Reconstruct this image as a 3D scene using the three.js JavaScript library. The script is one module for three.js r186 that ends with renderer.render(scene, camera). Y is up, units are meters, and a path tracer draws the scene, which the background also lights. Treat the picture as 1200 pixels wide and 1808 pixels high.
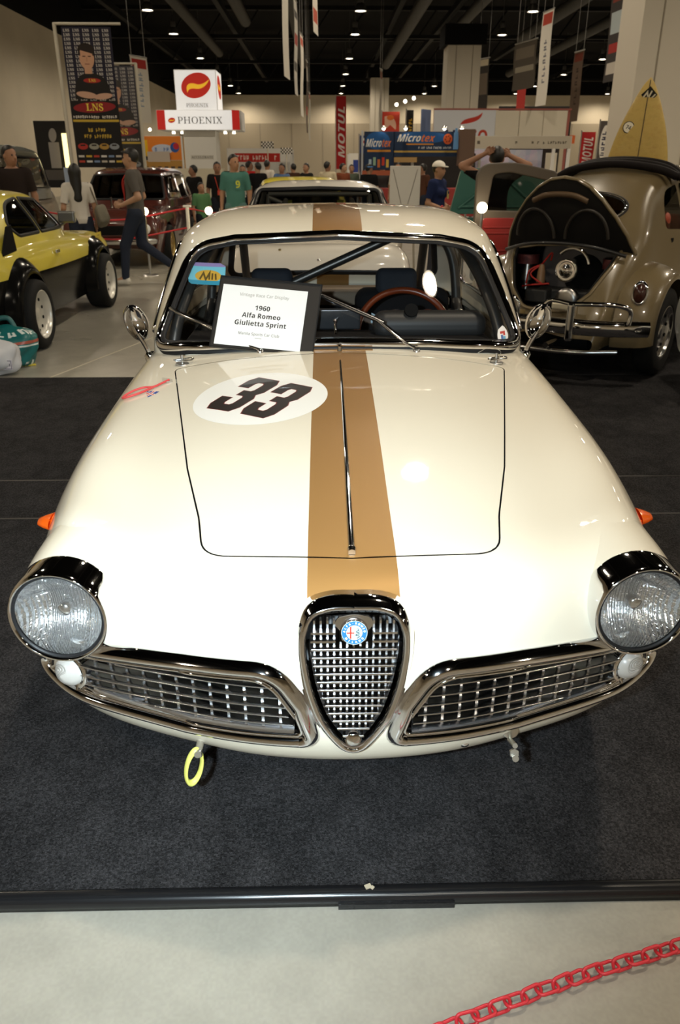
import * as THREE from 'three';
import { mergeGeometries, mergeVertices } from 'three/addons/utils/BufferGeometryUtils.js';
import { RoundedBoxGeometry } from 'three/addons/geometries/RoundedBoxGeometry.js';
import { MeshBVH, acceleratedRaycast } from 'three-mesh-bvh';
import { RectAreaLightUniformsLib } from 'three/addons/lights/RectAreaLightUniformsLib.js';

// ---------------------------------------------------------------- camera, light, exposure
const scene = new THREE.Scene();
scene.background = new THREE.Color(0x050505);
const camera = new THREE.PerspectiveCamera(67.38, 1200 / 1808, 0.05, 300);
camera.rotation.order = 'YXZ';
camera.position.set(0, 1.45, 0);
camera.rotation.set(THREE.MathUtils.degToRad(-24), THREE.MathUtils.degToRad(-1.16), 0);
camera.focus = 2.0;
camera.userData.fStop = 7;
scene.add(camera);
const renderer = new THREE.WebGLRenderer({ antialias: true });
renderer.toneMapping = THREE.LinearToneMapping;
renderer.toneMappingExposure = 1.0;
renderer.shadowMap.enabled = true;
RectAreaLightUniformsLib.init();

const LAMP_POWER = 84, LAMP_COLOR = [1.0, 0.86, 0.66];
// the photographer's flash: the camera is held upright, so the flash sits to the left of the lens
{
  const flash = new THREE.SpotLight(new THREE.Color().setRGB(0.76, 0.92, 1.0), 22, 0, THREE.MathUtils.degToRad(43), 0.85, 2);
  flash.name = 'camera_flash';
  flash.position.set(-0.13, 1.48, 0.03);
  flash.target.position.set(-0.36, 0.62, -1.45);
  flash.shadow.radius = 0.8; flash.castShadow = true;
  scene.add(flash, flash.target);
}

// ---------------------------------------------------------------- helpers
const R = THREE.MathUtils.degToRad, PI = Math.PI;
const V = (x, y, z) => new THREE.Vector3(x, y, z);
let seed = 12345;
const rnd = (a = 0, b = 1) => { seed = (seed * 1664525 + 1013904223) >>> 0; return a + (b - a) * seed / 4294967296; };
const taken = {};
const numbered = (n) => { if (!(n in taken)) { taken[n] = 0; return n; } taken[n]++; return n + '_' + String(taken[n]).padStart(3, '0'); };
function thing(name, label, category, [x, y, z] = [0, 0, 0], turn = 0, group) {
  const o = new THREE.Group(); o.name = numbered(name); scene.add(o);
  o.position.set(x, y, z); o.rotation.y = turn; o.userData = { label, category };
  if (group) o.userData.group = group;
  return o;
}
function part(parent, name, geo, m, label) {
  const o = new THREE.Mesh(Array.isArray(geo) ? merge(geo) : geo, m); o.name = name; parent.add(o);
  if (label) o.userData.label = label;
  return o;
}
function single(name, label, category, geo, m, group) {
  const o = new THREE.Mesh(Array.isArray(geo) ? merge(geo) : geo, m); o.name = numbered(name); scene.add(o);
  o.userData = { label, category }; if (group) o.userData.group = group;
  return o;
}
function struct(name, geo, m, label) {
  const o = new THREE.Mesh(Array.isArray(geo) ? merge(geo) : geo, m); o.name = numbered(name); scene.add(o);
  o.userData = { kind: 'structure', label: label || name.replace(/_/g, ' '), category: name.split('_')[0] };
  return o;
}
function merge(list) {
  return mergeGeometries(list.map((g) => {
    const h = g.index ? g.toNonIndexed() : g.clone();
    for (const k of Object.keys(h.attributes)) if (!['position', 'normal', 'uv'].includes(k)) h.deleteAttribute(k);
    if (!h.attributes.uv) h.setAttribute('uv', new THREE.BufferAttribute(new Float32Array(h.attributes.position.count * 2), 2));
    h.morphAttributes = {};
    return h;
  }));
}
const lin = (r, g, b) => new THREE.Color().setRGB(r, g, b);
const col = (c) => Array.isArray(c) ? lin(...c) : new THREE.Color(c);
const mat = (c, rough = 0.6, metal = 0, more = {}) => new THREE.MeshStandardMaterial({ color: col(c), roughness: rough, metalness: metal, ...more });
const phys = (c, more = {}) => new THREE.MeshPhysicalMaterial({ color: col(c), ...more });
const matte = (c, rough = 0.85, more = {}) => phys(c, { roughness: rough, specularIntensity: 0.15, ...more });
const paint = (c, more = {}) => phys(c, { roughness: 0.38, clearcoat: 1, clearcoatRoughness: 0.04, ...more });
const glow = (c, k, more = {}) => new THREE.MeshStandardMaterial({ color: 0x222222, emissive: col(c), emissiveIntensity: k, roughness: 0.6, ...more });
const at = (g, x = 0, y = 0, z = 0, rx = 0, ry = 0, rz = 0) => { if (rx) g.rotateX(rx); if (ry) g.rotateY(ry); if (rz) g.rotateZ(rz); return g.translate(x, y, z); };
const box = (w, h, d, x = 0, y = 0, z = 0) => new THREE.BoxGeometry(w, h, d).translate(x, y, z);
const rbox = (w, h, d, r, x = 0, y = 0, z = 0, s = 3) => new RoundedBoxGeometry(w, h, d, s, r).translate(x, y, z);
const cyl = (r0, r1, h, n = 24, x = 0, y = 0, z = 0) => new THREE.CylinderGeometry(r0, r1, h, n).translate(x, y, z);
const ball = (r, x = 0, y = 0, z = 0, n = 16) => new THREE.SphereGeometry(r, n, Math.ceil(n * 0.7)).translate(x, y, z);
const lathe = (pts, n = 48) => new THREE.LatheGeometry(pts.map(([r, y]) => new THREE.Vector2(r, y)), n);
const tube = (pts, r, closed = false, n = 0, k = 10) => new THREE.TubeGeometry(new THREE.CatmullRomCurve3(pts.map((p) => p.isVector3 ? p : V(...p)), closed), n || pts.length * 8, r, k, closed);
const rod = (a, b, r, k = 12) => { a = V(...a); b = V(...b); const d = b.clone().sub(a), g = new THREE.CylinderGeometry(r, r, d.length(), k); g.applyQuaternion(new THREE.Quaternion().setFromUnitVectors(V(0, 1, 0), d.clone().normalize())); return g.translate(...a.add(b).multiplyScalar(0.5).toArray()); };
const extrude = (pts, depth, bevel = 0) => new THREE.ExtrudeGeometry(new THREE.Shape(pts.map(([x, y]) => new THREE.Vector2(x, y))), { depth, bevelEnabled: bevel > 0, bevelSize: bevel, bevelThickness: bevel, bevelSegments: 2, curveSegments: 16 });
const smooth = (a, b, x) => { const t = Math.min(1, Math.max(0, (x - a) / (b - a))); return t * t * (3 - 2 * t); };
const mixn = (a, b, t) => a + (b - a) * t;

// natural cubic spline through (t, y)
function spline(t, y) {
  const n = t.length, m = new Float64Array(n), u = new Float64Array(n);
  for (let i = 1; i < n - 1; i++) {
    const s = (t[i] - t[i - 1]) / (t[i + 1] - t[i - 1]), p = s * m[i - 1] + 2;
    m[i] = (s - 1) / p;
    u[i] = (6 * ((y[i + 1] - y[i]) / (t[i + 1] - t[i]) - (y[i] - y[i - 1]) / (t[i] - t[i - 1])) / (t[i + 1] - t[i - 1]) - s * u[i - 1]) / p;
  }
  for (let i = n - 2; i >= 0; i--) m[i] = m[i] * m[i + 1] + u[i];
  return (x) => {
    let lo = 0, hi = n - 1;
    while (hi - lo > 1) { const k = (hi + lo) >> 1; if (t[k] > x) hi = k; else lo = k; }
    const h = t[hi] - t[lo], a = (t[hi] - x) / h, b = (x - t[lo]) / h;
    return a * y[lo] + b * y[hi] + ((a * a * a - a) * m[lo] + (b * b * b - b) * m[hi]) * h * h / 6;
  };
}
// indexed grid of points fn(i, j)
function grid(nu, nv, fn, flip = false, closeU = false) {
  const pos = new Float32Array((nu + 1) * (nv + 1) * 3), uv = new Float32Array((nu + 1) * (nv + 1) * 2), idx = [];
  for (let j = 0; j <= nv; j++) for (let i = 0; i <= nu; i++) {
    const k = j * (nu + 1) + i, p = fn(closeU && i === nu ? 0 : i / nu, j / nv);
    pos.set(p, k * 3); uv.set([i / nu, j / nv], k * 2);
  }
  for (let j = 0; j < nv; j++) for (let i = 0; i < nu; i++) {
    const a = j * (nu + 1) + i, b = a + 1, c = a + nu + 1, d = c + 1;
    if (flip) idx.push(a, c, b, b, c, d); else idx.push(a, b, c, b, d, c);
  }
  const g = new THREE.BufferGeometry();
  g.setAttribute('position', new THREE.BufferAttribute(pos, 3)); g.setAttribute('uv', new THREE.BufferAttribute(uv, 2)); g.setIndex(idx);
  g.computeVertexNormals();
  if (closeU) { const n = g.attributes.normal; for (let j = 0; j <= nv; j++) { const a = j * (nu + 1), b = a + nu, s = V(n.getX(a) + n.getX(b), n.getY(a) + n.getY(b), n.getZ(a) + n.getZ(b)).normalize(); n.setXYZ(a, s.x, s.y, s.z); n.setXYZ(b, s.x, s.y, s.z); } }
  return g;
}
// smooth surface through a net rows[v][u] = [x, y, z], mirrored across x = 0
function netSurface(rows, nu, nv) {
  const full = rows.map((r) => [...r.slice(1).reverse().map(([x, y, z]) => [-x, y, z]), ...r]);
  const nr = full.length, nc = full[0].length, dist = (a, b) => Math.sqrt(Math.hypot(a[0] - b[0], a[1] - b[1], a[2] - b[2]));
  const tu = [0], tv = [0];
  for (let c = 1; c < nc; c++) tu.push(tu[c - 1] + full.reduce((s, r) => s + dist(r[c], r[c - 1]), 0) / nr);
  for (let r = 1; r < nr; r++) tv.push(tv[r - 1] + full[r].reduce((s, p, c) => s + dist(p, full[r - 1][c]), 0) / nc);
  const colsAt = []; // splines along v for each column
  for (let c = 0; c < nc; c++) colsAt.push([0, 1, 2].map((k) => spline(tv, full.map((r) => r[c][k]))));
  const cache = new Map();
  return grid(nu, nv, (u, v) => {
    let s = cache.get(v);
    if (!s) { const x = v * tv[nr - 1], pts = colsAt.map((f) => f.map((g) => g(x))); s = [0, 1, 2].map((k) => spline(tu, pts.map((p) => p[k]))); cache.set(v, s); }
    const x = u * tu[nc - 1];
    return s.map((f) => f(x));
  }, true);
}
// split a mesh exactly along f = 0: returns [f < 0, f > 0]
function split(g, f) {
  const P = g.attributes.position, N = g.attributes.normal, U = g.attributes.uv, n = P.count, val = new Float32Array(n);
  for (let i = 0; i < n; i++) { val[i] = f(P.getX(i), P.getY(i), P.getZ(i), N.getX(i), N.getY(i), N.getZ(i)); if (Math.abs(val[i]) < 1e-7) val[i] = 1e-7; }
  const index = g.index ? g.index.array : Uint32Array.from({ length: n }, (_, i) => i);
  return [-1, 1].map((side) => {
    const pos = [], nor = [], uvs = [], idx = [], seen = new Map();
    const put = (i) => { let k = seen.get(i); if (k === undefined) { k = pos.length / 3; seen.set(i, k); pos.push(P.getX(i), P.getY(i), P.getZ(i)); nor.push(N.getX(i), N.getY(i), N.getZ(i)); uvs.push(U.getX(i), U.getY(i)); } return k; };
    const cut = (i, j) => {
      const key = i < j ? i * n + j + n : j * n + i + n; let k = seen.get(-key);
      if (k === undefined) {
        if (i > j) [i, j] = [j, i];
        const t = val[i] / (val[i] - val[j]); k = pos.length / 3; seen.set(-key, k);
        pos.push(mixn(P.getX(i), P.getX(j), t), mixn(P.getY(i), P.getY(j), t), mixn(P.getZ(i), P.getZ(j), t));
        nor.push(mixn(N.getX(i), N.getX(j), t), mixn(N.getY(i), N.getY(j), t), mixn(N.getZ(i), N.getZ(j), t));
        uvs.push(mixn(U.getX(i), U.getX(j), t), mixn(U.getY(i), U.getY(j), t));
      }
      return k;
    };
    for (let t = 0; t < index.length; t += 3) {
      const tri = [index[t], index[t + 1], index[t + 2]], inside = tri.map((i) => val[i] * side > 0), c = inside.filter(Boolean).length;
      if (c === 3) idx.push(...tri.map(put));
      else if (c > 0) {
        const k = c === 1 ? inside.indexOf(true) : inside.indexOf(false), a = tri[k], b = tri[(k + 1) % 3], d = tri[(k + 2) % 3];
        if (c === 1) idx.push(put(a), cut(a, b), cut(a, d));
        else { const ab = cut(a, b), ad = cut(a, d), pb = put(b), pd = put(d); idx.push(ab, pb, pd, ab, pd, ad); }
      }
    }
    const o = new THREE.BufferGeometry();
    o.setAttribute('position', new THREE.BufferAttribute(new Float32Array(pos), 3)); o.setAttribute('normal', new THREE.BufferAttribute(new Float32Array(nor), 3));
    o.setAttribute('uv', new THREE.BufferAttribute(new Float32Array(uvs), 2)); o.setIndex(idx);
    return o;
  });
}
// move a surface along its normals (and give it planar uv)
function offset(g, d, uvf) {
  const o = g.clone(), P = o.attributes.position, N = o.attributes.normal, U = o.attributes.uv;
  for (let i = 0; i < P.count; i++) {
    if (uvf) U.setXY(i, ...uvf(P.getX(i), P.getY(i), P.getZ(i)));
    P.setXYZ(i, P.getX(i) + N.getX(i) * d, P.getY(i) + N.getY(i) * d, P.getZ(i) + N.getZ(i) * d);
  }
  return o;
}
// signed distance to a closed polygon (negative inside)
function polySDF(pts) {
  const n = pts.length;
  return (x, y) => {
    let d = 1e9, inside = false;
    for (let i = 0, j = n - 1; i < n; j = i++) {
      const [ax, ay] = pts[i], [bx, by] = pts[j], ex = bx - ax, ey = by - ay, wx = x - ax, wy = y - ay;
      const t = Math.min(1, Math.max(0, (wx * ex + wy * ey) / (ex * ex + ey * ey || 1e-12))), dx = wx - ex * t, dy = wy - ey * t;
      d = Math.min(d, dx * dx + dy * dy);
      if ((ay > y) !== (by > y) && x < ax + (y - ay) / (by - ay) * ex) inside = !inside;
    }
    return (inside ? -1 : 1) * Math.sqrt(d);
  };
}
// polygon with rounded corners: [x, y, r]
function rounded(pts, seg = 6) {
  const out = [], n = pts.length;
  for (let i = 0; i < n; i++) {
    const [x, y, r = 0] = pts[i], a = pts[(i + n - 1) % n], b = pts[(i + 1) % n];
    if (!r) { out.push([x, y]); continue; }
    const da = Math.hypot(a[0] - x, a[1] - y), db = Math.hypot(b[0] - x, b[1] - y), k = Math.min(r, da * 0.49, db * 0.49);
    const p = [x + (a[0] - x) / da * k, y + (a[1] - y) / da * k], q = [x + (b[0] - x) / db * k, y + (b[1] - y) / db * k];
    for (let s = 0; s <= seg; s++) { const t = s / seg, u = 1 - t; out.push([u * u * p[0] + 2 * u * t * x + t * t * q[0], u * u * p[1] + 2 * u * t * y + t * t * q[1]]); }
  }
  return out;
}
const mirrored = (half) => [...half, ...half.slice().reverse().filter(([x]) => Math.abs(x) > 1e-6).map((p) => [-p[0], ...p.slice(1)])];
function resample(pts, step, closed = true) {
  const out = [], n = pts.length;
  for (let i = 0; i < (closed ? n : n - 1); i++) {
    const a = pts[i], b = pts[(i + 1) % n], d = Math.hypot(...a.map((v, k) => v - b[k])), m = Math.max(1, Math.round(d / step));
    for (let k = 0; k < m; k++) out.push(a.map((v, c) => mixn(v, b[c], k / m)));
  }
  if (!closed) out.push(pts[n - 1]);
  return out;
}
// sweep a closed profile [[side, out], ...] along points with surface normals
function sweep(pts, nrm, prof, closed = true) {
  const n = pts.length, m = prof.length, P = pts.map((p) => p.isVector3 ? p : V(...p));
  return grid(m, closed ? n : n - 1, (u, v) => {
    const i = Math.round(v * (closed ? n : n - 1)) % n, a = P[closed ? (i + n - 1) % n : Math.max(0, i - 1)], b = P[closed ? (i + 1) % n : Math.min(n - 1, i + 1)];
    const t = b.clone().sub(a).normalize(), N = (typeof nrm === 'function' ? nrm(P[i], i) : nrm[i]).clone(); N.addScaledVector(t, -N.dot(t)).normalize();
    const s = t.cross(N), [x, y] = prof[Math.round(u * m) % m];
    return P[i].clone().addScaledVector(s, x).addScaledVector(N, y).toArray();
  }, true, true);
}
const ovalProfile = (w, h, n = 14, oy = 0) => Array.from({ length: n }, (_, i) => [Math.cos(i / n * 2 * PI) * w, Math.sin(i / n * 2 * PI) * h + oy]);

// surface nets: mesh of field(x, y, z) = 0 (negative inside) in a box
function surfaceNet(field, lo, hi, cell) {
  const n = [0, 1, 2].map((k) => Math.ceil((hi[k] - lo[k]) / cell) + 1), [nx, ny, nz] = n, F = new Float32Array(nx * ny * nz);
  for (let k = 0, q = 0; k < nz; k++) for (let j = 0; j < ny; j++) for (let i = 0; i < nx; i++, q++) F[q] = field(lo[0] + i * cell, lo[1] + j * cell, lo[2] + k * cell);
  const id = new Int32Array(nx * ny * nz).fill(-1), pos = [], nor = [], idx = [], st = [1, nx, nx * ny];
  for (let k = 0; k < nz - 1; k++) for (let j = 0; j < ny - 1; j++) for (let i = 0; i < nx - 1; i++) {
    const q = i + nx * (j + ny * k); let mask = 0, c = 0, sx = 0, sy = 0, sz = 0;
    for (let b = 0; b < 8; b++) if (F[q + (b & 1) + ((b >> 1) & 1) * st[1] + ((b >> 2) & 1) * st[2]] < 0) mask |= 1 << b;
    if (mask === 0 || mask === 255) continue;
    for (let a = 0; a < 8; a++) for (let d = 0; d < 3; d++) {
      const b = a | (1 << d); if (b === a || !(((mask >> a) ^ (mask >> b)) & 1)) continue;
      const fa = F[q + (a & 1) + ((a >> 1) & 1) * st[1] + ((a >> 2) & 1) * st[2]], fb = F[q + (b & 1) + ((b >> 1) & 1) * st[1] + ((b >> 2) & 1) * st[2]], t = fa / (fa - fb);
      sx += (a & 1) + (d === 0 ? t : 0); sy += ((a >> 1) & 1) + (d === 1 ? t : 0); sz += ((a >> 2) & 1) + (d === 2 ? t : 0); c++;
    }
    id[q] = pos.length / 3;
    const p = [lo[0] + (i + sx / c) * cell, lo[1] + (j + sy / c) * cell, lo[2] + (k + sz / c) * cell], e = cell * 0.5;
    pos.push(...p);
    const g = V(field(p[0] + e, p[1], p[2]) - field(p[0] - e, p[1], p[2]), field(p[0], p[1] + e, p[2]) - field(p[0], p[1] - e, p[2]), field(p[0], p[1], p[2] + e) - field(p[0], p[1], p[2] - e)).normalize();
    nor.push(g.x, g.y, g.z);
  }
  for (let k = 1; k < nz - 1; k++) for (let j = 1; j < ny - 1; j++) for (let i = 1; i < nx - 1; i++) {
    const q = i + nx * (j + ny * k), s = F[q] < 0;
    for (let d = 0; d < 3; d++) {
      if (s === (F[q + st[d]] < 0)) continue;
      const u = st[(d + 1) % 3], v = st[(d + 2) % 3], a = id[q], b = id[q - u], c = id[q - u - v], e = id[q - v];
      if (a < 0 || b < 0 || c < 0 || e < 0) continue;
      if (s) idx.push(a, b, c, a, c, e); else idx.push(a, c, b, a, e, c);
    }
  }
  const g = new THREE.BufferGeometry();
  g.setAttribute('position', new THREE.BufferAttribute(new Float32Array(pos), 3)); g.setAttribute('normal', new THREE.BufferAttribute(new Float32Array(nor), 3));
  g.setAttribute('uv', new THREE.BufferAttribute(new Float32Array(pos.length / 3 * 2), 2)); g.setIndex(idx);
  return g;
}

// ---------------------------------------------------------------- textures
function canvasTex(w, h, draw, srgb = true) {
  const c = document.createElement('canvas'); c.width = w; c.height = h; const x = c.getContext('2d'); draw(x, w, h);
  const t = new THREE.CanvasTexture(c); if (srgb) t.colorSpace = THREE.SRGBColorSpace; t.magFilter = THREE.LinearFilter; return t;
}
function noiseTex(size, fn, srgb = true) {
  const d = new Uint8Array(size * size * 4);
  for (let y = 0; y < size; y++) for (let x = 0; x < size; x++) { const c = fn(x / size, y / size), o = (y * size + x) * 4; d[o] = c[0]; d[o + 1] = c[1]; d[o + 2] = c[2]; d[o + 3] = 255; }
  const t = new THREE.DataTexture(d, size, size); t.wrapS = t.wrapT = THREE.RepeatWrapping; t.magFilter = THREE.LinearFilter; if (srgb) t.colorSpace = THREE.SRGBColorSpace; t.needsUpdate = true; return t;
}
const hash = (x, y, s = 0) => { let h = Math.imul(x, 374761393) + Math.imul(y, 668265263) + Math.imul(s, 974634777) | 0; h = Math.imul(h ^ (h >>> 13), 1274126177); return ((h ^ (h >>> 16)) >>> 0) / 4294967296; };
function tileNoise(u, v, n, s = 0) { // tileable value noise
  const x = u * n, y = v * n, i = Math.floor(x), j = Math.floor(y), a = x - i, b = y - j, w = (k) => ((k % n) + n) % n, sa = a * a * (3 - 2 * a), sb = b * b * (3 - 2 * b);
  return mixn(mixn(hash(w(i), w(j), s), hash(w(i + 1), w(j), s), sa), mixn(hash(w(i), w(j + 1), s), hash(w(i + 1), w(j + 1), s), sa), sb);
}
const fbm = (u, v, n, o = 4, s = 0) => { let r = 0, a = 0.5, t = 0; for (let k = 0; k < o; k++) { r += a * tileNoise(u, v, n << k, s + k); t += a; a *= 0.5; } return r / t; };
const uvPlane = (g, s, ax = 0, ay = 2) => { const P = g.attributes.position, U = g.attributes.uv; for (let i = 0; i < P.count; i++) U.setXY(i, P.getComponent(i, ax) / s, P.getComponent(i, ay) / s); return g; };

// ---------------------------------------------------------------- shared materials
const M = {
  chrome: mat([0.78, 0.78, 0.79], 0.05, 1),
  chromeSoft: mat([0.72, 0.72, 0.73], 0.16, 1),
  steel: mat([0.55, 0.54, 0.52], 0.32, 1),
  rubber: phys([0.010, 0.010, 0.010], { roughness: 0.75, specularIntensity: 0.5 }),
  gasket: phys([0.012, 0.012, 0.013], { roughness: 0.45, specularIntensity: 0.5 }),
  blackGloss: paint([0.006, 0.006, 0.007]),
  blackMatt: matte([0.008, 0.008, 0.008], 0.8),
  darkTrim: mat([0.03, 0.028, 0.026], 0.7),
  glass: phys([1, 1, 1], { transmission: 1, roughness: 0.01, thickness: 0, ior: 1.5 }),
  tintGlass: phys([0.42, 0.42, 0.40], { transmission: 1, roughness: 0.02, thickness: 0, ior: 1.5 }),
  darkGlass: phys([0.14, 0.13, 0.12], { transmission: 1, roughness: 0.02, thickness: 0, ior: 1.5 }),
  white: mat([0.78, 0.77, 0.74], 0.55),
  redPlastic: mat([0.55, 0.018, 0.02], 0.35),
  amber: phys([0.95, 0.16, 0.01], { roughness: 0.15, transmission: 0.35, thickness: 0 }),
  redLens: phys([0.55, 0.01, 0.01], { roughness: 0.15, clearcoat: 1 }),
};
// ---------------------------------------------------------------- the hall
const floorTex = noiseTex(1024, (u, v) => {
  const a = fbm(u, v, 4, 6, 3), b = fbm(u, v, 64, 4, 9), c = hash(Math.floor(u * 1024), Math.floor(v * 1024), 5), k = 1 + (a - 0.5) * 0.14 + (b - 0.5) * 0.12 + (c - 0.5) * 0.05;
  return [158 * k, 154 * k, 143 * k];
});
const floorRough = noiseTex(512, (u, v) => { const a = 60 + 60 * fbm(u, v, 8, 5, 21); return [a, a, a]; }, false);
const floorMat = mat(0xffffff, 0.9, 0, { map: floorTex, roughnessMap: floorRough });
struct('floor', uvPlane(box(52, 0.3, 116, 9, -0.15, -43), 5.3), floorMat, 'polished beige concrete hall floor');
// saw-cut joints in the concrete with pale filler
const jointMat = mat([0.62, 0.57, 0.45], 0.5);
for (const [x0, z0, x1, z1] of [[-2.2, -5.5, 0.6, -14.5], [-9.5, -3, -9.5, -80], [8.2, -8, 8.2, -80], [-15, -16, 34, -16], [-15, -26, 34, -26]]) {
  const d = Math.hypot(x1 - x0, z1 - z0), g = at(box(0.012, 0.004, d), (x0 + x1) / 2, 0.0005, (z0 + z1) / 2, 0, Math.atan2(x1 - x0, z1 - z0));
  struct('trim_floor_joint', g, jointMat, 'thin pale joint line in the concrete floor');
}
const wallTex = noiseTex(512, (u, v) => { const k = 1 + (fbm(u, v, 4, 5, 40) - 0.5) * 0.08; return [214 * k, 203 * k, 182 * k]; });
const wallMat = mat(0xffffff, 0.85, 0, { map: wallTex }), wallDark = mat([0.32, 0.28, 0.22], 0.85), blackPaint = matte([0.008, 0.008, 0.009]), ceilMat = matte([0.004, 0.004, 0.005]);
struct('wall_left', uvPlane(box(0.4, 9, 116, -16.2, 4.5, -43), 6, 2, 1), wallMat, 'tall beige hall wall');
struct('wall_left_upper', box(0.4, 3, 116, -16.2, 10.5, -43), blackPaint, 'black painted upper part of the side wall');
struct('wall_right', uvPlane(box(0.4, 9, 116, 34.8, 4.5, -43), 6, 2, 1), wallMat, 'beige hall wall far to the right');
struct('wall_right_upper', box(0.4, 3, 116, 34.8, 10.5, -43), blackPaint, 'black painted upper part of the right wall');
struct('wall_back', uvPlane(box(52, 2.8, 0.4, 9, 7.6, -96.2), 6, 0, 1), wallMat, 'pale upper band of the far hall wall');
struct('wall_back_lower', uvPlane(box(52, 6.2, 0.5, 9, 3.1, -96.2), 6, 0, 1), mat([0.42, 0.36, 0.27], 0.85), 'darker panelled lower part of the far wall');
struct('wall_back_upper', box(52, 3, 0.4, 9, 10.5, -96.2), blackPaint, 'black painted top of the far wall');
struct('wall_behind', box(52, 12, 0.4, 9, 6, 15.2), wallMat, 'beige wall at the near end of the hall');
struct('ceiling', box(52, 0.3, 116, 9, 12.15, -43), ceilMat, 'black painted hall ceiling');
for (let i = 0; i < 14; i++) struct('wall_panel_seam', box(0.06, 6.2, 0.04, -14 + i * 3.5, 3.1, -95.93), wallDark, 'vertical panel seam on the far wall');
// louvre opening in the left wall
{
  const g = struct('window_1', box(0.1, 1.25, 4.2, -15.96, 8.05, -26), M.blackMatt, 'dark louvred vent opening high in the left wall');
  for (let k = 0; k < 5; k++) part(g, 'mullion', box(0.12, 1.25, 0.08, -15.94, 8.05, -27.6 + k * 0.8), mat([0.10, 0.09, 0.08], 0.6));
}
// roof beams, trusses and round ducts
const beamMat = matte([0.014, 0.014, 0.015], 0.6), ductMat = matte([0.042, 0.041, 0.040], 0.5);
for (const F of [34, 47.5, 61, 74.5, 88]) {
  const g = struct('ceiling_beam', box(50, 0.22, 0.35, 9, 9.75, -F), beamMat, 'dark steel roof truss across the hall');
  part(g, 'top_chord', box(50, 0.25, 0.35, 9, 11.4, -F), beamMat);
  for (let x = -15; x < 33; x += 2.4) part(g, 'truss_web', rod([x, 9.8, -F], [x + 1.2, 11.4, -F], 0.06, 6), beamMat);
}
for (const x of [-12.5, -6, 4.6, 8, 15, 24]) struct('ceiling_girder', box(0.3, 0.35, 104, x, 10.3, -43), beamMat, 'dark roof girder running along the hall');
for (const [x, y, F0, F1, r] of [[-4.4, 9.3, 30, 52, 0.32], [-7.6, 9.4, 40, 66, 0.3], [-1.6, 9.5, 26, 74, 0.3], [5.2, 9.3, 40, 72, 0.34], [8.4, 9.5, 36, 60, 0.3], [13, 9.3, 34, 58, 0.34], [17, 9.5, 44, 80, 0.3]])
  struct('ceiling_duct', at(cyl(r, r, F1 - F0, 20), x, y, -(F0 + F1) / 2, PI / 2), ductMat, 'round grey duct under the black ceiling');
// columns
function column(x, z, w, d, h, label) {
  const g = struct('column', box(w, h, d, x, h / 2, z), mat([0.62, 0.57, 0.48], 0.7), label);
  for (const s of [-0.25, 0.25]) part(g, 'corner_joint', box(0.03, h, 0.02, x + s * w * 1.0, h / 2, z + d / 2 + 0.008), wallDark);
  part(g, 'capital', box(w * 1.25, 0.8, d * 1.25, x, h + 0.38, z), blackPaint);
}
column(6.42, -40.6, 1.5, 1.4, 6.6, 'pale square column beyond the blue booth');
column(8.05, -20.7, 1.8, 1.5, 10.8, 'wide pale column standing behind the surfboard');
column(5.1, -78, 1.6, 1.4, 8.9, 'distant pale column near the far wall');

// ---------------------------------------------------------------- hall lamps (high-bay pendants on a 9.9 m by 9.4 m grid)
const lampMats = { cap: mat([0.10, 0.10, 0.10], 0.5, 0.6), shade: mat([0.35, 0.34, 0.32], 0.35, 0.9), bulb: glow(LAMP_COLOR, 17) };
const lampGeo = {
  stem: cyl(0.02, 0.02, 2.46, 8, 0, 1.88, 0), cap: lathe([[0, 0.68], [0.13, 0.68], [0.15, 0.62], [0.15, 0.42], [0.12, 0.36], [0, 0.36]], 20),
  shade: lathe([[0.12, 0.38], [0.2, 0.33], [0.27, 0.2], [0.31, 0.02], [0.3, 0.0], [0.26, 0.2], [0.19, 0.31], [0.12, 0.35]], 28), bulb: lathe([[0, 0.02], [0.2, 0.02], [0.285, 0.045], [0.285, 0.07], [0, 0.07]], 28),
};
for (const F of [-7, 2.6, 12, 21.4, 31, 40, 46.5, 54, 65, 75, 85, 93]) for (const x of [-8.9, 2.0, 10.9, 20.7, 30.6]) {
  if (x > 30 && F < 70) continue;
  if (F === 40 && x < 8) continue;
  const L = thing('pendant_lamp', x > 30 ? 'round high-bay pendant lamp close to the right wall' : 'round metal high-bay pendant lamp hanging lit under the black ceiling', 'lamp', [x, 8.9, -F], 0, x > 30 ? 'pendant lamps near the right wall' : 'high-bay lamps in rows');
  for (const k of ['stem', 'cap', 'shade']) part(L, k, lampGeo[k], k === 'stem' ? lampMats.cap : lampMats[k]);
  part(L, 'lamp_bulb', lampGeo.bulb, lampMats.bulb);
  const s = new THREE.SpotLight(lin(...LAMP_COLOR), LAMP_POWER, 0, R(82), 0.35, 2);
  s.name = 'pendant_light'; s.position.set(x, 8.88, -F); s.target.position.set(x, 0, -F); s.shadow.radius = 12; s.castShadow = true;
  scene.add(s, s.target);
}

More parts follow.
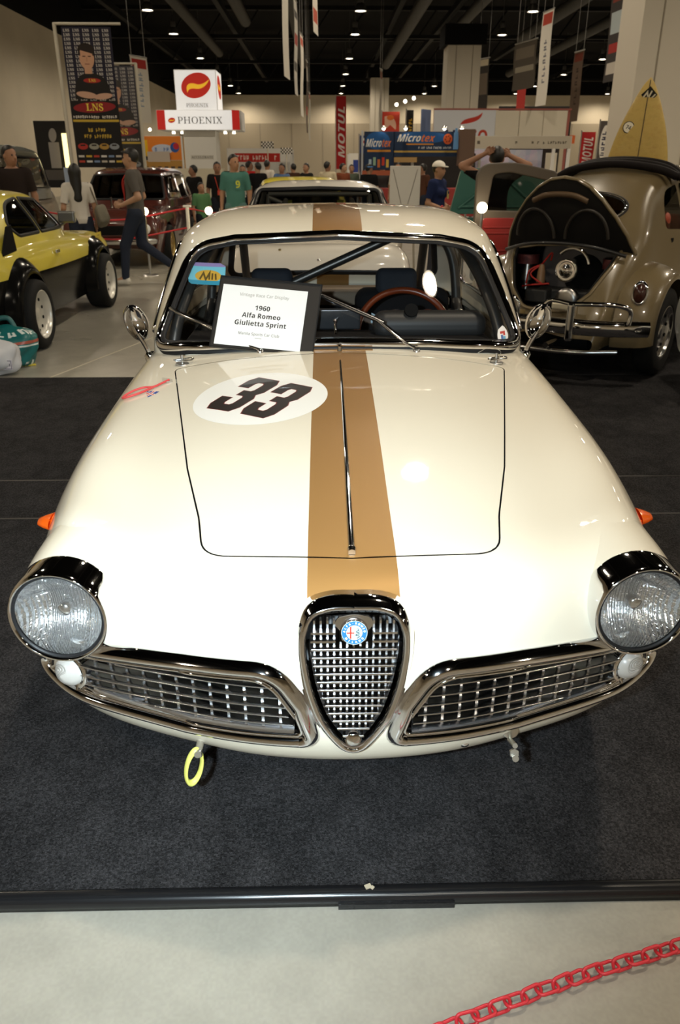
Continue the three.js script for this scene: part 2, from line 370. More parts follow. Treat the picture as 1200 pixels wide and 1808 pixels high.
// ---------------------------------------------------------------- carpeted display platform
const carpetTex = noiseTex(1024, (u, v) => {
  const i = Math.floor(u * 1024), j = Math.floor(v * 1024), a = hash(i, j, 1), b = hash(i >> 3, j >> 3, 2), e = hash(i >> 2, (j >> 2) + 9, 8), w = fbm(u, v, 8, 5, 60), k = 0.35 + 0.4 * a + 0.5 * b + 0.4 * e + (w - 0.5) * 0.5, sp = hash(i, j, 7) > 0.9985 ? 1.9 : 1;
  return [46 * k * sp, 45 * k * sp, 46 * k * sp].map((x) => Math.min(255, x));
});
const carpetBump = noiseTex(512, (u, v) => { const a = 255 * (0.6 * hash(Math.floor(u * 512), Math.floor(v * 512), 3) + 0.4 * fbm(u, v, 64, 2, 4)); return [a, a, a]; }, false);
const carpetMat = matte(0xffffff, 0.95, { map: carpetTex, bumpMap: carpetBump, bumpScale: 0.004 });
{
  const P = thing('display_carpet', 'dark charcoal carpeted display platform under the cream coupe', 'carpet', [0, 0, -1.17]);
  const strips = [[0.028, 1.99], [1.994, 2.455], [2.459, 4.58]];
  for (const [a, b] of strips) part(P, 'carpet_strip', uvPlane(rbox(7.2, 0.022, b - a, 0.006, 0, 0.011, -(a + b) / 2, 2), 0.62), carpetMat);
  part(P, 'carpet_strip', uvPlane(rbox(6.5, 0.02, 5.2, 0.006, 4.55, 0.010, -7.2, 2), 0.62), carpetMat);
  const trimTex = noiseTex(256, (u, v) => { const a = 90 + 110 * fbm(u, v, 16, 4, 77); return [a, a, a]; }, false);
  const tm = mat([0.010, 0.010, 0.011], 0.42, 0, { roughnessMap: trimTex, bumpMap: trimTex, bumpScale: 0.0015 });
  part(P, 'edge_trim', sweep([V(-3.6, 0, 0), V(-1.3, 0, 0.001), V(0, 0, 0), V(1.3, 0, -0.002), V(3.6, 0, -0.003)], () => V(0, 1, 0), [[-0.004, 0], [-0.004, 0.017], [0.004, 0.026], [0.012, 0.029], [0.024, 0.029], [0.031, 0.024], [0.031, 0]].map(([a, b]) => [-a, b]), false), tm, 'glossy black edge trim strip');
  part(P, 'edge_trim', box(0.25, 0.014, 0.012, 0.145, 0.007, 0.006), tm);
  for (const z of [-1.992, -2.457]) part(P, 'carpet_tape', box(7.2, 0.003, 0.014, 0, 0.0215, z), mat([0.012, 0.010, 0.009], 0.5));
}
// litter on the floor
const scrap = mat([0.5, 0.42, 0.3], 0.8);
single('paper_scrap', 'tiny torn paper scrap on the black platform edge', 'scrap', [at(box(0.014, 0.002, 0.011), 0.085, 0.031, -1.19, 0, 0.4), at(box(0.008, 0.002, 0.007), 0.094, 0.032, -1.186, 0.1, 0.9)], scrap);

// red plastic chain lying across the foreground floor
{
  const C = thing('plastic_chain', 'red plastic barrier chain lying across the pale foreground floor', 'chain', [0.45, 0, -1.0]);
  const cm = mat([0.62, 0.03, 0.045], 0.35);
  const loop = []; for (const [x, y] of resample(rounded([[-0.0215, -0.0125, 0.011], [0.0215, -0.0125, 0.011], [0.0215, 0.0125, 0.011], [-0.0215, 0.0125, 0.011]], 5), 0.008)) loop.push([x, 0, y]);
  const link = tube(loop, 0.0034, true, 40, 8);
  const a = V(-0.62, 0, 0.225), b = V(0.52, 0, -0.135), n = 36, d = b.clone().sub(a), yaw = Math.atan2(-d.z, d.x);
  for (let i = 0; i < n; i++) {
    const t = i / (n - 1), sag = Math.sin(t * 9) * 0.006;
    const g = link.clone(); g.rotateX(i % 2 ? R(62) : R(-14)); g.rotateY(yaw + rnd(-0.1, 0.1));
    part(C, 'chain_link', g.translate(a.x + d.x * t, 0.017, a.z + d.z * t + sag), cm);
  }
}
// ---------------------------------------------------------------- wheels shared by the cars
function wheel(parent, x, y, z, r, w, o = {}) {
  const s = Math.sign(x) || 1, rim = (o.rim || 0.64) * r;
  const T = part(parent, 'tyre', at(lathe([[rim, -w * 0.46], [rim + 0.01, -w * 0.5], [r * 0.86, -w * 0.52], [r * 0.97, -w * 0.44], [r, -w * 0.3], [r, w * 0.3], [r * 0.97, w * 0.44], [r * 0.86, w * 0.52], [rim + 0.01, w * 0.5], [rim, w * 0.46], [rim, -w * 0.46]], 40), x, y, z, 0, 0, -s * PI / 2), M.rubber);
  const m = o.mat || M.chromeSoft, dish = o.dish ?? 0.35;
  const g = [at(lathe([[rim * 1.0, w * 0.47], [rim * 0.97, w * 0.49], [rim * 0.93, w * 0.45], [rim * 0.86, w * (0.45 - dish)], [rim * 0.3, w * (0.42 - dish)], [rim * 0.26, w * (0.5 - dish)], [0, w * (0.52 - dish)]], 36), x, y, z, 0, 0, -s * PI / 2)];
  const W = part(parent, 'wheel_rim', g, m);
  const n = o.spokes || 0, sg = [];
  for (let k = 0; k < n; k++) { const a = k / n * 2 * PI; part(W, 'spoke', at(at(rbox(w * 0.16, rim * 0.62, rim * (o.fat || 0.2), 0.006), 0, rim * 0.56, 0), x + s * w * (0.46 - dish), y, z, a), o.spokeMat || m); }
  if (!n) for (let k = 0; k < 10; k++) { const a = k / 10 * 2 * PI; sg.push(at(cyl(rim * 0.07, rim * 0.07, 0.012, 10), x + s * w * (0.44 - dish), y + Math.cos(a) * rim * 0.68, z + Math.sin(a) * rim * 0.68, 0, 0, PI / 2)); }
  if (sg.length) part(W, 'vent_holes', sg, M.blackMatt).userData.kind = 'stuff';
  return T;
}

// ---------------------------------------------------------------- the cream coupe
const HX = 0.05, HZ = -1.19;
const hero = thing('vintage_coupe', 'cream vintage race coupe with bronze centre stripe and number 33', 'car', [HX, 0, HZ]);
const cream = paint([0.80, 0.735, 0.60], { roughness: 0.5, clearcoatRoughness: 0.03, specularIntensity: 0.15 });
const bronze = paint([0.33, 0.175, 0.058], { roughness: 0.42, metalness: 0.2, specularIntensity: 0.3 });
const NET = [
  [[0, .26, -3.72], [.2, .26, -3.71], [.36, .26, -3.70], [.44, .26, -3.68], [.5, .26, -3.66], [.54, .26, -3.64], [.56, .26, -3.62], [.565, .255, -3.61], [.55, .25, -3.6]],
  [[0, .45, -3.97], [.2, .45, -3.96], [.35, .45, -3.93], [.46, .45, -3.90], [.53, .45, -3.87], [.585, .45, -3.83], [.615, .44, -3.80], [.62, .38, -3.78], [.585, .28, -3.74]],
  [[0, .68, -3.93], [.2, .68, -3.92], [.36, .675, -3.89], [.47, .665, -3.86], [.55, .645, -3.83], [.61, .61, -3.78], [.645, .54, -3.75], [.65, .4, -3.74], [.6, .27, -3.70]],
  [[0, .80, -3.70], [.2, .798, -3.70], [.38, .79, -3.69], [.5, .78, -3.68], [.59, .755, -3.66], [.655, .69, -3.62], [.69, .58, -3.6], [.69, .4, -3.6], [.64, .24, -3.6]],
  [[0, .875, -3.2], [.2, .873, -3.2], [.4, .866, -3.2], [.55, .853, -3.2], [.645, .832, -3.2], [.71, .75, -3.2], [.755, .6, -3.2], [.75, .38, -3.2], [.7, .21, -3.2]],
  [[0, .90, -2.5], [.2, .898, -2.5], [.4, .89, -2.5], [.56, .876, -2.5], [.662, .855, -2.5], [.728, .768, -2.5], [.77, .6, -2.5], [.765, .38, -2.5], [.71, .2, -2.5]],
  [[0, .915, -1.8], [.2, .912, -1.8], [.4, .90, -1.8], [.56, .882, -1.8], [.66, .856, -1.8], [.728, .768, -1.8], [.77, .6, -1.8], [.765, .38, -1.8], [.71, .2, -1.8]],
  [[0, .903, -1.33], [.2, .901, -1.33], [.4, .889, -1.33], [.545, .87, -1.33], [.65, .846, -1.33], [.722, .76, -1.33], [.766, .6, -1.33], [.762, .38, -1.33], [.71, .2, -1.33]],
  [[0, .868, -.92], [.2, .867, -.92], [.38, .857, -.92], [.53, .84, -.92], [.635, .828, -.92], [.712, .75, -.92], [.758, .6, -.92], [.754, .38, -.92], [.7, .2, -.92]],
  [[0, .824, -.54], [.2, .823, -.55], [.375, .816, -.57], [.515, .806, -.60], [.62, .81, -.63], [.697, .738, -.64], [.744, .6, -.65], [.74, .38, -.65], [.69, .2, -.65]],
  [[0, .782, -.25], [.2, .781, -.265], [.365, .777, -.30], [.49, .772, -.35], [.598, .787, -.40], [.676, .72, -.43], [.72, .59, -.45], [.715, .38, -.46], [.67, .21, -.46]],
  [[0, .742, -.055], [.2, .741, -.074], [.355, .74, -.115], [.465, .742, -.165], [.572, .757, -.215], [.656, .688, -.285], [.698, .57, -.332], [.696, .39, -.362], [.655, .22, -.39]],
  [[0, .655, .0], [.2, .655, -.018], [.355, .652, -.058], [.455, .65, -.098], [.56, .65, -.145], [.642, .615, -.205], [.682, .54, -.262], [.68, .4, -.30], [.64, .25, -.33]],
  [[0, .51, .004], [.2, .51, -.014], [.35, .51, -.052], [.465, .51, -.086], [.562, .508, -.122], [.634, .50, -.172], [.670, .47, -.232], [.668, .38, -.268], [.63, .27, -.30]],
  [[0, .385, -.028], [.2, .386, -.045], [.34, .388, -.083], [.445, .39, -.117], [.534, .394, -.152], [.603, .396, -.198], [.636, .385, -.246], [.632, .335, -.278], [.60, .27, -.315]],
  [[0, .30, -.095], [.2, .302, -.112], [.33, .306, -.147], [.422, .312, -.176], [.50, .316, -.208], [.560, .318, -.244], [.592, .31, -.28], [.592, .287, -.302], [.575, .255, -.33]],
  [[0, .255, -.23], [.2, .256, -.24], [.31, .258, -.26], [.38, .26, -.28], [.43, .26, -.3], [.47, .258, -.32], [.49, .255, -.335], [.495, .25, -.345], [.49, .245, -.355]],
];
const bodySurf = netSurface(NET, 190, 330);

// cabin: horizontal rings from belt to roof
const CAB = { h: [.80, .87, .92, 1.06, 1.19, 1.245, 1.285, 1.312, 1.322], zf: [-1.31, -1.36, -1.39, -1.535, -1.68, -1.755, -1.87, -2.06, -2.36], zb: [-3.30, -3.28, -3.24, -3.08, -2.90, -2.80, -2.68, -2.52, -2.37], w: [.70, .70, .695, .655, .607, .572, .505, .37, .004], n: [5, 5, 5, 5, 5, 4.6, 4, 3.2, 2.4] };
const cabK = CAB.h.map((_, i) => i), cabS = Object.fromEntries(Object.entries(CAB).map(([k, v]) => [k, spline(cabK, v)]));
const cabRing = (s) => ({ h: cabS.h(s), zf: cabS.zf(s), zb: cabS.zb(s), w: cabS.w(s), n: cabS.n(s) });
const cabAtH = (h) => { let a = 0, b = 8; for (let k = 0; k < 30; k++) { const m = (a + b) / 2; if (cabS.h(m) < h) a = m; else b = m; } return cabRing((a + b) / 2); };
function cabPoint(u, v) {
  const q = cabRing(Math.min(8, v * 8)), a = u * 2 * PI, c = Math.cos(a), s = Math.sin(a), r = 1 / Math.pow(Math.pow(Math.abs(c), q.n) + Math.pow(Math.abs(s), q.n), 1 / q.n), L = (q.zf - q.zb) / 2;
  return [q.w * s * r, q.h, (q.zf + q.zb) / 2 + L * c * r];
}
const cabFrontZ = (x, h, back = false) => { const q = cabAtH(h), L = (q.zf - q.zb) / 2, k = Math.pow(Math.max(0, 1 - Math.pow(Math.min(1, Math.abs(x / q.w)), q.n)), 1 / q.n); return (q.zf + q.zb) / 2 + (back ? -L : L) * k; };
const cabSideX = (z, h) => { const q = cabAtH(h), L = (q.zf - q.zb) / 2; return q.w * Math.pow(Math.max(0, 1 - Math.pow(Math.min(1, Math.abs((z - (q.zf + q.zb) / 2) / L)), q.n)), 1 / q.n); };
const cabSurf = grid(220, 110, cabPoint, false, true);
const numNormal = (f) => (p) => { const e = 0.004; const [a, b, c, d] = [f(p.x + e, p.y), f(p.x - e, p.y), f(p.x, p.y + e), f(p.x, p.y - e)]; return V(-(a - b) / (2 * e), -(c - d) / (2 * e), 1).normalize(); };

// ---- outlines
const screenOut = rounded(mirrored([[0, .920], [.3, .916], [.5, .904], [.630, .886, .05], [.578, 1.03], [.513, 1.195, .11], [.36, 1.222], [0, 1.236]]), 8);
const rearOut = rounded(mirrored([[0, .935], [.35, .93], [.56, .92, .06], [.5, 1.17, .09], [.3, 1.2], [0, 1.21]]), 8);
const doorOut = rounded([[-1.70, .905, .02], [-1.865, 1.15, .05], [-1.93, 1.19, .05], [-2.46, 1.2, .03], [-2.46, .91, .02]], 6);
const quarterOut = rounded([[-2.51, .91, .02], [-2.51, 1.2, .03], [-2.72, 1.16, .06], [-2.98, .95, .06], [-2.94, .91, .02]], 6);
const screenF = polySDF(screenOut), rearF = polySDF(rearOut), doorF = polySDF(doorOut), quarterF = polySDF(quarterOut);
let [, cab] = split(cabSurf, (x, y, z) => z > -1.95 ? screenF(x, y) : 1);
[, cab] = split(cab, (x, y, z) => z < -2.6 ? rearF(x, y) : 1);
[, cab] = split(cab, (x, y, z) => Math.abs(x) > 0.45 ? Math.min(doorF(z, y), quarterF(z, y)) : 1);
const [roofStripe, cabBody] = split(cab, (x) => Math.abs(x) - 0.09);
part(hero, 'roof', cabBody, cream);
part(hero, 'roof_stripe', roofStripe, bronze, 'bronze stripe along the cream roof');
const [screenG] = split(cabSurf, (x, y, z) => z > -1.95 ? screenF(x, y) - 0.006 : 1), [rearG] = split(cabSurf, (x, y, z) => z < -2.6 ? rearF(x, y) - 0.006 : 1);
part(hero, 'windscreen', screenG, M.glass, 'clear curved windscreen');
part(hero, 'rear_window', rearG, M.glass);
for (const s of [-1, 1]) for (const F of [doorF, quarterF]) { const [g] = split(cabSurf, (x, y, z) => x * s > 0.4 ? F(z, y) - 0.004 : 1); part(hero, 'side_window', g, M.glass); }
const trimOn = (outline, toPoint, nrm, prof, step = 0.012) => sweep(resample(outline, step).map(([a, b]) => V(...toPoint(a, b))), nrm, prof);
const scrPt = (x, y) => [x, y, cabFrontZ(x, y)], scrN = numNormal((x, y) => cabFrontZ(x, y));
part(hero, 'windscreen_seal', trimOn(screenOut, scrPt, scrN, ovalProfile(.026, .007)), M.gasket, 'black rubber windscreen seal');
const screenIn = screenOut.map(([x, y]) => [x * 1.012, y]);
part(hero, 'windscreen_trim', trimOn(screenIn, scrPt, scrN, ovalProfile(.0165, .012, 14, .006)), M.chrome, 'polished chrome windscreen surround');
const rearPt = (x, y) => [x, y, cabFrontZ(x, y, true)], rN0 = numNormal((x, y) => cabFrontZ(x, y, true)), rN = (p) => rN0(p).negate();
part(hero, 'rear_window_seal', trimOn(rearOut, rearPt, rN, ovalProfile(.018, .010)), M.gasket);
for (const s of [-1, 1]) for (const [o, nm] of [[doorOut, 'door_window_frame'], [quarterOut, 'quarter_window_frame']])
  part(hero, nm, trimOn(o, (z, y) => [s * cabSideX(z, y), y, z], () => V(s, 0.25, 0), ovalProfile(.011, .009)), M.chrome);

// ---- lower body, bonnet and stripe
const hoodOut = rounded([[-.530, -1.255, .03], [-.375, -.51], [-.318, -.29], [-.292, -.150, .05], [0, -.128], [.292, -.150, .05], [.318, -.29], [.375, -.51], [.530, -1.255, .03], [0, -1.325]], 8);
const hoodF = polySDF(hoodOut);
const hoodSide = hoodF;
const shieldHalf = [[0, .727], [.045, .7255], [.075, .715], [.0885, .69], [.0915, .655], [.088, .61], [.077, .55], [.057, .487], [.031, .437], [.014, .415], [0, .409]];
const shieldOut = new THREE.CatmullRomCurve3(mirrored(shieldHalf).map(([x, y]) => V(x, y, 0)), true, 'centripetal').getSpacedPoints(120).slice(0, 120).map((p) => [p.x, p.y]), shieldF = polySDF(shieldOut);
const sideHalf = rounded([[.085, .424, .02], [.106, .515], [.150, .590, .045], [.33, .585], [.600, .566, .045], [.645, .514, .045], [.575, .456, .06], [.33, .424]], 8);
const sideFs = [1, -1].map((s) => polySDF(sideHalf.map(([x, y]) => [s * x, y])));
const insideCabin = (x, z) => { const q = cabAtH(.885), L = (q.zf - q.zb) / 2; return Math.pow(Math.pow(Math.abs(x / q.w), q.n) + Math.pow(Math.abs((z - (q.zf + q.zb) / 2) / L), q.n), 1 / q.n) - 0.965; };
let [, low] = split(bodySurf, (x, y, z, nx, ny) => (y > 0.7 ? insideCabin(x, z) : 1));
for (const za of [-.73, -3.10]) [, low] = split(low, (x, y, z) => Math.abs(x) > 0.55 ? Math.hypot(z - za, y - .335) - (za > -1 ? .318 : .31) : 1);
[, low] = split(low, (x, y, z) => z > -.62 && Math.abs(x) > .45 ? y - .30 - .6 * Math.max(0, Math.abs(x) - .56) : 1);
[, low] = split(low, (x, y, z) => z > -0.3 ? shieldF(x, y) : 1);
for (const s of [-1, 1]) [, low] = split(low, (x, y, z) => z > -.3 && x * s > .3 ? Math.hypot(x - s * .566, y - .664) - .096 : 1);
for (const f of sideFs) [, low] = split(low, (x, y, z) => z > -0.4 ? f(x, y) + 0.008 : 1);
const isTop = (y, z) => y > 0.62 && z > -1.5;
const [hoodAll] = split(low, (x, y, z) => isTop(y, z) ? hoodF(x, z) + 0.0022 : 1);
const [, shell] = split(low, (x, y, z) => isTop(y, z) ? hoodF(x, z) - 0.0016 : 1);
const [hoodStripe, hoodBody] = split(hoodAll, (x) => Math.abs(x) - 0.086);
const [shellStripe, shellBody] = split(shell, (x, y, z) => (y > 0.62 ? Math.abs(x) - 0.086 : 1));
part(hero, 'body', shellBody, cream);
const [deckStripe, foreStripe] = split(shellStripe, (x, y, z) => z + 2.2), [cowlStripe, noseStripe] = split(foreStripe, (x, y, z) => z + .8);
[[noseStripe, 'bronze stripe on the nose'], [cowlStripe, 'bronze stripe on the cowl'], [deckStripe, 'bronze stripe on the rear deck']].forEach(([g, l]) => part(hero, 'body_stripe', g, bronze, l));
const hood = part(hero, 'bonnet', hoodBody, cream);
part(hood, 'bonnet_stripe', hoodStripe, bronze, 'bronze stripe along the bonnet');
// turned-in edges below the bonnet gap
const topY = (x, z) => { // height of the body surface under (x, z)
  const P = bodySurf.attributes.position; let best = 1e9, y = 0.8;
  for (let i = 0; i < P.count; i += 1) { if (P.getY(i) < .62) continue; const d = (P.getX(i) - x) ** 2 + (P.getZ(i) - z) ** 2; if (d < best) { best = d; y = P.getY(i); } }
  return y;
};
// exact height by ray casting against the surface mesh
const bvhSurf = bodySurf.clone(); bvhSurf.boundsTree = new MeshBVH(bvhSurf);
const surfMesh = new THREE.Mesh(bvhSurf, new THREE.MeshBasicMaterial({ side: THREE.DoubleSide })); surfMesh.raycast = acceleratedRaycast; surfMesh.updateMatrixWorld();
const ray = new THREE.Raycaster();
const hitTop = (x, z) => { ray.set(V(x, 2, z), V(0, -1, 0)); const h = ray.intersectObject(surfMesh)[0]; return h ? { p: h.point, n: h.face.normal } : { p: V(x, topY(x, z), z), n: V(0, 1, 0) }; };
const hitFront = (x, y) => { ray.set(V(x, y, 2), V(0, 0, -1)); const h = ray.intersectObject(surfMesh)[0]; return h ? { p: h.point, n: h.face.normal } : { p: V(x, y, -.1), n: V(0, 0, 1) }; };
const hitSide = (y, z, s) => { ray.set(V(s * 3, y, z), V(-s, 0, 0)); const h = ray.intersectObject(surfMesh)[0]; return h ? { p: h.point, n: h.face.normal } : { p: V(s * .7, y, z), n: V(s, 0, 0) }; };
{
  const gutter = resample(hoodOut, 0.04).map(([x, z]) => hitTop(x, z).p.clone().add(V(0, -.014, 0)));
  part(hero, 'bonnet_gutter', sweep(gutter, () => V(0, 1, 0), [[-.02, -.008], [.02, -.008], [.02, .0], [-.02, .0]]), M.blackMatt);
}
for (const s of [-1, 1]) for (const [za, r] of [[-.73, .318], [-3.10, .31]]) {
  const arc = []; for (let k = 0; k <= 40; k++) { const a = R(24 + 132 * k / 40), y = .335 + Math.sin(a) * r, z = za + Math.cos(a) * r; arc.push(hitSide(Math.max(.22, y), z, s).p); }
  part(hero, 'arch_lip', sweep(arc, () => V(s, 0, 0), ovalProfile(.01, .006), false), cream);
  part(hero, 'wheel_well', grid(24, 6, (u, v) => { const a = u * PI; return [s * mixn(.42, .70, v), .335 + Math.sin(a) * (r + .004), za + Math.cos(a) * (r + .004)]; }), M.blackMatt);
  wheel(hero, s * .630, .318, za, .295, .155, { rim: .62, dish: .2, mat: M.steel });
}
part(hero, 'underside', box(1.05, .02, 3.1, 0, .27, -2.05), M.blackMatt);

// ---- bonnet fittings
{
  const pts = [], nr = [];
  for (let k = 0; k <= 40; k++) { const h = hitTop(0, -1.235 + 1.085 * k / 40); pts.push(h.p); nr.push(h.n); }
  const prof = (k) => { const w = mixn(.0035, .0078, k / 40); return w; };
  const strip = grid(10, 40, (u, v) => { const k = Math.round(v * 40), w = prof(k), a = u * PI, hgt = mixn(.004, .010, k / 40); return pts[k].clone().add(V(Math.cos(a) * w, Math.sin(a) * hgt - .001, 0)).toArray(); });
  part(hood, 'bonnet_strip', strip, M.chrome, 'tapered chrome strip along the bonnet');
  const e = pts[40]; part(hood, 'strip_end', [at(ball(.0095, 0, 0, 0, 14), e.x, e.y + .004, e.z), at(cyl(.0075, .009, .012, 12), e.x, e.y + .004, e.z + .008, PI / 2)], M.chrome);
  const c = hitTop(0, -1.345); part(hero, 'cowl_jet', [at(cyl(.006, .008, .012, 10), c.p.x, c.p.y + .006, c.p.z), at(ball(.006), c.p.x, c.p.y + .014, c.p.z)], M.chrome);
}
// number roundel: print on the bonnet
const roundelTex = canvasTex(1024, 1024, (c, w, h) => {
  c.fillStyle = '#f4f3ee'; c.fillRect(0, 0, w, h);
  const digit = (ox) => { // a heavy chamfered 3 with a centre notch, unit box 0..1
    const P = [[0, .13], [.13, 0], [.87, 0], [1, .13], [1, .40], [.88, .5], [1, .60], [1, .87], [.87, 1], [.13, 1], [0, .87], [0, .66], [.34, .66], [.34, .80], [.40, .85], [.60, .85], [.66, .80], [.66, .62], [.60, .57], [.36, .57], [.36, .43], [.60, .43], [.66, .38], [.66, .20], [.60, .15], [.40, .15], [.34, .20], [.34, .34], [0, .34]];
    const X = (p) => [ox + p[0] * 265, 190 + p[1] * 644], path = () => { c.beginPath(); P.forEach((p, i) => (i ? c.lineTo(...X(p)) : c.moveTo(...X(p)))); c.closePath(); };
    c.strokeStyle = '#7c2420'; c.lineWidth = 14; path(); c.stroke(); c.fillStyle = '#1d1310'; path(); c.fill();
  };
  digit(222); digit(536);
});
{
  const cx = -.23, cz = -.925, ra = .184, rb = .20, turn = R(-30);
  const loc = (x, z) => { const dx = x - cx, dz = z - cz, c = Math.cos(turn), s = Math.sin(turn); return [(dx * c - dz * s) / ra, (dx * s + dz * c) / rb]; };
  const [g] = split(hoodAll, (x, y, z) => { const [a, b] = loc(x, z); return Math.hypot(a, b) - 1; });
  const sk = (x, z) => { const [a, b] = loc(x, z); return [a, b]; };
  part(hood, 'number_roundel', offset(g, .0007, (x, y, z) => { const [a, b] = sk(x, z); return [.5 + (a * .5) - b * 0.0, .5 - b * .5]; }), phys(0xffffff, { map: roundelTex, roughness: .45, clearcoat: .5 }), 'white oval roundel with black number 33');
}
// bonnet pins and safety loop
for (const s of [-1, 1]) {
  const h = hitTop(s * .512, -1.30), P = part(hero, 'bonnet_pin', [at(lathe([[0, .004], [.02, .004], [.024, .002], [.024, 0]], 20), h.p.x, h.p.y, h.p.z), at(cyl(.005, .005, .03, 10), h.p.x, h.p.y + .016, h.p.z)], M.steel, 'steel bonnet pin');
  part(P, 'pin_clip', [tube([[-.028, .013, .004], [-.01, .016, 0], [.02, .018, -.006], [.034, .016, -.012], [.03, .014, .006], [.005, .014, .008], [-.02, .012, .012]].map(([x, y, z]) => V(h.p.x + x, h.p.y + y, h.p.z + z)), .0028, false, 40, 8)], M.chrome);
  if (s > 0) part(P, 'lanyard', tube([[.01, .02, 0], [.02, .03, -.04], [-.01, .035, -.07], [-.05, .02, -.06]].map(([x, y, z]) => V(h.p.x + x, h.p.y + y, h.p.z + z)), .0008, false, 24, 5), M.steel);
}
{
  const loop = [[-.525, -1.13], [-.545, -1.10], [-.563, -1.075], [-.59, -1.078], [-.615, -1.066], [-.638, -1.046], [-.643, -1.026], [-.625, -1.014], [-.60, -1.022], [-.58, -1.045], [-.563, -1.072]].map(([x, z]) => { const h = hitTop(x, z); return h.p.clone().addScaledVector(h.n, .006); });
  part(hero, 'pull_loop', tube(loop, .0034, false, 90, 8), mat([.62, .06, .06], .5), 'red cable pull loop on the wing');
  const h = hitTop(-.525, -1.135); part(hero, 'loop_tape', at(box(.045, .002, .036), h.p.x, h.p.y + .002, h.p.z, 0, .2, -R(12)), phys([.6, .56, .48], { roughness: .3, transparent: true, opacity: .55 }), 'clear tape square');
}
// pennant sticker on the left wing
const pennantTex = canvasTex(256, 256, (c, w, h) => {
  c.fillStyle = '#2f4f9a'; c.fillRect(0, 0, w, h);
  c.save(); c.translate(128, 128); c.rotate(-.5);
  for (const [y, t, k] of [[-20, 44, '#e8e6e0'], [-8, 20, '#c8382e']]) { c.fillStyle = k; c.fillRect(-200, y, 400, t); }
  for (const [x, t, k] of [[-40, 40, '#e8e6e0'], [-30, 18, '#c8382e']]) { c.fillStyle = k; c.fillRect(x, -200, t, 400); }
  c.restore();
});
{
  const f = polySDF([[-.583, -1.06], [-.537, -1.043], [-.566, -.995]]);
  const [g] = split(shellBody, (x, y, z) => (y > .7 ? f(x, z) : 1));
  part(hero, 'pennant_sticker', offset(g, .0006, (x, y, z) => [(x + .59) / .06, (z + 1.065) / .08]), mat(0xffffff, .5, 0, { map: pennantTex }), 'small blue, red and white pennant sticker');
}

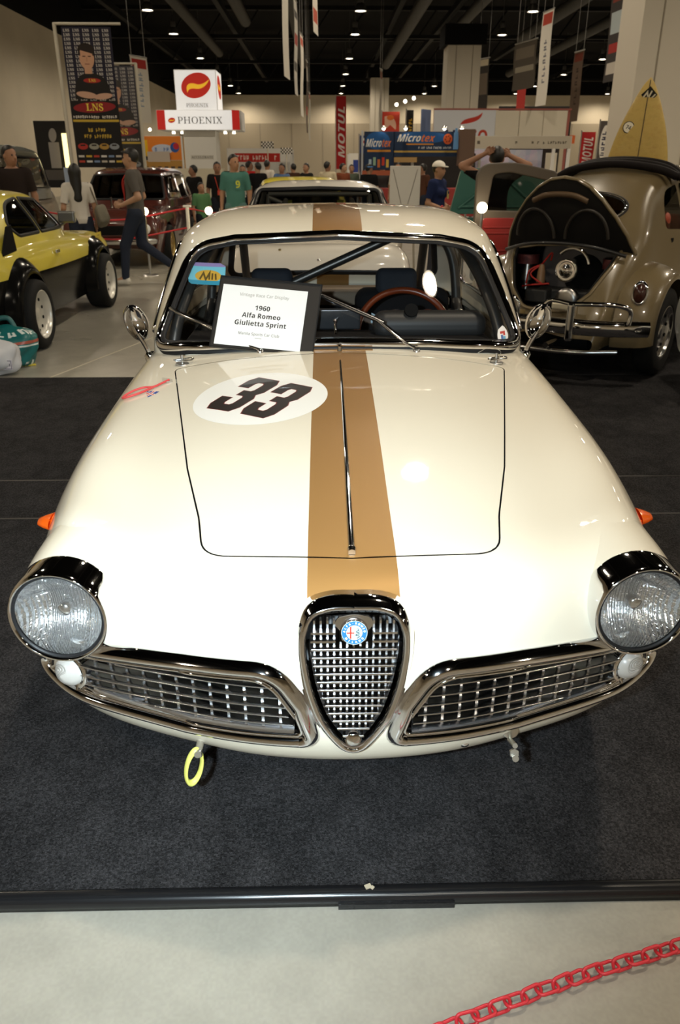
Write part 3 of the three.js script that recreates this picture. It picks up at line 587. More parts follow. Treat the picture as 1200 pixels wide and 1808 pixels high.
// ---- front grille
const shieldPts = resample(shieldOut, .006).map(([x, y]) => hitFront(x, y).p.clone());
for (const p of shieldPts) p.z = .002 - (p.y > .69 ? (p.y - .69) * .5 : 0) - (p.y < .5 ? (.5 - p.y) * .22 : 0);
const zN = () => V(0, 0, 1);
{
  const G = part(hero, 'centre_grille', sweep(shieldPts, zN, [[-.004, -.02], [-.004, .012], [.0, .020], [.005, .022], [.010, .018], [.014, .008], [.018, .004], [.021, -.02]].map(([x, y]) => [-x, y])), M.chrome, 'tall chrome shield grille');
  part(G, 'grille_rim', sweep(shieldPts.map((p) => p.clone().add(V(p.x * .05, (p.y - .57) * .04, -.006))), zN, ovalProfile(.005, .010)), M.chrome);
  // deep chrome hood at the top of the shield
  const top = shieldPts.filter((p) => p.y > .66).sort((a, b) => a.x - b.x);
  part(G, 'grille_visor', grid(40, 8, (u, v) => { const k = u * (top.length - 1), i = Math.floor(k), j = Math.min(top.length - 1, i + 1), p = top[i].clone().lerp(top[j], k - i), dip = .030 * (1 - Math.pow(Math.abs(p.x) / .1, 2)); return [p.x * (1 - .13 * v), p.y - .004 - v * dip - .001, p.z + .018 - Math.pow(v, .7) * .034]; }), M.chrome);
  const barZ = -.012;
  for (let k = 0; k < 14; k++) {
    const y = .679 - k * .0182; let w = 0; for (let x = 0; x < .1; x += .001) if (shieldF(x, y) < -.011) w = x;
    if (w < .012) continue;
    if (k < 2) for (const s of [-1, 1]) part(G, 'grille_bar', box(w - .034, .0042, .03, s * (.034 + (w - .034) / 2), y, barZ), M.chromeSoft); else part(G, 'grille_bar', rbox(2 * w, .0052, .03, .0018, 0, y, barZ, 2), M.chromeSoft);
  }
  for (let k = -6; k <= 6; k++) {
    const x = k * .0122; let y0 = 1, y1 = 0; for (let y = .42; y < .70; y += .002) if (shieldF(x, y) < -.011) { y0 = Math.min(y0, y); y1 = Math.max(y1, y); }
    if (Math.abs(x) < .03) y1 = Math.min(y1, .652);
    if (y1 > y0) part(G, 'grille_slat', box(.0036, y1 - y0, .014, x, (y0 + y1) / 2, barZ - .006), M.chromeSoft);
  }
  for (const s of [-1, 1]) { // inner angled side plates of the shield
    const e = shieldPts.filter((p) => p.x * s > .008 && p.y < .7).sort((a, b) => b.y - a.y);
    part(G, 'grille_cheek', grid(30, 3, (u, v) => { const p = e[Math.round(u * (e.length - 1))]; return [p.x - s * (.010 + v * .004), p.y + .003 + v * .003, p.z + .006 - v * .03]; }), M.chromeSoft);
  }
  part(G, 'tip_cap', lathe([[0, .016], [.010, .014], [.017, .006], [.019, -.004]], 20).rotateX(PI / 2).scale(1, 1.15, 1).translate(0, .434, -.006), M.chrome);
  // badge
  const badgeTex = canvasTex(512, 512, (c) => {
    c.fillStyle = '#f2f2ee'; c.fillRect(0, 0, 512, 512);
    c.fillStyle = '#2d6fc0'; c.beginPath(); c.arc(256, 256, 250, 0, 7); c.fill();
    c.fillStyle = '#f0f2f2'; c.beginPath(); c.arc(256, 256, 158, 0, 7); c.fill();
    c.save(); c.beginPath(); c.arc(256, 256, 152, 0, 7); c.clip();
    c.fillStyle = '#f4f2ee'; c.fillRect(100, 100, 156, 320); c.fillStyle = '#b9d9e8'; c.fillRect(256, 100, 160, 320);
    c.fillStyle = '#c4392c'; c.fillRect(164, 100, 34, 320); c.fillRect(100, 244, 156, 34); c.restore();
    c.strokeStyle = '#23302e'; c.lineWidth = 17; c.lineCap = 'round'; c.beginPath(); c.moveTo(312, 372); c.bezierCurveTo(372, 352, 362, 318, 316, 322); c.bezierCurveTo(272, 326, 280, 284, 318, 288); c.bezierCurveTo(362, 290, 362, 246, 322, 250); c.bezierCurveTo(282, 254, 290, 214, 322, 216); c.bezierCurveTo(346, 218, 350, 188, 330, 178); c.stroke();
    c.lineWidth = 9; c.beginPath(); c.moveTo(328, 178); c.lineTo(306, 166); c.moveTo(352, 232); c.lineTo(372, 214); c.moveTo(352, 300); c.lineTo(374, 300); c.stroke();
    c.strokeStyle = '#d8c58a'; c.lineWidth = 6; c.beginPath(); c.arc(256, 256, 156, 0, 7); c.stroke();
    c.fillStyle = '#f4f4f0'; c.font = 'bold 62px sans-serif'; c.textAlign = 'center'; c.textBaseline = 'middle';
    const ring = (t, a0, a1, flip) => [...t].forEach((ch, i) => { const a = a0 + (a1 - a0) * (t.length > 1 ? i / (t.length - 1) : .5); c.save(); c.translate(256 + Math.cos(a) * 204, 256 + Math.sin(a) * 204); c.rotate(a + (flip ? -PI / 2 : PI / 2)); c.fillText(ch, 0, 0); c.restore(); });
    ring('ALFA·ROMEO', R(-172), R(-8)); ring('MILANO', R(142), R(38), true);
  });
  const B = part(G, 'badge', at(lathe([[.0, .004], [.0225, .004], [.025, .002], [.026, -.004], [.024, -.008], [0, -.008]], 40), 0, .6835, .004, PI / 2 - .12), M.chrome, 'round blue and white maker badge');
  part(B, 'badge_face', at(new THREE.CircleGeometry(.0235, 48), 0, .6835 + .0045 * .12, .0085, -.12), phys(0xffffff, { map: badgeTex, roughness: .25, clearcoat: 1 }));
  part(G, 'badge_backplate', extrude(rounded([[-.036, .012, .006], [-.03, .026, .01], [0, .034, .02], [.03, .026, .01], [.036, .012, .006], [.022, -.004, .01], [.024, -.022, .012], [0, -.03, .02], [-.024, -.022, .012], [-.022, -.004, .01]], 5), .004, .0008).translate(0, .6835, -.006), M.chromeSoft);
}
// side grilles with indicators
const lensRibs = canvasTex(256, 256, (c, w, h) => { c.fillStyle = '#808080'; c.fillRect(0, 0, w, h); for (let r = 6; r < 70; r += 9) { c.strokeStyle = r % 18 < 9 ? '#ffffff' : '#404040'; c.lineWidth = 4; c.beginPath(); c.arc(150, 170, r, 0, 7); c.stroke(); } }, false);
for (const s of [-1, 1]) {
  const line = resample(sideHalf, .012).map(([x, y]) => { const h = hitFront(s * x, y); return h.p.clone(); });
  const nrm = line.map((p) => V(p.x * .55, 0, 1).normalize());
  const flat = (k) => ([x, y]) => [x * k, y];
  const G = part(hero, 'side_grille', sweep(line, nrm, [[-.010, -.012], [-.010, .006], [-.004, .015], [.004, .018], [.011, .016], [.017, .008], [.024, .002], [.027, -.018], [0, -.03]].map(flat(-s))), M.chrome, 'wide chrome side grille frame');
  part(G, 'grille_seal', sweep(line.map((p) => p.clone().add(V(0, 0, -.001))), nrm, ovalProfile(.0145, .006)), M.gasket);
  // bright second lip around the inner end
  part(G, 'grille_lip', sweep(line.map((p) => V(p.x + s * (Math.abs(p.x) < .33 ? .012 : -.01) , p.y + (p.y > .5 ? -.012 : .012), p.z + .004)), nrm, ovalProfile(.0045, .007)), M.chrome);
  const F = sideFs[s > 0 ? 0 : 1];
  for (let k = 0; k < 5; k++) {
    const y = .553 - k * .0232, xs = []; for (let x = .08; x < .58; x += .004) if (F(s * x, y - Math.max(0, x - .33) * .0) < -.022) xs.push(x);
    if (xs.length < 4) continue;
    const a = xs[0], b = Math.min(.552, xs[xs.length - 1]), pts = []; for (let i = 0; i <= 12; i++) { const x = mixn(a, b, i / 12); pts.push(V(s * x, y, hitFront(s * x, y).p.z - .012)); }
    part(G, 'grille_bar', sweep(pts, () => V(0, 1, 0), [[-.011, -.0022], [.011, -.0022], [.013, .0], [.011, .0022], [-.011, .0022]], false), M.chromeSoft);
  }
  for (let k = 0; k < 12; k++) {
    const x = .142 + k * .0345, ys = []; for (let y = .41; y < .57; y += .003) if (F(s * x, y) < -.022) ys.push(y);
    if (ys.length > 3) part(G, 'grille_slat', box(.005, ys[ys.length - 1] - ys[0], .012, s * x, (ys[0] + ys[ys.length - 1]) / 2, hitFront(s * x, .5).p.z - .022), M.chromeSoft);
  }
  // lower chrome tray
  const tray = []; for (let i = 0; i <= 14; i++) { const x = mixn(.115, .53, i / 14); let y0 = .41; while (y0 < .5 && F(s * x, y0) > -.016) y0 += .002; tray.push(V(s * x, y0, hitFront(s * x, y0 + .01).p.z)); }
  part(G, 'grille_tray', grid(14, 4, (u, v) => { const p = tray[Math.round(u * 14)]; return [p.x, p.y + .004 + v * .012, p.z + .006 - v * .04]; }), M.chromeSoft);
  // indicator
  const h = hitFront(s * .580, .506), c = h.p.clone().add(V(0, 0, -.006)), ax = V(s * .5, 0, 1).normalize(), q = new THREE.Quaternion().setFromUnitVectors(V(0, 1, 0), ax);
  const put = (g) => g.applyQuaternion(q).translate(c.x, c.y, c.z);
  const L = part(G, 'indicator', put(lathe([[0, .002], [.036, .002], [.043, .008], [.045, .0], [.044, -.03]], 36)), M.chrome);
  part(L, 'indicator_lens', put(lathe([[0, .028], [.012, .026], [.022, .020], [.030, .012], [.033, .003]], 32)), phys([.46, .44, .41], { roughness: .3, clearcoat: 1, bumpMap: lensRibs, bumpScale: .004 }), 'milky white indicator lens');
}
// radiator and dark duct behind the grilles
{
  part(hero, 'radiator', box(.62, .24, .03, 0, .52, -.34), mat([.32, .33, .34], .5, .3));
  part(hero, 'radiator_fins', Array.from({ length: 40 }, (_, k) => box(.003, .23, .01, -.3 + k * .0154, .52, -.32)), mat([.06, .06, .065], .6)).userData.kind = 'stuff';
  for (const s of [-1, 1]) { part(hero, 'brake_duct', at(rbox(.16, .10, .14, .02), s * .40, .49, -.26), mat([.58, .60, .63], .55)); part(hero, 'grille_duct_wall', at(box(.3, .26, .01), s * .42, .52, -.36, 0, -s * .3), mat([.05, .05, .055], .7)); }
}
// headlamps
const fluteTex = noiseTex(256, (u, v) => {
  const dx = u - .5, dy = v - .5; let a = 128 + 90 * Math.sin(u * 2 * PI * 26) * (Math.abs(dx + .05) < .18 ? 1 : .35) + 60 * Math.sin((dy * 40 + dx * 12)) * (dy > .12 ? 1 : .2) + (hash(Math.floor(u * 60), Math.floor(v * 60), 6) - .5) * 50;
  return [a, a, a].map((x) => Math.max(0, Math.min(255, x)));
}, false);
for (const s of [-1, 1]) {
  const c = V(s * .566, .664, -.092), ax = V(s * .075, .015, 1).normalize(), q = new THREE.Quaternion().setFromUnitVectors(V(0, 1, 0), ax), put = (g) => g.applyQuaternion(q).translate(c.x, c.y, c.z);
  part(hero, 'headlamp_fairing', put(lathe([[.1015, -.045], [.1055, -.075], [.112, -.12], [.120, -.20]], 48)), cream);
  const H = part(hero, 'headlamp', put(lathe([[.089, .006], [.0915, .011], [.0945, .012], [.0985, .006], [.1005, -.010], [.1025, -.032], [.1042, -.050], [.1025, -.056]], 64)), M.chrome, 'round headlamp with deep chrome rim');
  part(H, 'rim_gasket', put(lathe([[.0845, .004], [.087, .008], [.0905, .008], [.0905, -.01]], 48)), M.gasket);
  const bowl = lathe([[0, -.075], [.02, -.074], [.045, -.062], [.07, -.036], [.087, -.002]], 48); { const P = bowl.attributes.position, U = bowl.attributes.uv; for (let i = 0; i < P.count; i++) U.setXY(i, .5 + P.getX(i) / .18, .5 - P.getZ(i) / .18); }
  part(H, 'reflector', put(bowl), mat([.85, .86, .88], .19, 1, { bumpMap: fluteTex, bumpScale: .006 }));
  part(H, 'lamp_shield', put(lathe([[0, -.02], [.012, -.022], [.015, -.03], [.012, -.05]], 20)), M.chromeSoft);
  const dome = grid(48, 48, (u, v) => { const a = u * 2 * PI, r = v * .086; return [Math.cos(a) * r, .026 * (1 - (v * v)), Math.sin(a) * r]; }, true);
  const U = dome.attributes.uv, P = dome.attributes.position; for (let i = 0; i < P.count; i++) U.setXY(i, .5 + P.getX(i) / .18, .5 - P.getZ(i) / .18);
  part(H, 'headlamp_lens', put(dome), phys([.97, .98, .97], { transmission: .97, roughness: .05, thickness: 0, ior: 1.5, bumpMap: fluteTex, bumpScale: .002 }), 'fluted clear glass lens');
}
// tow loop, tow stud, side repeaters, chin plug
{
  const h = hitFront(-.318, .345), c = h.p;
  const T = part(hero, 'tow_loop', at(new THREE.TorusGeometry(.042, .0072, 14, 40).scale(.42, 1.05, 1), c.x - .012, c.y - .036, c.z + .035, 0, R(34), R(-10)), mat([.72, .72, .16], .4), 'pale yellow tow ring');
  part(T, 'tow_bracket', [at(cyl(.008, .008, .07, 12), c.x, c.y + .004, c.z + .01, PI / 2), at(rbox(.016, .02, .012, .004), c.x, c.y + .002, c.z + .035)], M.steel);
  const k = hitFront(.335, .37).p;
  const S = part(hero, 'tow_stud', [at(lathe([[0, .004], [.014, .004], [.018, 0]], 20), k.x, k.y, k.z, PI / 2), at(cyl(.0055, .0055, .05, 10), k.x, k.y - .012, k.z + .02, R(64)), at(cyl(.010, .010, .008, 6), k.x, k.y - .022, k.z + .04, R(64)), at(cyl(.007, .0045, .012, 10), k.x, k.y - .026, k.z + .05, R(64))], mat([.62, .60, .54], .35, 1), 'threaded steel tow stud');
  const m = hitFront(.235, .355).p; part(hero, 'chin_plug', at(lathe([[0, .003], [.007, .002], [.009, 0]], 16), m.x, m.y, m.z, PI / 2 + .4), M.chrome);
  for (const s of [-1, 1]) { const r = hitSide(.70, -.455, s).p; part(hero, 'side_repeater', at(lathe([[0, .034], [.008, .031], [.013, .016], [.017, 0]], 20).scale(1, 1, 2.2), r.x - s * .004, r.y, r.z, 0, 0, -s * PI / 2), M.amber, 'orange teardrop side repeater'); }
}
// mirrors on the doors
for (const s of [-1, 1]) {
  const b = V(s * .672, .862, -1.56), q = new THREE.Quaternion().setFromEuler(new THREE.Euler(.12, s * R(12), s * R(-16)));
  const Mi = part(hero, 'door_mirror', at(lathe([[0, -.035], [.022, -.032], [.042, -.018], [.05, 0], [.052, .012], [.049, .016]], 36), 0, 0, 0, -PI / 2).scale(.86, 1.25, 1).applyMatrix4(new THREE.Matrix4().makeRotationY(PI)).applyQuaternion(q).translate(b.x + s * .036, b.y + .098, b.z - .01), M.chrome, 'bullet-shaped chrome door mirror');
  part(Mi, 'mirror_stalk', [tube([[b.x, b.y - .02, b.z], [b.x + s * .012, b.y + .015, b.z], [b.x + s * .036, b.y + .06, b.z]], .009, false, 16, 10), at(lathe([[0, .02], [.012, .018], [.02, .006], [.026, 0]], 20), b.x, b.y - .022, b.z, 0, 0, -s * .9)], M.chrome);
}
// wipers
for (const [bx, tip, mid, blade] of [[-.262, [-.50, .985], [-.37, .955], [[-.30, .935], [-.585, 1.015]]], [.255, [.13, .985], [.20, .945], [[.14, .985], [-.13, 1.09]]]]) {
  const on = (x, y, d = .02) => V(x, y, cabFrontZ(x, y) + d), W = part(hero, 'wiper_arm', new THREE.BufferGeometry(), M.chromeSoft, 'chrome windscreen wiper arm');
  const b0 = on(bx, .893, .012), e = bx < 0 ? on(-.46, .975, .026) : on(.13, .988, .028);
  W.geometry = merge([at(lathe([[0, .03], [.009, .028], [.012, .02], [.012, .01], [.018, .006], [.02, 0]], 20), b0.x, b0.y - .008, b0.z + .004, .5), tube([b0.clone().add(V(0, .016, .014)), b0.clone().lerp(e, .3).add(V(0, .004, .006)), b0.clone().lerp(e, .65), e], .0052, false, 30, 8)]);
  const [p, r] = bx < 0 ? [on(-.34, .945, .02), on(-.585, 1.005, .02)] : [on(.15, .978, .022), on(-.11, 1.075, .022)];
  const q = []; for (let k = 0; k <= 8; k++) { const x = mixn(p.x, r.x, k / 8), y = mixn(p.y, r.y, k / 8); q.push(on(x, y, .018)); }
  part(W, 'wiper_blade', sweep(q, () => V(0, .6, .8), [[-.0025, -.010], [.0025, -.010], [.006, .004], [.0045, .010], [-.0045, .010], [-.006, .004]], false), M.chromeSoft);
  part(W, 'wiper_rubber', sweep(q.map((v) => v.clone().add(V(0, -.004, -.008))), () => V(0, .6, .8), ovalProfile(.003, .006, 8), false), M.rubber);
}
// ---- stickers on the glass
const surfSticker = canvasTex(256, 128, (c) => { c.fillStyle = '#6fbfd6'; c.fillRect(0, 0, 256, 128); c.fillStyle = '#8a7fb5'; c.fillRect(0, 0, 256, 22); c.fillStyle = '#c9a23c'; c.beginPath(); c.ellipse(140, 78, 90, 36, 0, 0, 7); c.fill(); c.strokeStyle = '#5c4a1c'; c.lineWidth = 12; c.beginPath(); c.moveTo(84, 98); c.lineTo(108, 60); c.lineTo(126, 98); c.lineTo(150, 60); c.lineTo(150, 98); c.moveTo(170, 60); c.lineTo(170, 98); c.moveTo(190, 62); c.lineTo(196, 98); c.stroke(); c.fillStyle = '#2e8fae'; c.fillRect(0, 104, 256, 24); });
const oval = canvasTex(128, 192, (c) => { c.fillStyle = '#f2f0ee'; c.fillRect(0, 0, 128, 192); c.fillStyle = '#c23b34'; c.fillRect(34, 52, 60, 22); c.fillRect(70, 52, 24, 40); c.fillStyle = '#4a66a8'; c.fillRect(40, 84, 26, 50); c.fillStyle = '#5fa7c8'; c.fillRect(66, 100, 28, 34); });
{
  const sq = polySDF([[-.532, 1.085], [-.395, 1.085], [-.395, 1.15], [-.532, 1.15]]);
  const [g] = split(screenG, (x, y) => sq(x, y)); part(hero, 'glass_sticker', offset(g, -.0012, (x, y) => [(x + .532) / .137, (y - 1.085) / .065]), mat(0xffffff, .5, 0, { map: surfSticker }), 'blue and gold rectangular glass sticker');
  const [k] = split(screenG, (x, y) => Math.hypot((x - .567) / .022, (y - .925) / .03) - 1); part(hero, 'oval_sticker', offset(k, .0012, (x, y) => [(x - .545) / .044, (y - .895) / .06]), mat(0xffffff, .5, 0, { map: oval }), 'white oval sticker with red and blue mark');
}
// ---- interior
const fabric = matte([.014, .014, .015]), headliner = mat([.36, .30, .22], .9), cage = mat([.10, .095, .088], .35, .75);
{
  part(hero, 'dashboard', [rbox(1.14, .14, .22, .05, 0, .82, -1.68), rbox(1.10, .03, .26, .012, 0, .880, -1.64)], matte([.016, .015, .015], .55));
  part(hero, 'interior_floor', [box(1.3, .03, 1.9, 0, .28, -2.3), box(1.3, .5, .03, 0, .5, -1.5), box(1.3, .55, .03, 0, .55, -3.1), box(.03, .45, 1.7, -.66, .52, -2.3), box(.03, .45, 1.7, .66, .52, -2.3)], fabric);
  part(hero, 'parcel_shelf', [box(1.15, .03, .5, 0, .85, -2.98), rbox(1.1, .05, .10, .02, 0, .875, -2.78)], mat([.20, .155, .11], .8));
  const S = part(hero, 'instrument_binnacle', rbox(.42, .10, .12, .045, .34, .925, -1.7), mat([.02, .02, .02], .5));
  for (const k of [-.12, 0, .12]) part(S, 'gauge', at(lathe([[0, 0], [.04, 0], [.045, .006], [.045, -.02]], 24), .34 + k, .925, -1.765, -PI / 2), M.chromeSoft);
  // steering wheel, wood rim
  const q = new THREE.Quaternion().setFromEuler(new THREE.Euler(R(-30), 0, 0)), sw = V(.268, .845, -1.90), put = (g) => g.applyQuaternion(q).translate(sw.x, sw.y, sw.z);
  const woodTex = noiseTex(128, (u, v) => { const k = .7 + .5 * fbm(u, v, 6, 3, 90) ; return [104 * k, 44 * k, 20 * k]; });
  const W = part(hero, 'steering_wheel', put(new THREE.TorusGeometry(.188, .0135, 14, 64)), phys(0xffffff, { map: woodTex, roughness: .3, clearcoat: 1 }), 'wood-rimmed three-spoke steering wheel');
  for (const a of [R(30), R(150), R(270)]) part(W, 'spoke', put(at(box(.15, .028, .004), .105, 0, -.02, 0, .2).applyMatrix4(new THREE.Matrix4().makeRotationZ(a))), M.steel);
  part(W, 'horn_button', put(at(lathe([[0, .012], [.03, .010], [.045, 0], [.045, -.02]], 28), 0, 0, -.03, PI / 2)), M.blackGloss);
  part(W, 'column', put(at(cyl(.025, .025, .3, 14), 0, 0, .13, PI / 2)), M.blackMatt);
  for (const s of [-1, 1]) {
    const B = part(hero, 'bucket_seat', rbox(.46, .16, .48, .06, s * .33, .40, -2.35), fabric, 'black bucket seat');
    part(B, 'seat_back', at(rbox(.46, .55, .13, .06), s * .33, .66, -2.62, R(-14)), fabric);
    part(B, 'headrest', at(rbox(.20, .13, .08, .035), s * .30 - .0, .955, -2.66, R(-10)), matte([.028, .032, .04], .6));
  }
  // roll cage
  const rodT = (a, b) => part(hero, 'roll_cage_tube', rod(a, b, .0215, 14), cage, 'dark steel roll cage tube');
  const hoop = tube([[-.60, .30, -2.70], [-.60, .9, -2.70], [-.555, 1.10, -2.70], [-.46, 1.205, -2.70], [-.3, 1.232, -2.70], [0, 1.238, -2.70], [.3, 1.232, -2.70], [.46, 1.205, -2.70], [.555, 1.10, -2.70], [.60, .9, -2.70], [.60, .30, -2.70]], .0225, false, 120, 14);
  part(hero, 'roll_cage_hoop', hoop, cage, 'dark steel main roll hoop');
  for (const s of [-1, 1]) {
    part(hero, 'roll_cage_leg', tube([[s * .60, .30, -1.62], [s * .60, .86, -1.63], [s * .545, 1.06, -1.76], [s * .49, 1.175, -1.95], [s * .47, 1.2, -2.3], [s * .465, 1.205, -2.69]], .0215, false, 60, 14), cage);
    rodT([s * .44, 1.19, -2.72], [s * .46, .86, -3.1]); rodT([s * .60, .5, -1.64], [s * .60, .86, -2.69]);
  }
  rodT([.40, 1.21, -2.69], [-.50, .82, -2.69]);
  rodT([-.59, .80, -2.69], [.59, .80, -2.69]);
  // interior mirror hanging at the glass
  const iy = 1.02; const I = part(hero, 'interior_mirror', rbox(.16, .075, .018, .008, .0, iy - .06, -1.62), mat([.02, .022, .025], .2), 'dark interior mirror on the dashboard');
  part(I, 'mirror_stem', [tube([[-.01, .925, -1.53], [-.012, .96, -1.56], [.0, .965, -1.6]], .004, false, 16, 8), at(ball(.007), -.012, .965, -1.555)], M.chrome);
  part(hero, 'gear_lever', [rod([.02, .35, -2.0], [.04, .72, -2.05], .01, 10), ball(.025, .04, .73, -2.05)], M.blackMatt);
  // helmet net cloth bag, tag on the wheel
  part(hero, 'shift_tag', at(extrude([[0, .03], [.02, 0], [0, -.03], [-.02, 0]], .002), .145, .925, -1.80, 0, .3, .5), mat([.35, .5, .6], .5));
  // cowl air intake line
  part(hero, 'cowl_vent', box(.22, .004, .02, 0, hitTop(0, -1.36).p.y - .001, -1.36), bronze);
}
// rear of the car
part(hero, 'rear_bumper', sweep(Array.from({ length: 31 }, (_, k) => { const x = -.68 + 1.36 * k / 30; return V(x, .44, -4.0 + .30 * Math.pow(Math.abs(x) / .68, 3)); }), () => V(0, 1, 0), ovalProfile(.02, .05), false), M.chrome);
for (const s of [-1, 1]) part(hero, 'tail_lamp', at(ball(.05, 0, 0, 0, 20).scale(.7, 1.4, .6), s * .60, .60, -3.76), M.redLens);

// ---- display placard leaning on the windscreen
const placardTex = canvasTex(1024, 768, (c, w, h) => {
  c.fillStyle = '#f4f3f1'; c.fillRect(0, 0, w, h); c.textAlign = 'center';
  c.fillStyle = '#a8a39c'; c.font = '54px sans-serif'; c.fillText('Vintage Race Car Display', w / 2, 130);
  c.fillStyle = '#2b2623'; c.font = 'bold 84px sans-serif'; c.fillText('1960', w / 2, 300); c.fillText('Alfa Romeo', w / 2, 400); c.fillText('Giulietta Sprint', w / 2, 500);
  c.fillStyle = '#6c6660'; c.font = '48px sans-serif'; c.fillText('Manila Sports Car Club', w / 2, 620); c.fillStyle = '#b0aca6'; c.fillRect(w / 2 - 40, 650, 80, 6);
});
{
  const P = thing('display_placard', 'black framed white placard leaning on the coupe windscreen', 'sign', [0, 0, 0]);
  // corners measured on the glass: two bottom, one top
  const bl = V(HX - .432, .912, HZ - 1.372), br = V(HX - .088, .885, HZ - 1.335), up = V(.055, .205, -.158);
  const ex = br.clone().sub(bl), W = ex.length(); ex.normalize(); const ey = up.clone().addScaledVector(ex, -up.dot(ex)), Hh = ey.length(); ey.normalize(); const ez = ex.clone().cross(ey);
  P.position.copy(bl); P.quaternion.setFromRotationMatrix(new THREE.Matrix4().makeBasis(ex, ey, ez));
  part(P, 'backing_board', rbox(W, Hh, .006, .002, W / 2, Hh / 2, .003, 2), mat([.02, .017, .015], .5));
  const fr = .003; part(P, 'frame_edge', [box(W, fr, .010, W / 2, fr / 2, .005), box(W, fr, .010, W / 2, Hh - fr / 2, .005), box(fr, Hh, .010, fr / 2, Hh / 2, .005), box(fr, Hh, .010, W - fr / 2, Hh / 2, .005)], M.blackGloss);
  part(P, 'paper_sheet', new THREE.PlaneGeometry(W * .83, Hh * .84).translate(W * .455, Hh * .465, .0072), mat(0xffffff, .6, 0, { map: placardTex }), 'white printed sheet');
  part(P, 'acrylic_cover', new THREE.PlaneGeometry(W - .006, Hh - .006).translate(W / 2, Hh / 2, .0095), M.glass);
}
// ---------------------------------------------------------------- the other cars: nose at z = 0, tail at z = -length
function cabinOf(C) {
  const S = Object.fromEntries(Object.entries(C).map(([k, v]) => [k, spline(v.map((_, i) => i), v)])), last = C.h.length - 1;
  const ringAt = (s) => ({ h: S.h(s), zf: S.zf(s), zb: S.zb(s), w: S.w(s), n: S.n(s) });
  const atH = (h) => { let a = 0, b = last; for (let k = 0; k < 26; k++) { const m = (a + b) / 2; if (S.h(m) < h) a = m; else b = m; } return ringAt((a + b) / 2); };
  const surf = grid(150, 64, (u, v) => { const q = ringAt(v * last), a = u * 2 * PI, c = Math.cos(a), s = Math.sin(a), r = 1 / Math.pow(Math.pow(Math.abs(c), q.n) + Math.pow(Math.abs(s), q.n), 1 / q.n); return [q.w * s * r, q.h, (q.zf + q.zb) / 2 + (q.zf - q.zb) / 2 * c * r]; }, false, true);
  const k = (t, n) => Math.pow(Math.max(0, 1 - Math.pow(Math.min(1, Math.abs(t)), n)), 1 / n);
  return { surf, atH, zAt: (x, h, back) => { const q = atH(h); return (q.zf + q.zb) / 2 + (back ? -1 : 1) * (q.zf - q.zb) / 2 * k(x / q.w, q.n); }, xAt: (z, h) => { const q = atH(h); return q.w * k((z - (q.zf + q.zb) / 2) / ((q.zf - q.zb) / 2), q.n); } };
}
const N9 = [5, 5, 5, 5, 5, 4.6, 4, 3.2, 2.4];
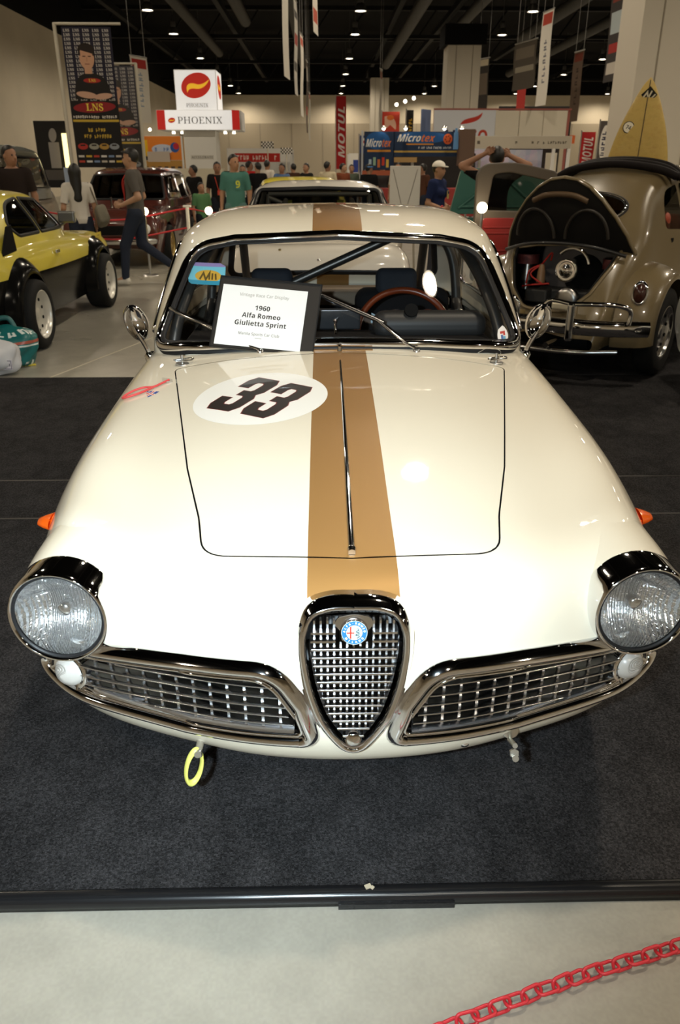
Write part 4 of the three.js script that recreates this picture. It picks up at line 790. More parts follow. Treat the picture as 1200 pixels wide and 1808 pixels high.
function makeCar(o) {
  const G = thing(o.name, o.label, o.category || 'car', o.pos, o.turn || 0);
  const rows = o.st.map(([z, top, w, sh, bot]) => [[0, top, z], [.5 * w, top - .004, z], [.84 * w, top - .022, z], [.965 * w, top * .55 + sh * .45, z], [w, sh, z], [.985 * w, (sh + bot) / 2, z], [.93 * w, bot, z]]);
  const surf = netSurface(rows, 72, 130), C = cabinOf(o.cab), midZ = (o.cab.zf[0] + o.cab.zb[0]) / 2, baseH = o.cab.h[1];
  const foot = (x, z) => { const q = C.atH(baseH), L = (q.zf - q.zb) / 2; return Math.pow(Math.pow(Math.abs(x / q.w), q.n) + Math.pow(Math.abs((z - (q.zf + q.zb) / 2) / L), q.n), 1 / q.n) - .96; };
  let [, low] = split(surf, (x, y, z) => (y > baseH - .2 ? foot(x, z) : 1));
  for (const za of o.axles) [, low] = split(low, (x, y, z) => Math.abs(x) > .5 ? Math.hypot(z - za, y - o.wr) - (o.wr + .05) : 1);
  if (o.paint2) { const [lo2, up2] = split(low, (x, y, z) => y - (o.split(z))); part(G, 'body', up2, o.paint); part(G, 'lower_body', lo2, o.paint2); } else part(G, 'body', low, o.paint);
  const scr = rounded(mirrored(o.screen), 6), rear = rounded(mirrored(o.rearWin), 6), sides = o.sideWin.map((p) => rounded(p, 6));
  const sF = polySDF(scr), rF = polySDF(rear), wF = sides.map(polySDF), side = (z, y) => Math.min(...wF.map((f) => f(z, y)));
  let [, cab] = split(C.surf, (x, y, z) => (z > midZ + .2 ? sF(x, y) : z < midZ - .2 ? rF(x, y) : 1));
  [, cab] = split(cab, (x, y, z) => Math.abs(x) > .4 ? side(z, y) : 1);
  part(G, 'roof', cab, o.roofPaint || o.paint);
  const gl = o.glass || M.tintGlass;
  part(G, 'windscreen', split(C.surf, (x, y, z) => z > midZ + .2 ? sF(x, y) - .004 : 1)[0], gl);
  part(G, 'rear_window', split(C.surf, (x, y, z) => z < midZ - .2 ? rF(x, y) - .004 : 1)[0], o.rearGlass || gl);
  for (const s of [-1, 1]) wF.forEach((f, i) => {
    part(G, 'side_window', split(C.surf, (x, y, z) => x * s > .35 ? f(z, y) - .004 : 1)[0], gl);
    part(G, 'window_frame', sweep(resample(sides[i], .03).map(([z, y]) => V(s * C.xAt(z, y), y, z)), () => V(s, .3, 0), ovalProfile(.016, .012, 8)), o.trim || M.gasket);
  });
  for (const [out, back] of [[scr, false], [rear, true]]) part(G, 'screen_seal', sweep(resample(out, .03).map(([x, y]) => V(x, y, C.zAt(x, y, back))), () => V(0, .5, back ? -1 : 1), ovalProfile(.02, .012, 8)), o.seal || M.gasket);
  for (const za of o.axles) for (const s of [-1, 1]) {
    wheel(G, s * (o.st[4][2] - (o.inset ?? .07)), o.wr + .003, za, o.wr, o.ww || .19, o.wheel || {});
    part(G, 'wheel_well', grid(16, 3, (u, v) => { const a = u * PI, r = o.wr + .055; return [s * mixn(.35, o.st[4][2] - .03, v), o.wr + Math.sin(a) * r, za + Math.cos(a) * r]; }), M.blackMatt);
    if (o.flare) part(G, 'wheel_flare', grid(22, 8, (u, v) => { const a = R(-8 + 196 * u), r = o.wr + .05 + Math.sin(v * PI * .5) * .0 + (1 - v) * .14, x = o.st[4][2] - .03 + o.flare * Math.sin(v * PI / 2); return [s * x, o.wr + Math.sin(a) * r, za + Math.cos(a) * r]; }), o.paint2 || o.paint);
  }
  // interior: dark tub, seats, dash
  const zc = midZ, cw = o.cab.w[0];
  part(G, 'interior', [box(cw * 1.8, .03, (o.cab.zf[0] - o.cab.zb[0]) * .8, 0, .34, zc), box(cw * 1.75, .34, .04, 0, .68, o.cab.zf[0] - .12), box(cw * 1.75, .3, .04, 0, .66, o.cab.zb[0] + .25), rbox(cw * 1.7, .14, .3, .05, 0, baseH - .06, o.cab.zf[0] - .3)], fabric);
  if (!o.noSeats) for (const s of [-1, 1]) { const B = part(G, 'seat', rbox(.46, .16, .46, .05, s * .34, .44, zc + .1), o.seatMat || fabric); part(B, 'seat_back', at(rbox(.46, .56, .12, .05), s * .34, .72, zc - .16, R(-12)), o.seatMat || fabric); }
  const wN = o.st[o.st.length - 3][2], wT = o.st[2][2], zN = o.st[o.st.length - 2][0], zT = o.st[1][0];
  const bumper = (z, w, sgn, y) => sweep(Array.from({ length: 17 }, (_, k) => { const x = -w + 2 * w * k / 16; return V(x, y, z + sgn * (.05 - .10 * Math.pow(Math.abs(x) / w, 4))); }), () => V(0, 1, 0), ovalProfile(.025, .05, 10), false);
  if (!o.noBumper) { part(G, 'front_bumper', bumper(zN, wN * .98, 1, .42), o.bumperMat || M.chromeSoft); part(G, 'rear_bumper', bumper(zT, wT * .98, -1, .42), o.bumperMat || M.chromeSoft); }
  for (const s of [-1, 1]) {
    const hl = part(G, 'headlamp', at(lathe([[0, .02], [.06, .015], [.085, 0], [.09, -.03]], 24), s * wN * .74, .60, zN - .01, PI / 2), M.chrome); part(hl, 'headlamp_lens', at(lathe([[0, .03], [.05, .024], [.078, .006]], 24), s * wN * .74, .60, zN - .005, PI / 2), mat([.8, .8, .78], .12));
    part(G, 'tail_lamp', rbox(.24, .11, .04, .012, s * (wT * .72), o.tailY || .66, zT - .005), M.redLens);
    if (o.mirror) part(G, 'door_mirror', [at(rbox(.17, .11, .07, .02), s * (C.xAt(o.mirror, baseH + .1) + .13), baseH + .12, o.mirror), rod([s * (C.xAt(o.mirror, baseH) - .02), baseH + .03, o.mirror], [s * (C.xAt(o.mirror, baseH) + .1), baseH + .1, o.mirror], .012)], o.mirrorMat || mat([.10, .10, .095], .3, .3));
  }
  part(G, 'grille', rbox(wN * 1.2, .14, .03, .02, 0, .58, zN - .005), M.blackMatt);
  return { G, C, surf };
}
const STATION = (L, hood, deck, w, more = {}) => [[-L + .12, .30, w * .86, .28, .26], [-L, .5, w * .91, .46, .3], [-L + .03, deck - .07, w * .93, .60, .26], [-L + .45, deck, w * .97, .66, .2], [-L * .68, deck, w, .66, .2], [-L * .42, (hood + deck) / 2, w, .66, .2], [-L * .28, hood, w * .99, .64, .2], [-.5, hood - .05, w * .97, .6, .2], [-.06, hood - .13, w * .94, .55, .24], [0, .52, w * .91, .46, .3], [-.12, .30, w * .86, .28, .26]];

// yellow over black race coupe, parked nose away
const yellowPaint = paint([.72, .60, .06]), blackLower = phys([.005, .005, .005], { roughness: .14, specularIntensity: .22 });
makeCar({
  name: 'race_coupe', label: 'yellow over black wide-arched race coupe on the bare floor', pos: [-3.35, 0, -9.95], turn: PI,
  st: STATION(3.98, .86, .93, .79), axles: [-.76, -3.06], wr: .295, ww: .24, inset: .0, flare: .10, paint: yellowPaint, paint2: blackLower, split: (z) => .625 + .02 * Math.sin(z),
  cab: { h: [.84, .9, .96, 1.08, 1.18, 1.235, 1.265, 1.285, 1.292], zf: [-1.25, -1.3, -1.36, -1.55, -1.72, -1.82, -1.95, -2.15, -2.4], zb: [-3.65, -3.6, -3.5, -3.25, -2.98, -2.84, -2.7, -2.55, -2.41], w: [.74, .73, .71, .65, .59, .55, .48, .35, .004], n: N9 },
  screen: [[0, .93], [.62, .92, .04], [.52, 1.20, .06], [0, 1.22]], rearWin: [[0, .97], [.56, .96, .05], [.47, 1.18, .06], [0, 1.2]],
  sideWin: [[[-1.56, .93, .03], [-1.86, 1.19, .05], [-2.36, 1.22, .03], [-2.30, .93, .02]], [[-2.36, .93, .02], [-2.42, 1.22, .03], [-2.72, 1.19, .12], [-2.98, 1.02, .12], [-2.88, .93, .08]]],
  glass: M.tintGlass, wheel: { mat: mat([.72, .70, .64], .3, .5), rim: .70, dish: .22 }, mirror: -1.62, mirrorMat: mat([.20, .20, .19], .3, .6),
});
// black badge print and vent on the yellow wing
{
  const G = scene.getObjectByName('race_coupe');
  part(G, 'wing_lettering', new THREE.PlaneGeometry(.24, .11).rotateY(-PI / 2).translate(-.785, .75, -.62), mat(0xffffff, .5, 0, { map: canvasTex(128, 64, (c) => { c.fillStyle = '#c9b227'; c.fillRect(0, 0, 128, 64); c.fillStyle = '#3a3412'; c.font = 'bold 46px serif'; c.fillText('GT', 26, 48); }) }));
  part(G, 'quarter_vent', extrude([[-.0, .0], [.30, -.02], [.12, .19], [.04, .20]], .015, .004).rotateY(PI / 2).translate(-.75, .83, -3.05), M.blackMatt, 'black louvre panel behind the quarter window');
  part(G, 'door_handle', rbox(.02, .03, .11, .008, -.80, .74, -2.15), M.chromeSoft);
}
// maroon estate facing the camera
makeCar({
  name: 'estate_car', label: 'dark maroon estate car with chrome trim behind the rope', pos: [-3.35, 0, -12.9], turn: 0,
  st: STATION(4.1, .94, .98, .80), axles: [-.78, -3.2], wr: .31, ww: .19, paint: paint([.075, .018, .012], { roughness: .25 }), trim: M.chrome,
  cab: { h: [.88, .95, 1.02, 1.18, 1.34, 1.42, 1.46, 1.49, 1.5], zf: [-1.05, -1.1, -1.15, -1.3, -1.46, -1.56, -1.7, -2.0, -2.5], zb: [-4.02, -4.0, -3.96, -3.86, -3.75, -3.66, -3.52, -3.2, -2.51], w: [.76, .755, .745, .70, .655, .62, .56, .42, .004], n: [7, 7, 7, 7, 6.5, 6, 5, 4, 3] },
  screen: [[0, 1.0], [.66, 1.0, .05], [.57, 1.37, .06], [0, 1.39]], rearWin: [[0, 1.02], [.62, 1.02, .05], [.55, 1.36, .06], [0, 1.38]],
  sideWin: [[[-1.35, 1.0, .03], [-1.62, 1.37, .05], [-2.25, 1.39, .03], [-2.25, 1.0, .03]], [[-2.33, 1.0, .03], [-2.33, 1.39, .03], [-3.05, 1.38, .03], [-3.05, 1.0, .03]], [[-3.13, 1.0, .03], [-3.13, 1.38, .03], [-3.6, 1.35, .06], [-3.75, 1.0, .03]]],
  glass: M.darkGlass, wheel: { mat: mat([.55, .40, .16], .3, .8), rim: .66, spokes: 10, dish: .2 }, mirror: -1.35, mirrorMat: M.chrome,
});
// white coupe parked nose away behind the cream car
const whitePaint = paint([.74, .70, .62]);
makeCar({
  name: 'white_coupe', label: 'white coupe seen from behind with wide dark rear window', pos: [-.04, 0, -10.35], turn: PI,
  st: STATION(4.15, .88, .90, .78), axles: [-.75, -3.2], wr: .30, paint: whitePaint, tailY: .66,
  cab: { h: [.84, .9, .96, 1.1, 1.24, 1.30, 1.335, 1.358, 1.366], zf: [-1.25, -1.3, -1.36, -1.55, -1.75, -1.86, -2.0, -2.15, -2.36], zb: [-3.42, -3.38, -3.30, -3.06, -2.84, -2.74, -2.62, -2.5, -2.37], w: [.73, .725, .71, .66, .60, .565, .49, .36, .004], n: [7, 7, 7, 7, 7, 6, 5, 4, 3] },
  screen: [[0, .94], [.62, .93, .04], [.53, 1.26, .06], [0, 1.28]], rearWin: [[0, .96], [.635, .95, .05], [.545, 1.285, .05], [0, 1.30]],
  sideWin: [[[-1.6, .94, .03], [-1.9, 1.25, .05], [-2.42, 1.28, .03], [-2.42, .94, .02]], [[-2.5, .94, .02], [-2.5, 1.28, .03], [-2.72, 1.24, .05], [-2.98, .95, .03]]],
  glass: M.tintGlass, rearGlass: M.tintGlass,
});
{
  const G = scene.getObjectByName('white_coupe');
  part(G, 'boot_lock', at(lathe([[0, .012], [.018, .010], [.026, 0]], 20), .0, .80, -4.12, -PI / 2), M.chromeSoft);
  part(G, 'boot_pin', [at(cyl(.012, .012, .06, 10), -.30, .86, -4.05, R(-30)), at(cyl(.012, .012, .06, 10), .30, .86, -4.05, R(-30))], mat([.6, .5, .25], .3, 1));
  part(G, 'number_plate', rbox(.34, .12, .01, .004, 0, .64, -4.16), mat([.55, .6, .6], .5));
  const bar = (a, b) => part(G, 'roll_cage_tube', rod(a, b, .022), mat([.25, .24, .22], .4, .4));
  bar([-.52, .4, -2.75], [-.46, 1.25, -2.75]); bar([.52, .4, -2.75], [.46, 1.25, -2.75]); bar([-.46, 1.25, -2.75], [.46, 1.25, -2.75]); bar([.46, 1.22, -2.75], [-.5, .85, -2.75]); bar([-.3, 1.2, -2.76], [-.45, .85, -3.2]); bar([.3, 1.2, -2.76], [.45, .85, -3.2]);
  part(G, 'harness', [at(box(.06, .5, .01), -.2, .95, -2.7, R(10)), at(box(.06, .5, .01), .28, .95, -2.7, R(10))], mat([.55, .55, .10], .8));
}
// yellow saloon further back
makeCar({
  name: 'yellow_saloon', label: 'yellow saloon whose roof shows above the white coupe', pos: [-.35, 0, -15.2], turn: PI,
  st: STATION(4.0, .9, .92, .78), axles: [-.75, -3.1], wr: .3, paint: yellowPaint,
  cab: { h: [.86, .92, .98, 1.12, 1.24, 1.30, 1.335, 1.355, 1.362], zf: [-1.2, -1.25, -1.3, -1.5, -1.7, -1.82, -1.95, -2.15, -2.36], zb: [-3.42, -3.38, -3.30, -3.06, -2.84, -2.74, -2.62, -2.5, -2.37], w: [.73, .725, .71, .66, .60, .565, .49, .36, .004], n: N9 },
  screen: [[0, .96], [.62, .95, .04], [.53, 1.26, .06], [0, 1.28]], rearWin: [[0, .98], [.6, .97, .05], [.52, 1.26, .05], [0, 1.27]],
  sideWin: [[[-1.6, .96, .03], [-1.9, 1.24, .05], [-2.7, 1.24, .03], [-2.9, .96, .03]]],
});
// pale cars parked on either side of the display, mostly outside the picture
makeCar({
  name: 'pale_roadster', label: 'pale car beside the tan beetle, only its wheel and wing showing', pos: [3.22, 0.022, -1.62], turn: 0,
  st: STATION(3.85, .84, .86, .80), axles: [-.72, -2.98], wr: .30, inset: .015, paint: paint([.66, .66, .62]),
  cab: { h: [.80, .85, .9, 1.02, 1.12, 1.17, 1.2, 1.22, 1.226], zf: [-1.2, -1.25, -1.3, -1.45, -1.6, -1.7, -1.82, -2.0, -2.2], zb: [-3.2, -3.15, -3.08, -2.88, -2.7, -2.6, -2.5, -2.36, -2.21], w: [.70, .69, .68, .62, .56, .52, .45, .33, .004], n: N9 },
  screen: [[0, .88], [.58, .88, .04], [.49, 1.13, .06], [0, 1.15]], rearWin: [[0, .9], [.54, .9, .05], [.45, 1.12, .05], [0, 1.13]],
  sideWin: [[[-1.5, .88, .03], [-1.75, 1.12, .05], [-2.5, 1.13, .03], [-2.65, .88, .03]]],
});
// grey van at the left behind the yellow coupe
makeCar({
  name: 'grey_van', label: 'tall grey-brown van parked against the left booths', pos: [-6.15, 0, -12.6], turn: 0, category: 'van',
  st: STATION(4.3, 1.05, 1.1, .86), axles: [-.8, -3.3], wr: .34, paint: paint([.20, .165, .12]),
  cab: { h: [.95, 1.05, 1.15, 1.4, 1.66, 1.77, 1.82, 1.86, 1.87], zf: [-.7, -.75, -.8, -.95, -1.1, -1.2, -1.35, -1.7, -2.5], zb: [-4.2, -4.19, -4.17, -4.1, -4.02, -3.95, -3.8, -3.4, -2.51], w: [.84, .835, .83, .79, .74, .70, .63, .5, .004], n: [7, 7, 7, 7, 6.5, 6, 5, 4, 3] },
  screen: [[0, 1.14], [.73, 1.14, .05], [.66, 1.68, .06], [0, 1.7]], rearWin: [[0, 1.2], [.7, 1.2, .05], [.63, 1.66, .06], [0, 1.68]],
  sideWin: [[[-1.05, 1.15, .03], [-1.3, 1.66, .05], [-2.3, 1.68, .03], [-2.3, 1.15, .03]], [[-2.4, 1.15, .03], [-2.4, 1.68, .03], [-3.8, 1.66, .05], [-3.85, 1.15, .03]]],
  glass: M.tintGlass, roofPaint: paint([.10, .11, .09]),
});

// ---------------------------------------------------------------- tan beetle with open engine lid; rear at z = 0, nose at z = -4
const tan = paint([.165, .125, .064], { roughness: .3 });
const BY = R(-38), beetle = thing('vintage_beetle', 'tan rounded vintage car with open black engine lid and chrome bumper', 'car', [1.59, 0.02, -5.70], BY);
{
  const stn = [[0, .10, .30, .22, .26], [-.0, .34, .40, .30, .24], [-.06, .56, .44, .44, .24], [-.16, .76, .47, .52, .26], [-.34, .97, .52, .60, .26], [-.60, 1.17, .56, .66, .26], [-.92, 1.345, .60, .70, .26], [-1.30, 1.46, .625, .72, .26], [-1.72, 1.50, .635, .74, .26], [-2.10, 1.475, .63, .74, .26], [-2.40, 1.38, .61, .72, .26], [-2.62, 1.18, .58, .70, .26], [-2.80, 1.0, .55, .68, .26], [-3.2, .90, .46, .62, .26], [-3.55, .70, .36, .5, .26], [-3.66, .42, .32, .36, .26], [-3.6, .27, .3, .262, .25]];
  const rows = stn.slice(1).map(([z, top, w, sh, bot]) => { const k = top > 1.0 ? 1 : 0, tw = w * (top > 1.05 ? mixn(1, .80, smooth(1.05, 1.45, top)) : .97); return [[0, top, z], [tw * .42, top - .018, z], [tw * .74, top - .07 * (top > .5 ? 1 : .3), z], [tw * .96, mixn(top, sh, top > .9 ? .42 : .5), z], [w, sh, z], [w, (sh + bot) / 2, z], [w * .95, bot, z]]; });
  const hull = netSurface(rows, 110, 190);
  const arch = rounded(mirrored([[0, .485], [.17, .495, .05], [.30, .62], [.385, .80], [.415, .905, .04], [.25, .955], [0, .975]]), 6), archF = polySDF(arch);
  let [, shellB] = split(hull, (x, y, z) => z > -.6 ? archF(x, y) : 1);
  const rw = (x, y) => Math.hypot(x / .30, (y - 1.165) / .105) - 1;
  [, shellB] = split(shellB, (x, y, z) => z > -1.2 && y > .95 ? rw(x, y) * .1 : 1);
  const sideB = rounded([[-1.02, 1.02, .04], [-1.12, 1.28, .1], [-1.40, 1.33, .03], [-1.40, 1.0, .02]], 5), doorB = rounded([[-1.46, 1.0, .02], [-1.46, 1.34, .03], [-2.12, 1.30, .06], [-2.36, 1.0, .03]], 5), wsB = rounded(mirrored([[0, 1.04], [.50, 1.03, .05], [.44, 1.30, .06], [0, 1.35]]), 5);
  const sideFB = polySDF(sideB), doorFB = polySDF(doorB), wsF = polySDF(wsB);
  [, shellB] = split(shellB, (x, y, z) => Math.abs(x) > .3 && y > .95 && z < -.9 ? Math.min(sideFB(z, y), doorFB(z, y)) : 1);
  [, shellB] = split(shellB, (x, y, z) => z < -2.25 && y > .95 ? wsF(x, y) : 1);
  part(beetle, 'body', shellB, tan);
  part(beetle, 'rear_window', split(hull, (x, y, z) => z > -1.2 && y > .95 ? rw(x, y) * .1 - .002 : 1)[0], M.tintGlass);
  for (const s of [-1, 1]) for (const f of [sideFB, doorFB]) part(beetle, 'side_window', split(hull, (x, y, z) => x * s > .3 && y > .95 && z < -.9 ? f(z, y) - .003 : 1)[0], M.tintGlass);
  part(beetle, 'windscreen', split(hull, (x, y, z) => z < -2.25 && y > .95 ? wsF(x, y) - .003 : 1)[0], M.tintGlass);
  const bv = hull.clone(); bv.boundsTree = new MeshBVH(bv); const hm = new THREE.Mesh(bv, new THREE.MeshBasicMaterial({ side: THREE.DoubleSide })); hm.raycast = acceleratedRaycast; hm.updateMatrixWorld();
  const back = (x, y, d = 0) => { ray.set(V(x, y, 2), V(0, 0, -1)); const h = ray.intersectObject(hm)[0]; return h ? h.point.clone().add(V(0, 0, d)) : V(x, y, -.6); };
  const ovalPts = Array.from({ length: 48 }, (_, k) => { const a = k / 48 * 2 * PI; return back(Math.cos(a) * .30, 1.165 + Math.sin(a) * .105); });
  part(beetle, 'window_seal', sweep(ovalPts, () => V(0, .6, .8), ovalProfile(.018, .010, 8)), M.gasket);
  part(beetle, 'window_trim', sweep(ovalPts, () => V(0, .6, .8), ovalProfile(.007, .014, 8, .004)), M.chrome, 'chrome oval window trim');
  part(beetle, 'engine_bay_lip', sweep(resample(arch, .03).map(([x, y]) => back(x, y)), () => V(0, .3, 1), ovalProfile(.014, .012, 8)), tan);
  part(beetle, 'engine_bay_seal', sweep(resample(arch, .03).map(([x, y]) => back(x * .94, y, -.012)), () => V(0, .3, 1), ovalProfile(.008, .014, 8)), M.rubber);
  part(beetle, 'engine_bay', [box(.8, .02, .6, 0, .46, -.5), box(.9, .5, .02, 0, .70, -.80), box(.02, .44, .42, -.43, .70, -.60), box(.02, .44, .42, .43, .70, -.60), box(.86, .02, .36, 0, .93, -.62)], M.blackMatt);
  part(beetle, 'interior', [box(1.1, .03, 1.6, 0, .4, -1.8), box(1.1, .5, .04, 0, .7, -1.1)], fabric);
  for (const s of [-1, 1]) part(beetle, 'front_seat', [rbox(.46, .16, .46, .05, s * .29, .5, -1.75), at(rbox(.46, .62, .13, .05), s * .29, .80, -1.52, R(10))], mat([.30, .045, .015], .6), 'red-brown seat');
  part(beetle, 'rear_bench', [at(rbox(1.0, .52, .13, .05), 0, .88, -1.16, R(14))], mat([.30, .045, .015], .6));
  // louvres below the rear window
  for (let k = 0; k < 12; k++) for (const s of [-1, 1]) { const x = s * (.05 + k * .022); part(beetle, 'air_louvre', at(rbox(.008, .075, .012, .003), x, 1.005, back(x, 1.005).z + .004, R(-40)), M.blackMatt); }
  // lid, swung up, inside facing back
  const lidHalf = [[0, .45], [.10, .435], [.19, .385], [.28, .30], [.37, .18], [.44, .05], [.49, -.10], [.40, -.085], [.2, -.03], [0, -.01]], lidOut = mirrored(lidHalf);
  const lidF = polySDF(resample(lidOut, .02)), lidGrid = grid(60, 44, (u, v) => { const x = -.56 + u * 1.12, y = -.14 + v * .66; return [x, y, -.02 - .09 * (x / .45) ** 2 - .10 * ((y - .2) / .4) ** 2]; }, true);
  const [lidIn] = split(lidGrid, (x, y) => lidF(x, y)), lidM = new THREE.Matrix4().makeTranslation(0, .93, -.20).multiply(new THREE.Matrix4().makeRotationX(R(14)));
  const put = (g) => g.applyMatrix4(lidM);
  const lid = part(beetle, 'engine_lid', put(offset(lidIn, .03)), tan, 'raised engine lid, tan outside');
  part(lid, 'lid_lining', put(lidIn.clone()), matte([.012, .011, .010], .7), 'black inner skin of the engine lid');
  const rim = resample(lidOut, .02).map(([x, y]) => V(x, y, -.035 - .09 * (x / .45) ** 2 - .10 * ((y - .2) / .4) ** 2));
  part(lid, 'lid_edge', put(sweep(rim, () => V(0, 0, 1), ovalProfile(.012, .022, 8))), tan);
  const hump = (cx) => put(tube(Array.from({ length: 15 }, (_, k) => { const a = PI * k / 14; return V(cx + Math.cos(a) * .15, .05 + Math.sin(a) * .20, .0 - .06 * ((cx + Math.cos(a) * .15) / .45) ** 2); }), .012, false, 40, 8));
  for (const c of [-.19, .19]) part(lid, 'lid_rib', hump(c), mat([.02, .016, .012], .45));
  part(lid, 'lid_latch', put(tube([V(-.2, .31, .0), V(-.1, .35, .005), V(.1, .35, .005), V(.2, .31, .0)], .02, false, 24, 8)), mat([.10, .06, .03], .5, .3));
  part(lid, 'lid_hinge_bar', put(tube([V(-.46, -.08, -.08), V(-.25, .0, .0), V(0, .02, .01), V(.25, .0, .0), V(.46, -.08, -.08)], .014, false, 40, 8)), M.blackGloss);
  // engine
  const greyTin = mat([.095, .085, .082], .5, .2);
  const shroud = extrude(rounded([[-.27, -.10, .02], [-.28, .06, .05], [-.22, .17, .08], [0, .20, .1], [.22, .17, .08], [.28, .06, .05], [.27, -.10, .02], [.2, -.2, .05], [-.2, -.2, .05]], 6), .10, .015).translate(.04, .79, -.62);
  const E = part(beetle, 'engine', shroud, greyTin, 'air-cooled engine with grey fan shroud');
  part(E, 'generator', [at(cyl(.075, .075, .2, 28), .03, .745, -.44, PI / 2)], M.chromeSoft);
  part(E, 'generator_pulley', at(lathe([[0, .03], [.03, .028], [.035, .012], [.065, .008], [.08, .02], [.085, .0], [.08, -.02], [0, -.02]], 32), .03, .745, -.32, PI / 2), M.chrome);
  part(E, 'fan_belt_guard', at(new THREE.TorusGeometry(.13, .014, 8, 30, 2.2), .05, .77, -.36, 0, 0, .2), M.chrome);
  part(E, 'crank_pulley', at(lathe([[0, .02], [.05, .02], [.085, .01], [.09, -.02], [0, -.02]], 32), .05, .535, -.33, PI / 2), M.steel);
  part(E, 'fan_opening', at(lathe([[0, .01], [.12, .01], [.15, .02], [.155, -.01]], 32), .10, .70, -.50, PI / 2), M.blackMatt);
  part(E, 'engine_block', [rbox(.5, .14, .3, .03, .02, .53, -.55), rbox(.18, .10, .12, .015, -.19, .545, -.36)], mat([.05, .048, .045], .5, .4));
  for (const s of [-1, 1]) { const x = s * .34; const c = part(E, 'carburettor', [at(cyl(.035, .045, .12, 16), x, .70, -.45), at(cyl(.025, .03, .08, 12), x, .61, -.45)], M.steel); part(c, 'air_filter', at(cyl(.085, .085, .07, 24), x, .80, -.45), mat([.10, .018, .018], .6)); part(c, 'filter_lid', at(lathe([[0, .012], [.07, .01], [.09, 0]], 24), x, .838, -.45), M.chrome); }
  const D = part(E, 'distributor', [at(cyl(.028, .034, .09, 16), -.20, .68, -.40), at(cyl(.02, .026, .05, 16), -.20, .745, -.40)], mat([.35, .20, .10], .4));
  for (const [a, b, c] of [[[-.20, .77, -.40], [-.12, .86, -.38], [-.14, .80, -.42]], [[-.20, .77, -.40], [-.28, .72, -.36], [-.30, .62, -.36]], [[-.20, .77, -.4], [-.26, .70, -.34], [-.16, .63, -.34]], [[-.33, .60, -.36], [-.24, .62, -.33], [-.10, .64, -.33]]]) part(E, 'ignition_lead', tube([a, b, c], .007, false, 20, 6), mat([.55, .03, .02], .4));
  // wings
  const wing = (cx, cz, cy, r0, len, s) => grid(36, 14, (u, v) => { const a = R(-12 + 204 * u), q = Math.sin(v * PI / 2), x = cx - .10 + (.27) * q, r = mixn(r0 + .12, r0, Math.pow(v, 1.6)) ; const tail = Math.cos(a) > 0 ? len : 1; return [s * x, cy + Math.sin(a) * r * 1.0, cz + Math.cos(a) * r * tail]; });
  for (const s of [-1, 1]) {
    part(beetle, 'rear_wing', wing(.58, -.62, .36, .345, 1.06, s), tan); part(beetle, 'front_wing', wing(.54, -3.02, .36, .345, 1.0, s), tan);
    part(beetle, 'running_board', rbox(.2, .03, 1.7, .012, s * .66, .27, -1.82), M.rubber);
    wheel(beetle, s * .655, .322, -.62, .32, .15, { rim: .6, dish: .2, mat: M.chromeSoft }); wheel(beetle, s * .65, .322, -3.02, .32, .15, { rim: .6, dish: .2, mat: M.chromeSoft });
    const tl = part(beetle, 'tail_lamp', at(lathe([[.052, .012], [.062, .014], [.07, .004], [.072, -.02]], 28).scale(.8, 1, 1.25), s * .615, .64, -.225, PI / 2 - .25, s * .2), M.chrome); part(tl, 'tail_lamp_lens', at(lathe([[0, .035], [.03, .028], [.052, .006]], 24).scale(.8, 1, 1.25), s * .615, .64, -.225, PI / 2 - .25, s * .2), s > 0 ? mat([.04, .012, .008], .2) : M.redLens);
    const O = part(beetle, 'overrider', at(rbox(.055, .26, .07, .02), s * .30, .47, .20), M.chrome); part(O, 'bumper_bow', tube([[s * .30, .59, .2], [s * .45, .60, .19], [s * .60, .595, .13], [s * .66, .56, .08], [s * .66, .47, .08]], .017, false, 40, 10), M.chrome);
    part(O, 'inner_bow', tube([[s * .30, .59, .2], [s * .14, .60, .2], [s * .10, .56, .2], [s * .10, .47, .2]], .015, false, 30, 10), M.chrome);
    part(beetle, 'exhaust_pipe', at(cyl(.022, .022, .26, 14), s * .14, .29, .08, PI / 2), M.chromeSoft);
  }
  part(beetle, 'rear_bumper', sweep(Array.from({ length: 33 }, (_, k) => { const x = -.76 + 1.52 * k / 32; return V(x, .43, .17 - .22 * Math.pow(Math.abs(x) / .76, 3)); }), () => V(0, 1, 0), ovalProfile(.03, .055, 12), false), M.chrome, 'curved chrome rear bumper');
  part(beetle, 'lower_bar', tube([[-.6, .27, .05], [-.3, .25, .14], [.3, .25, .14], [.6, .27, .05]], .016, false, 40, 8), M.chromeSoft);
  part(beetle, 'plate_lamp', rbox(.15, .06, .09, .02, .17, .545, .03), mat([.62, .56, .42], .25, .4));
  part(beetle, 'plate_lettering', Array.from({ length: 4 }, (_, k) => box(.035, .05, .006, -.28 + k * .052, .47, .052)), mat([.35, .27, .12], .3, .6));
  part(beetle, 'underside', box(1.2, .04, 3.2, 0, .25, -1.8), M.blackMatt);
  part(beetle, 'silencer', at(cyl(.07, .07, .7, 20), 0, .30, -.1, 0, 0, PI / 2), M.blackMatt);
  // folded fabric sunroof
  for (let k = 0; k < 3; k++) part(beetle, 'sunroof_fold', tube([[-.47, 1.385 - k * .01, -1.22 - k * .1], [-.36, 1.43 + k * .012, -1.18 - k * .1], [0, 1.475 + k * .014, -1.15 - k * .1], [.36, 1.43 + k * .012, -1.18 - k * .1], [.47, 1.385 - k * .01, -1.22 - k * .1]], .030, false, 50, 8), matte([.012, .010, .010], .6), 'black folded sunroof fabric');
}
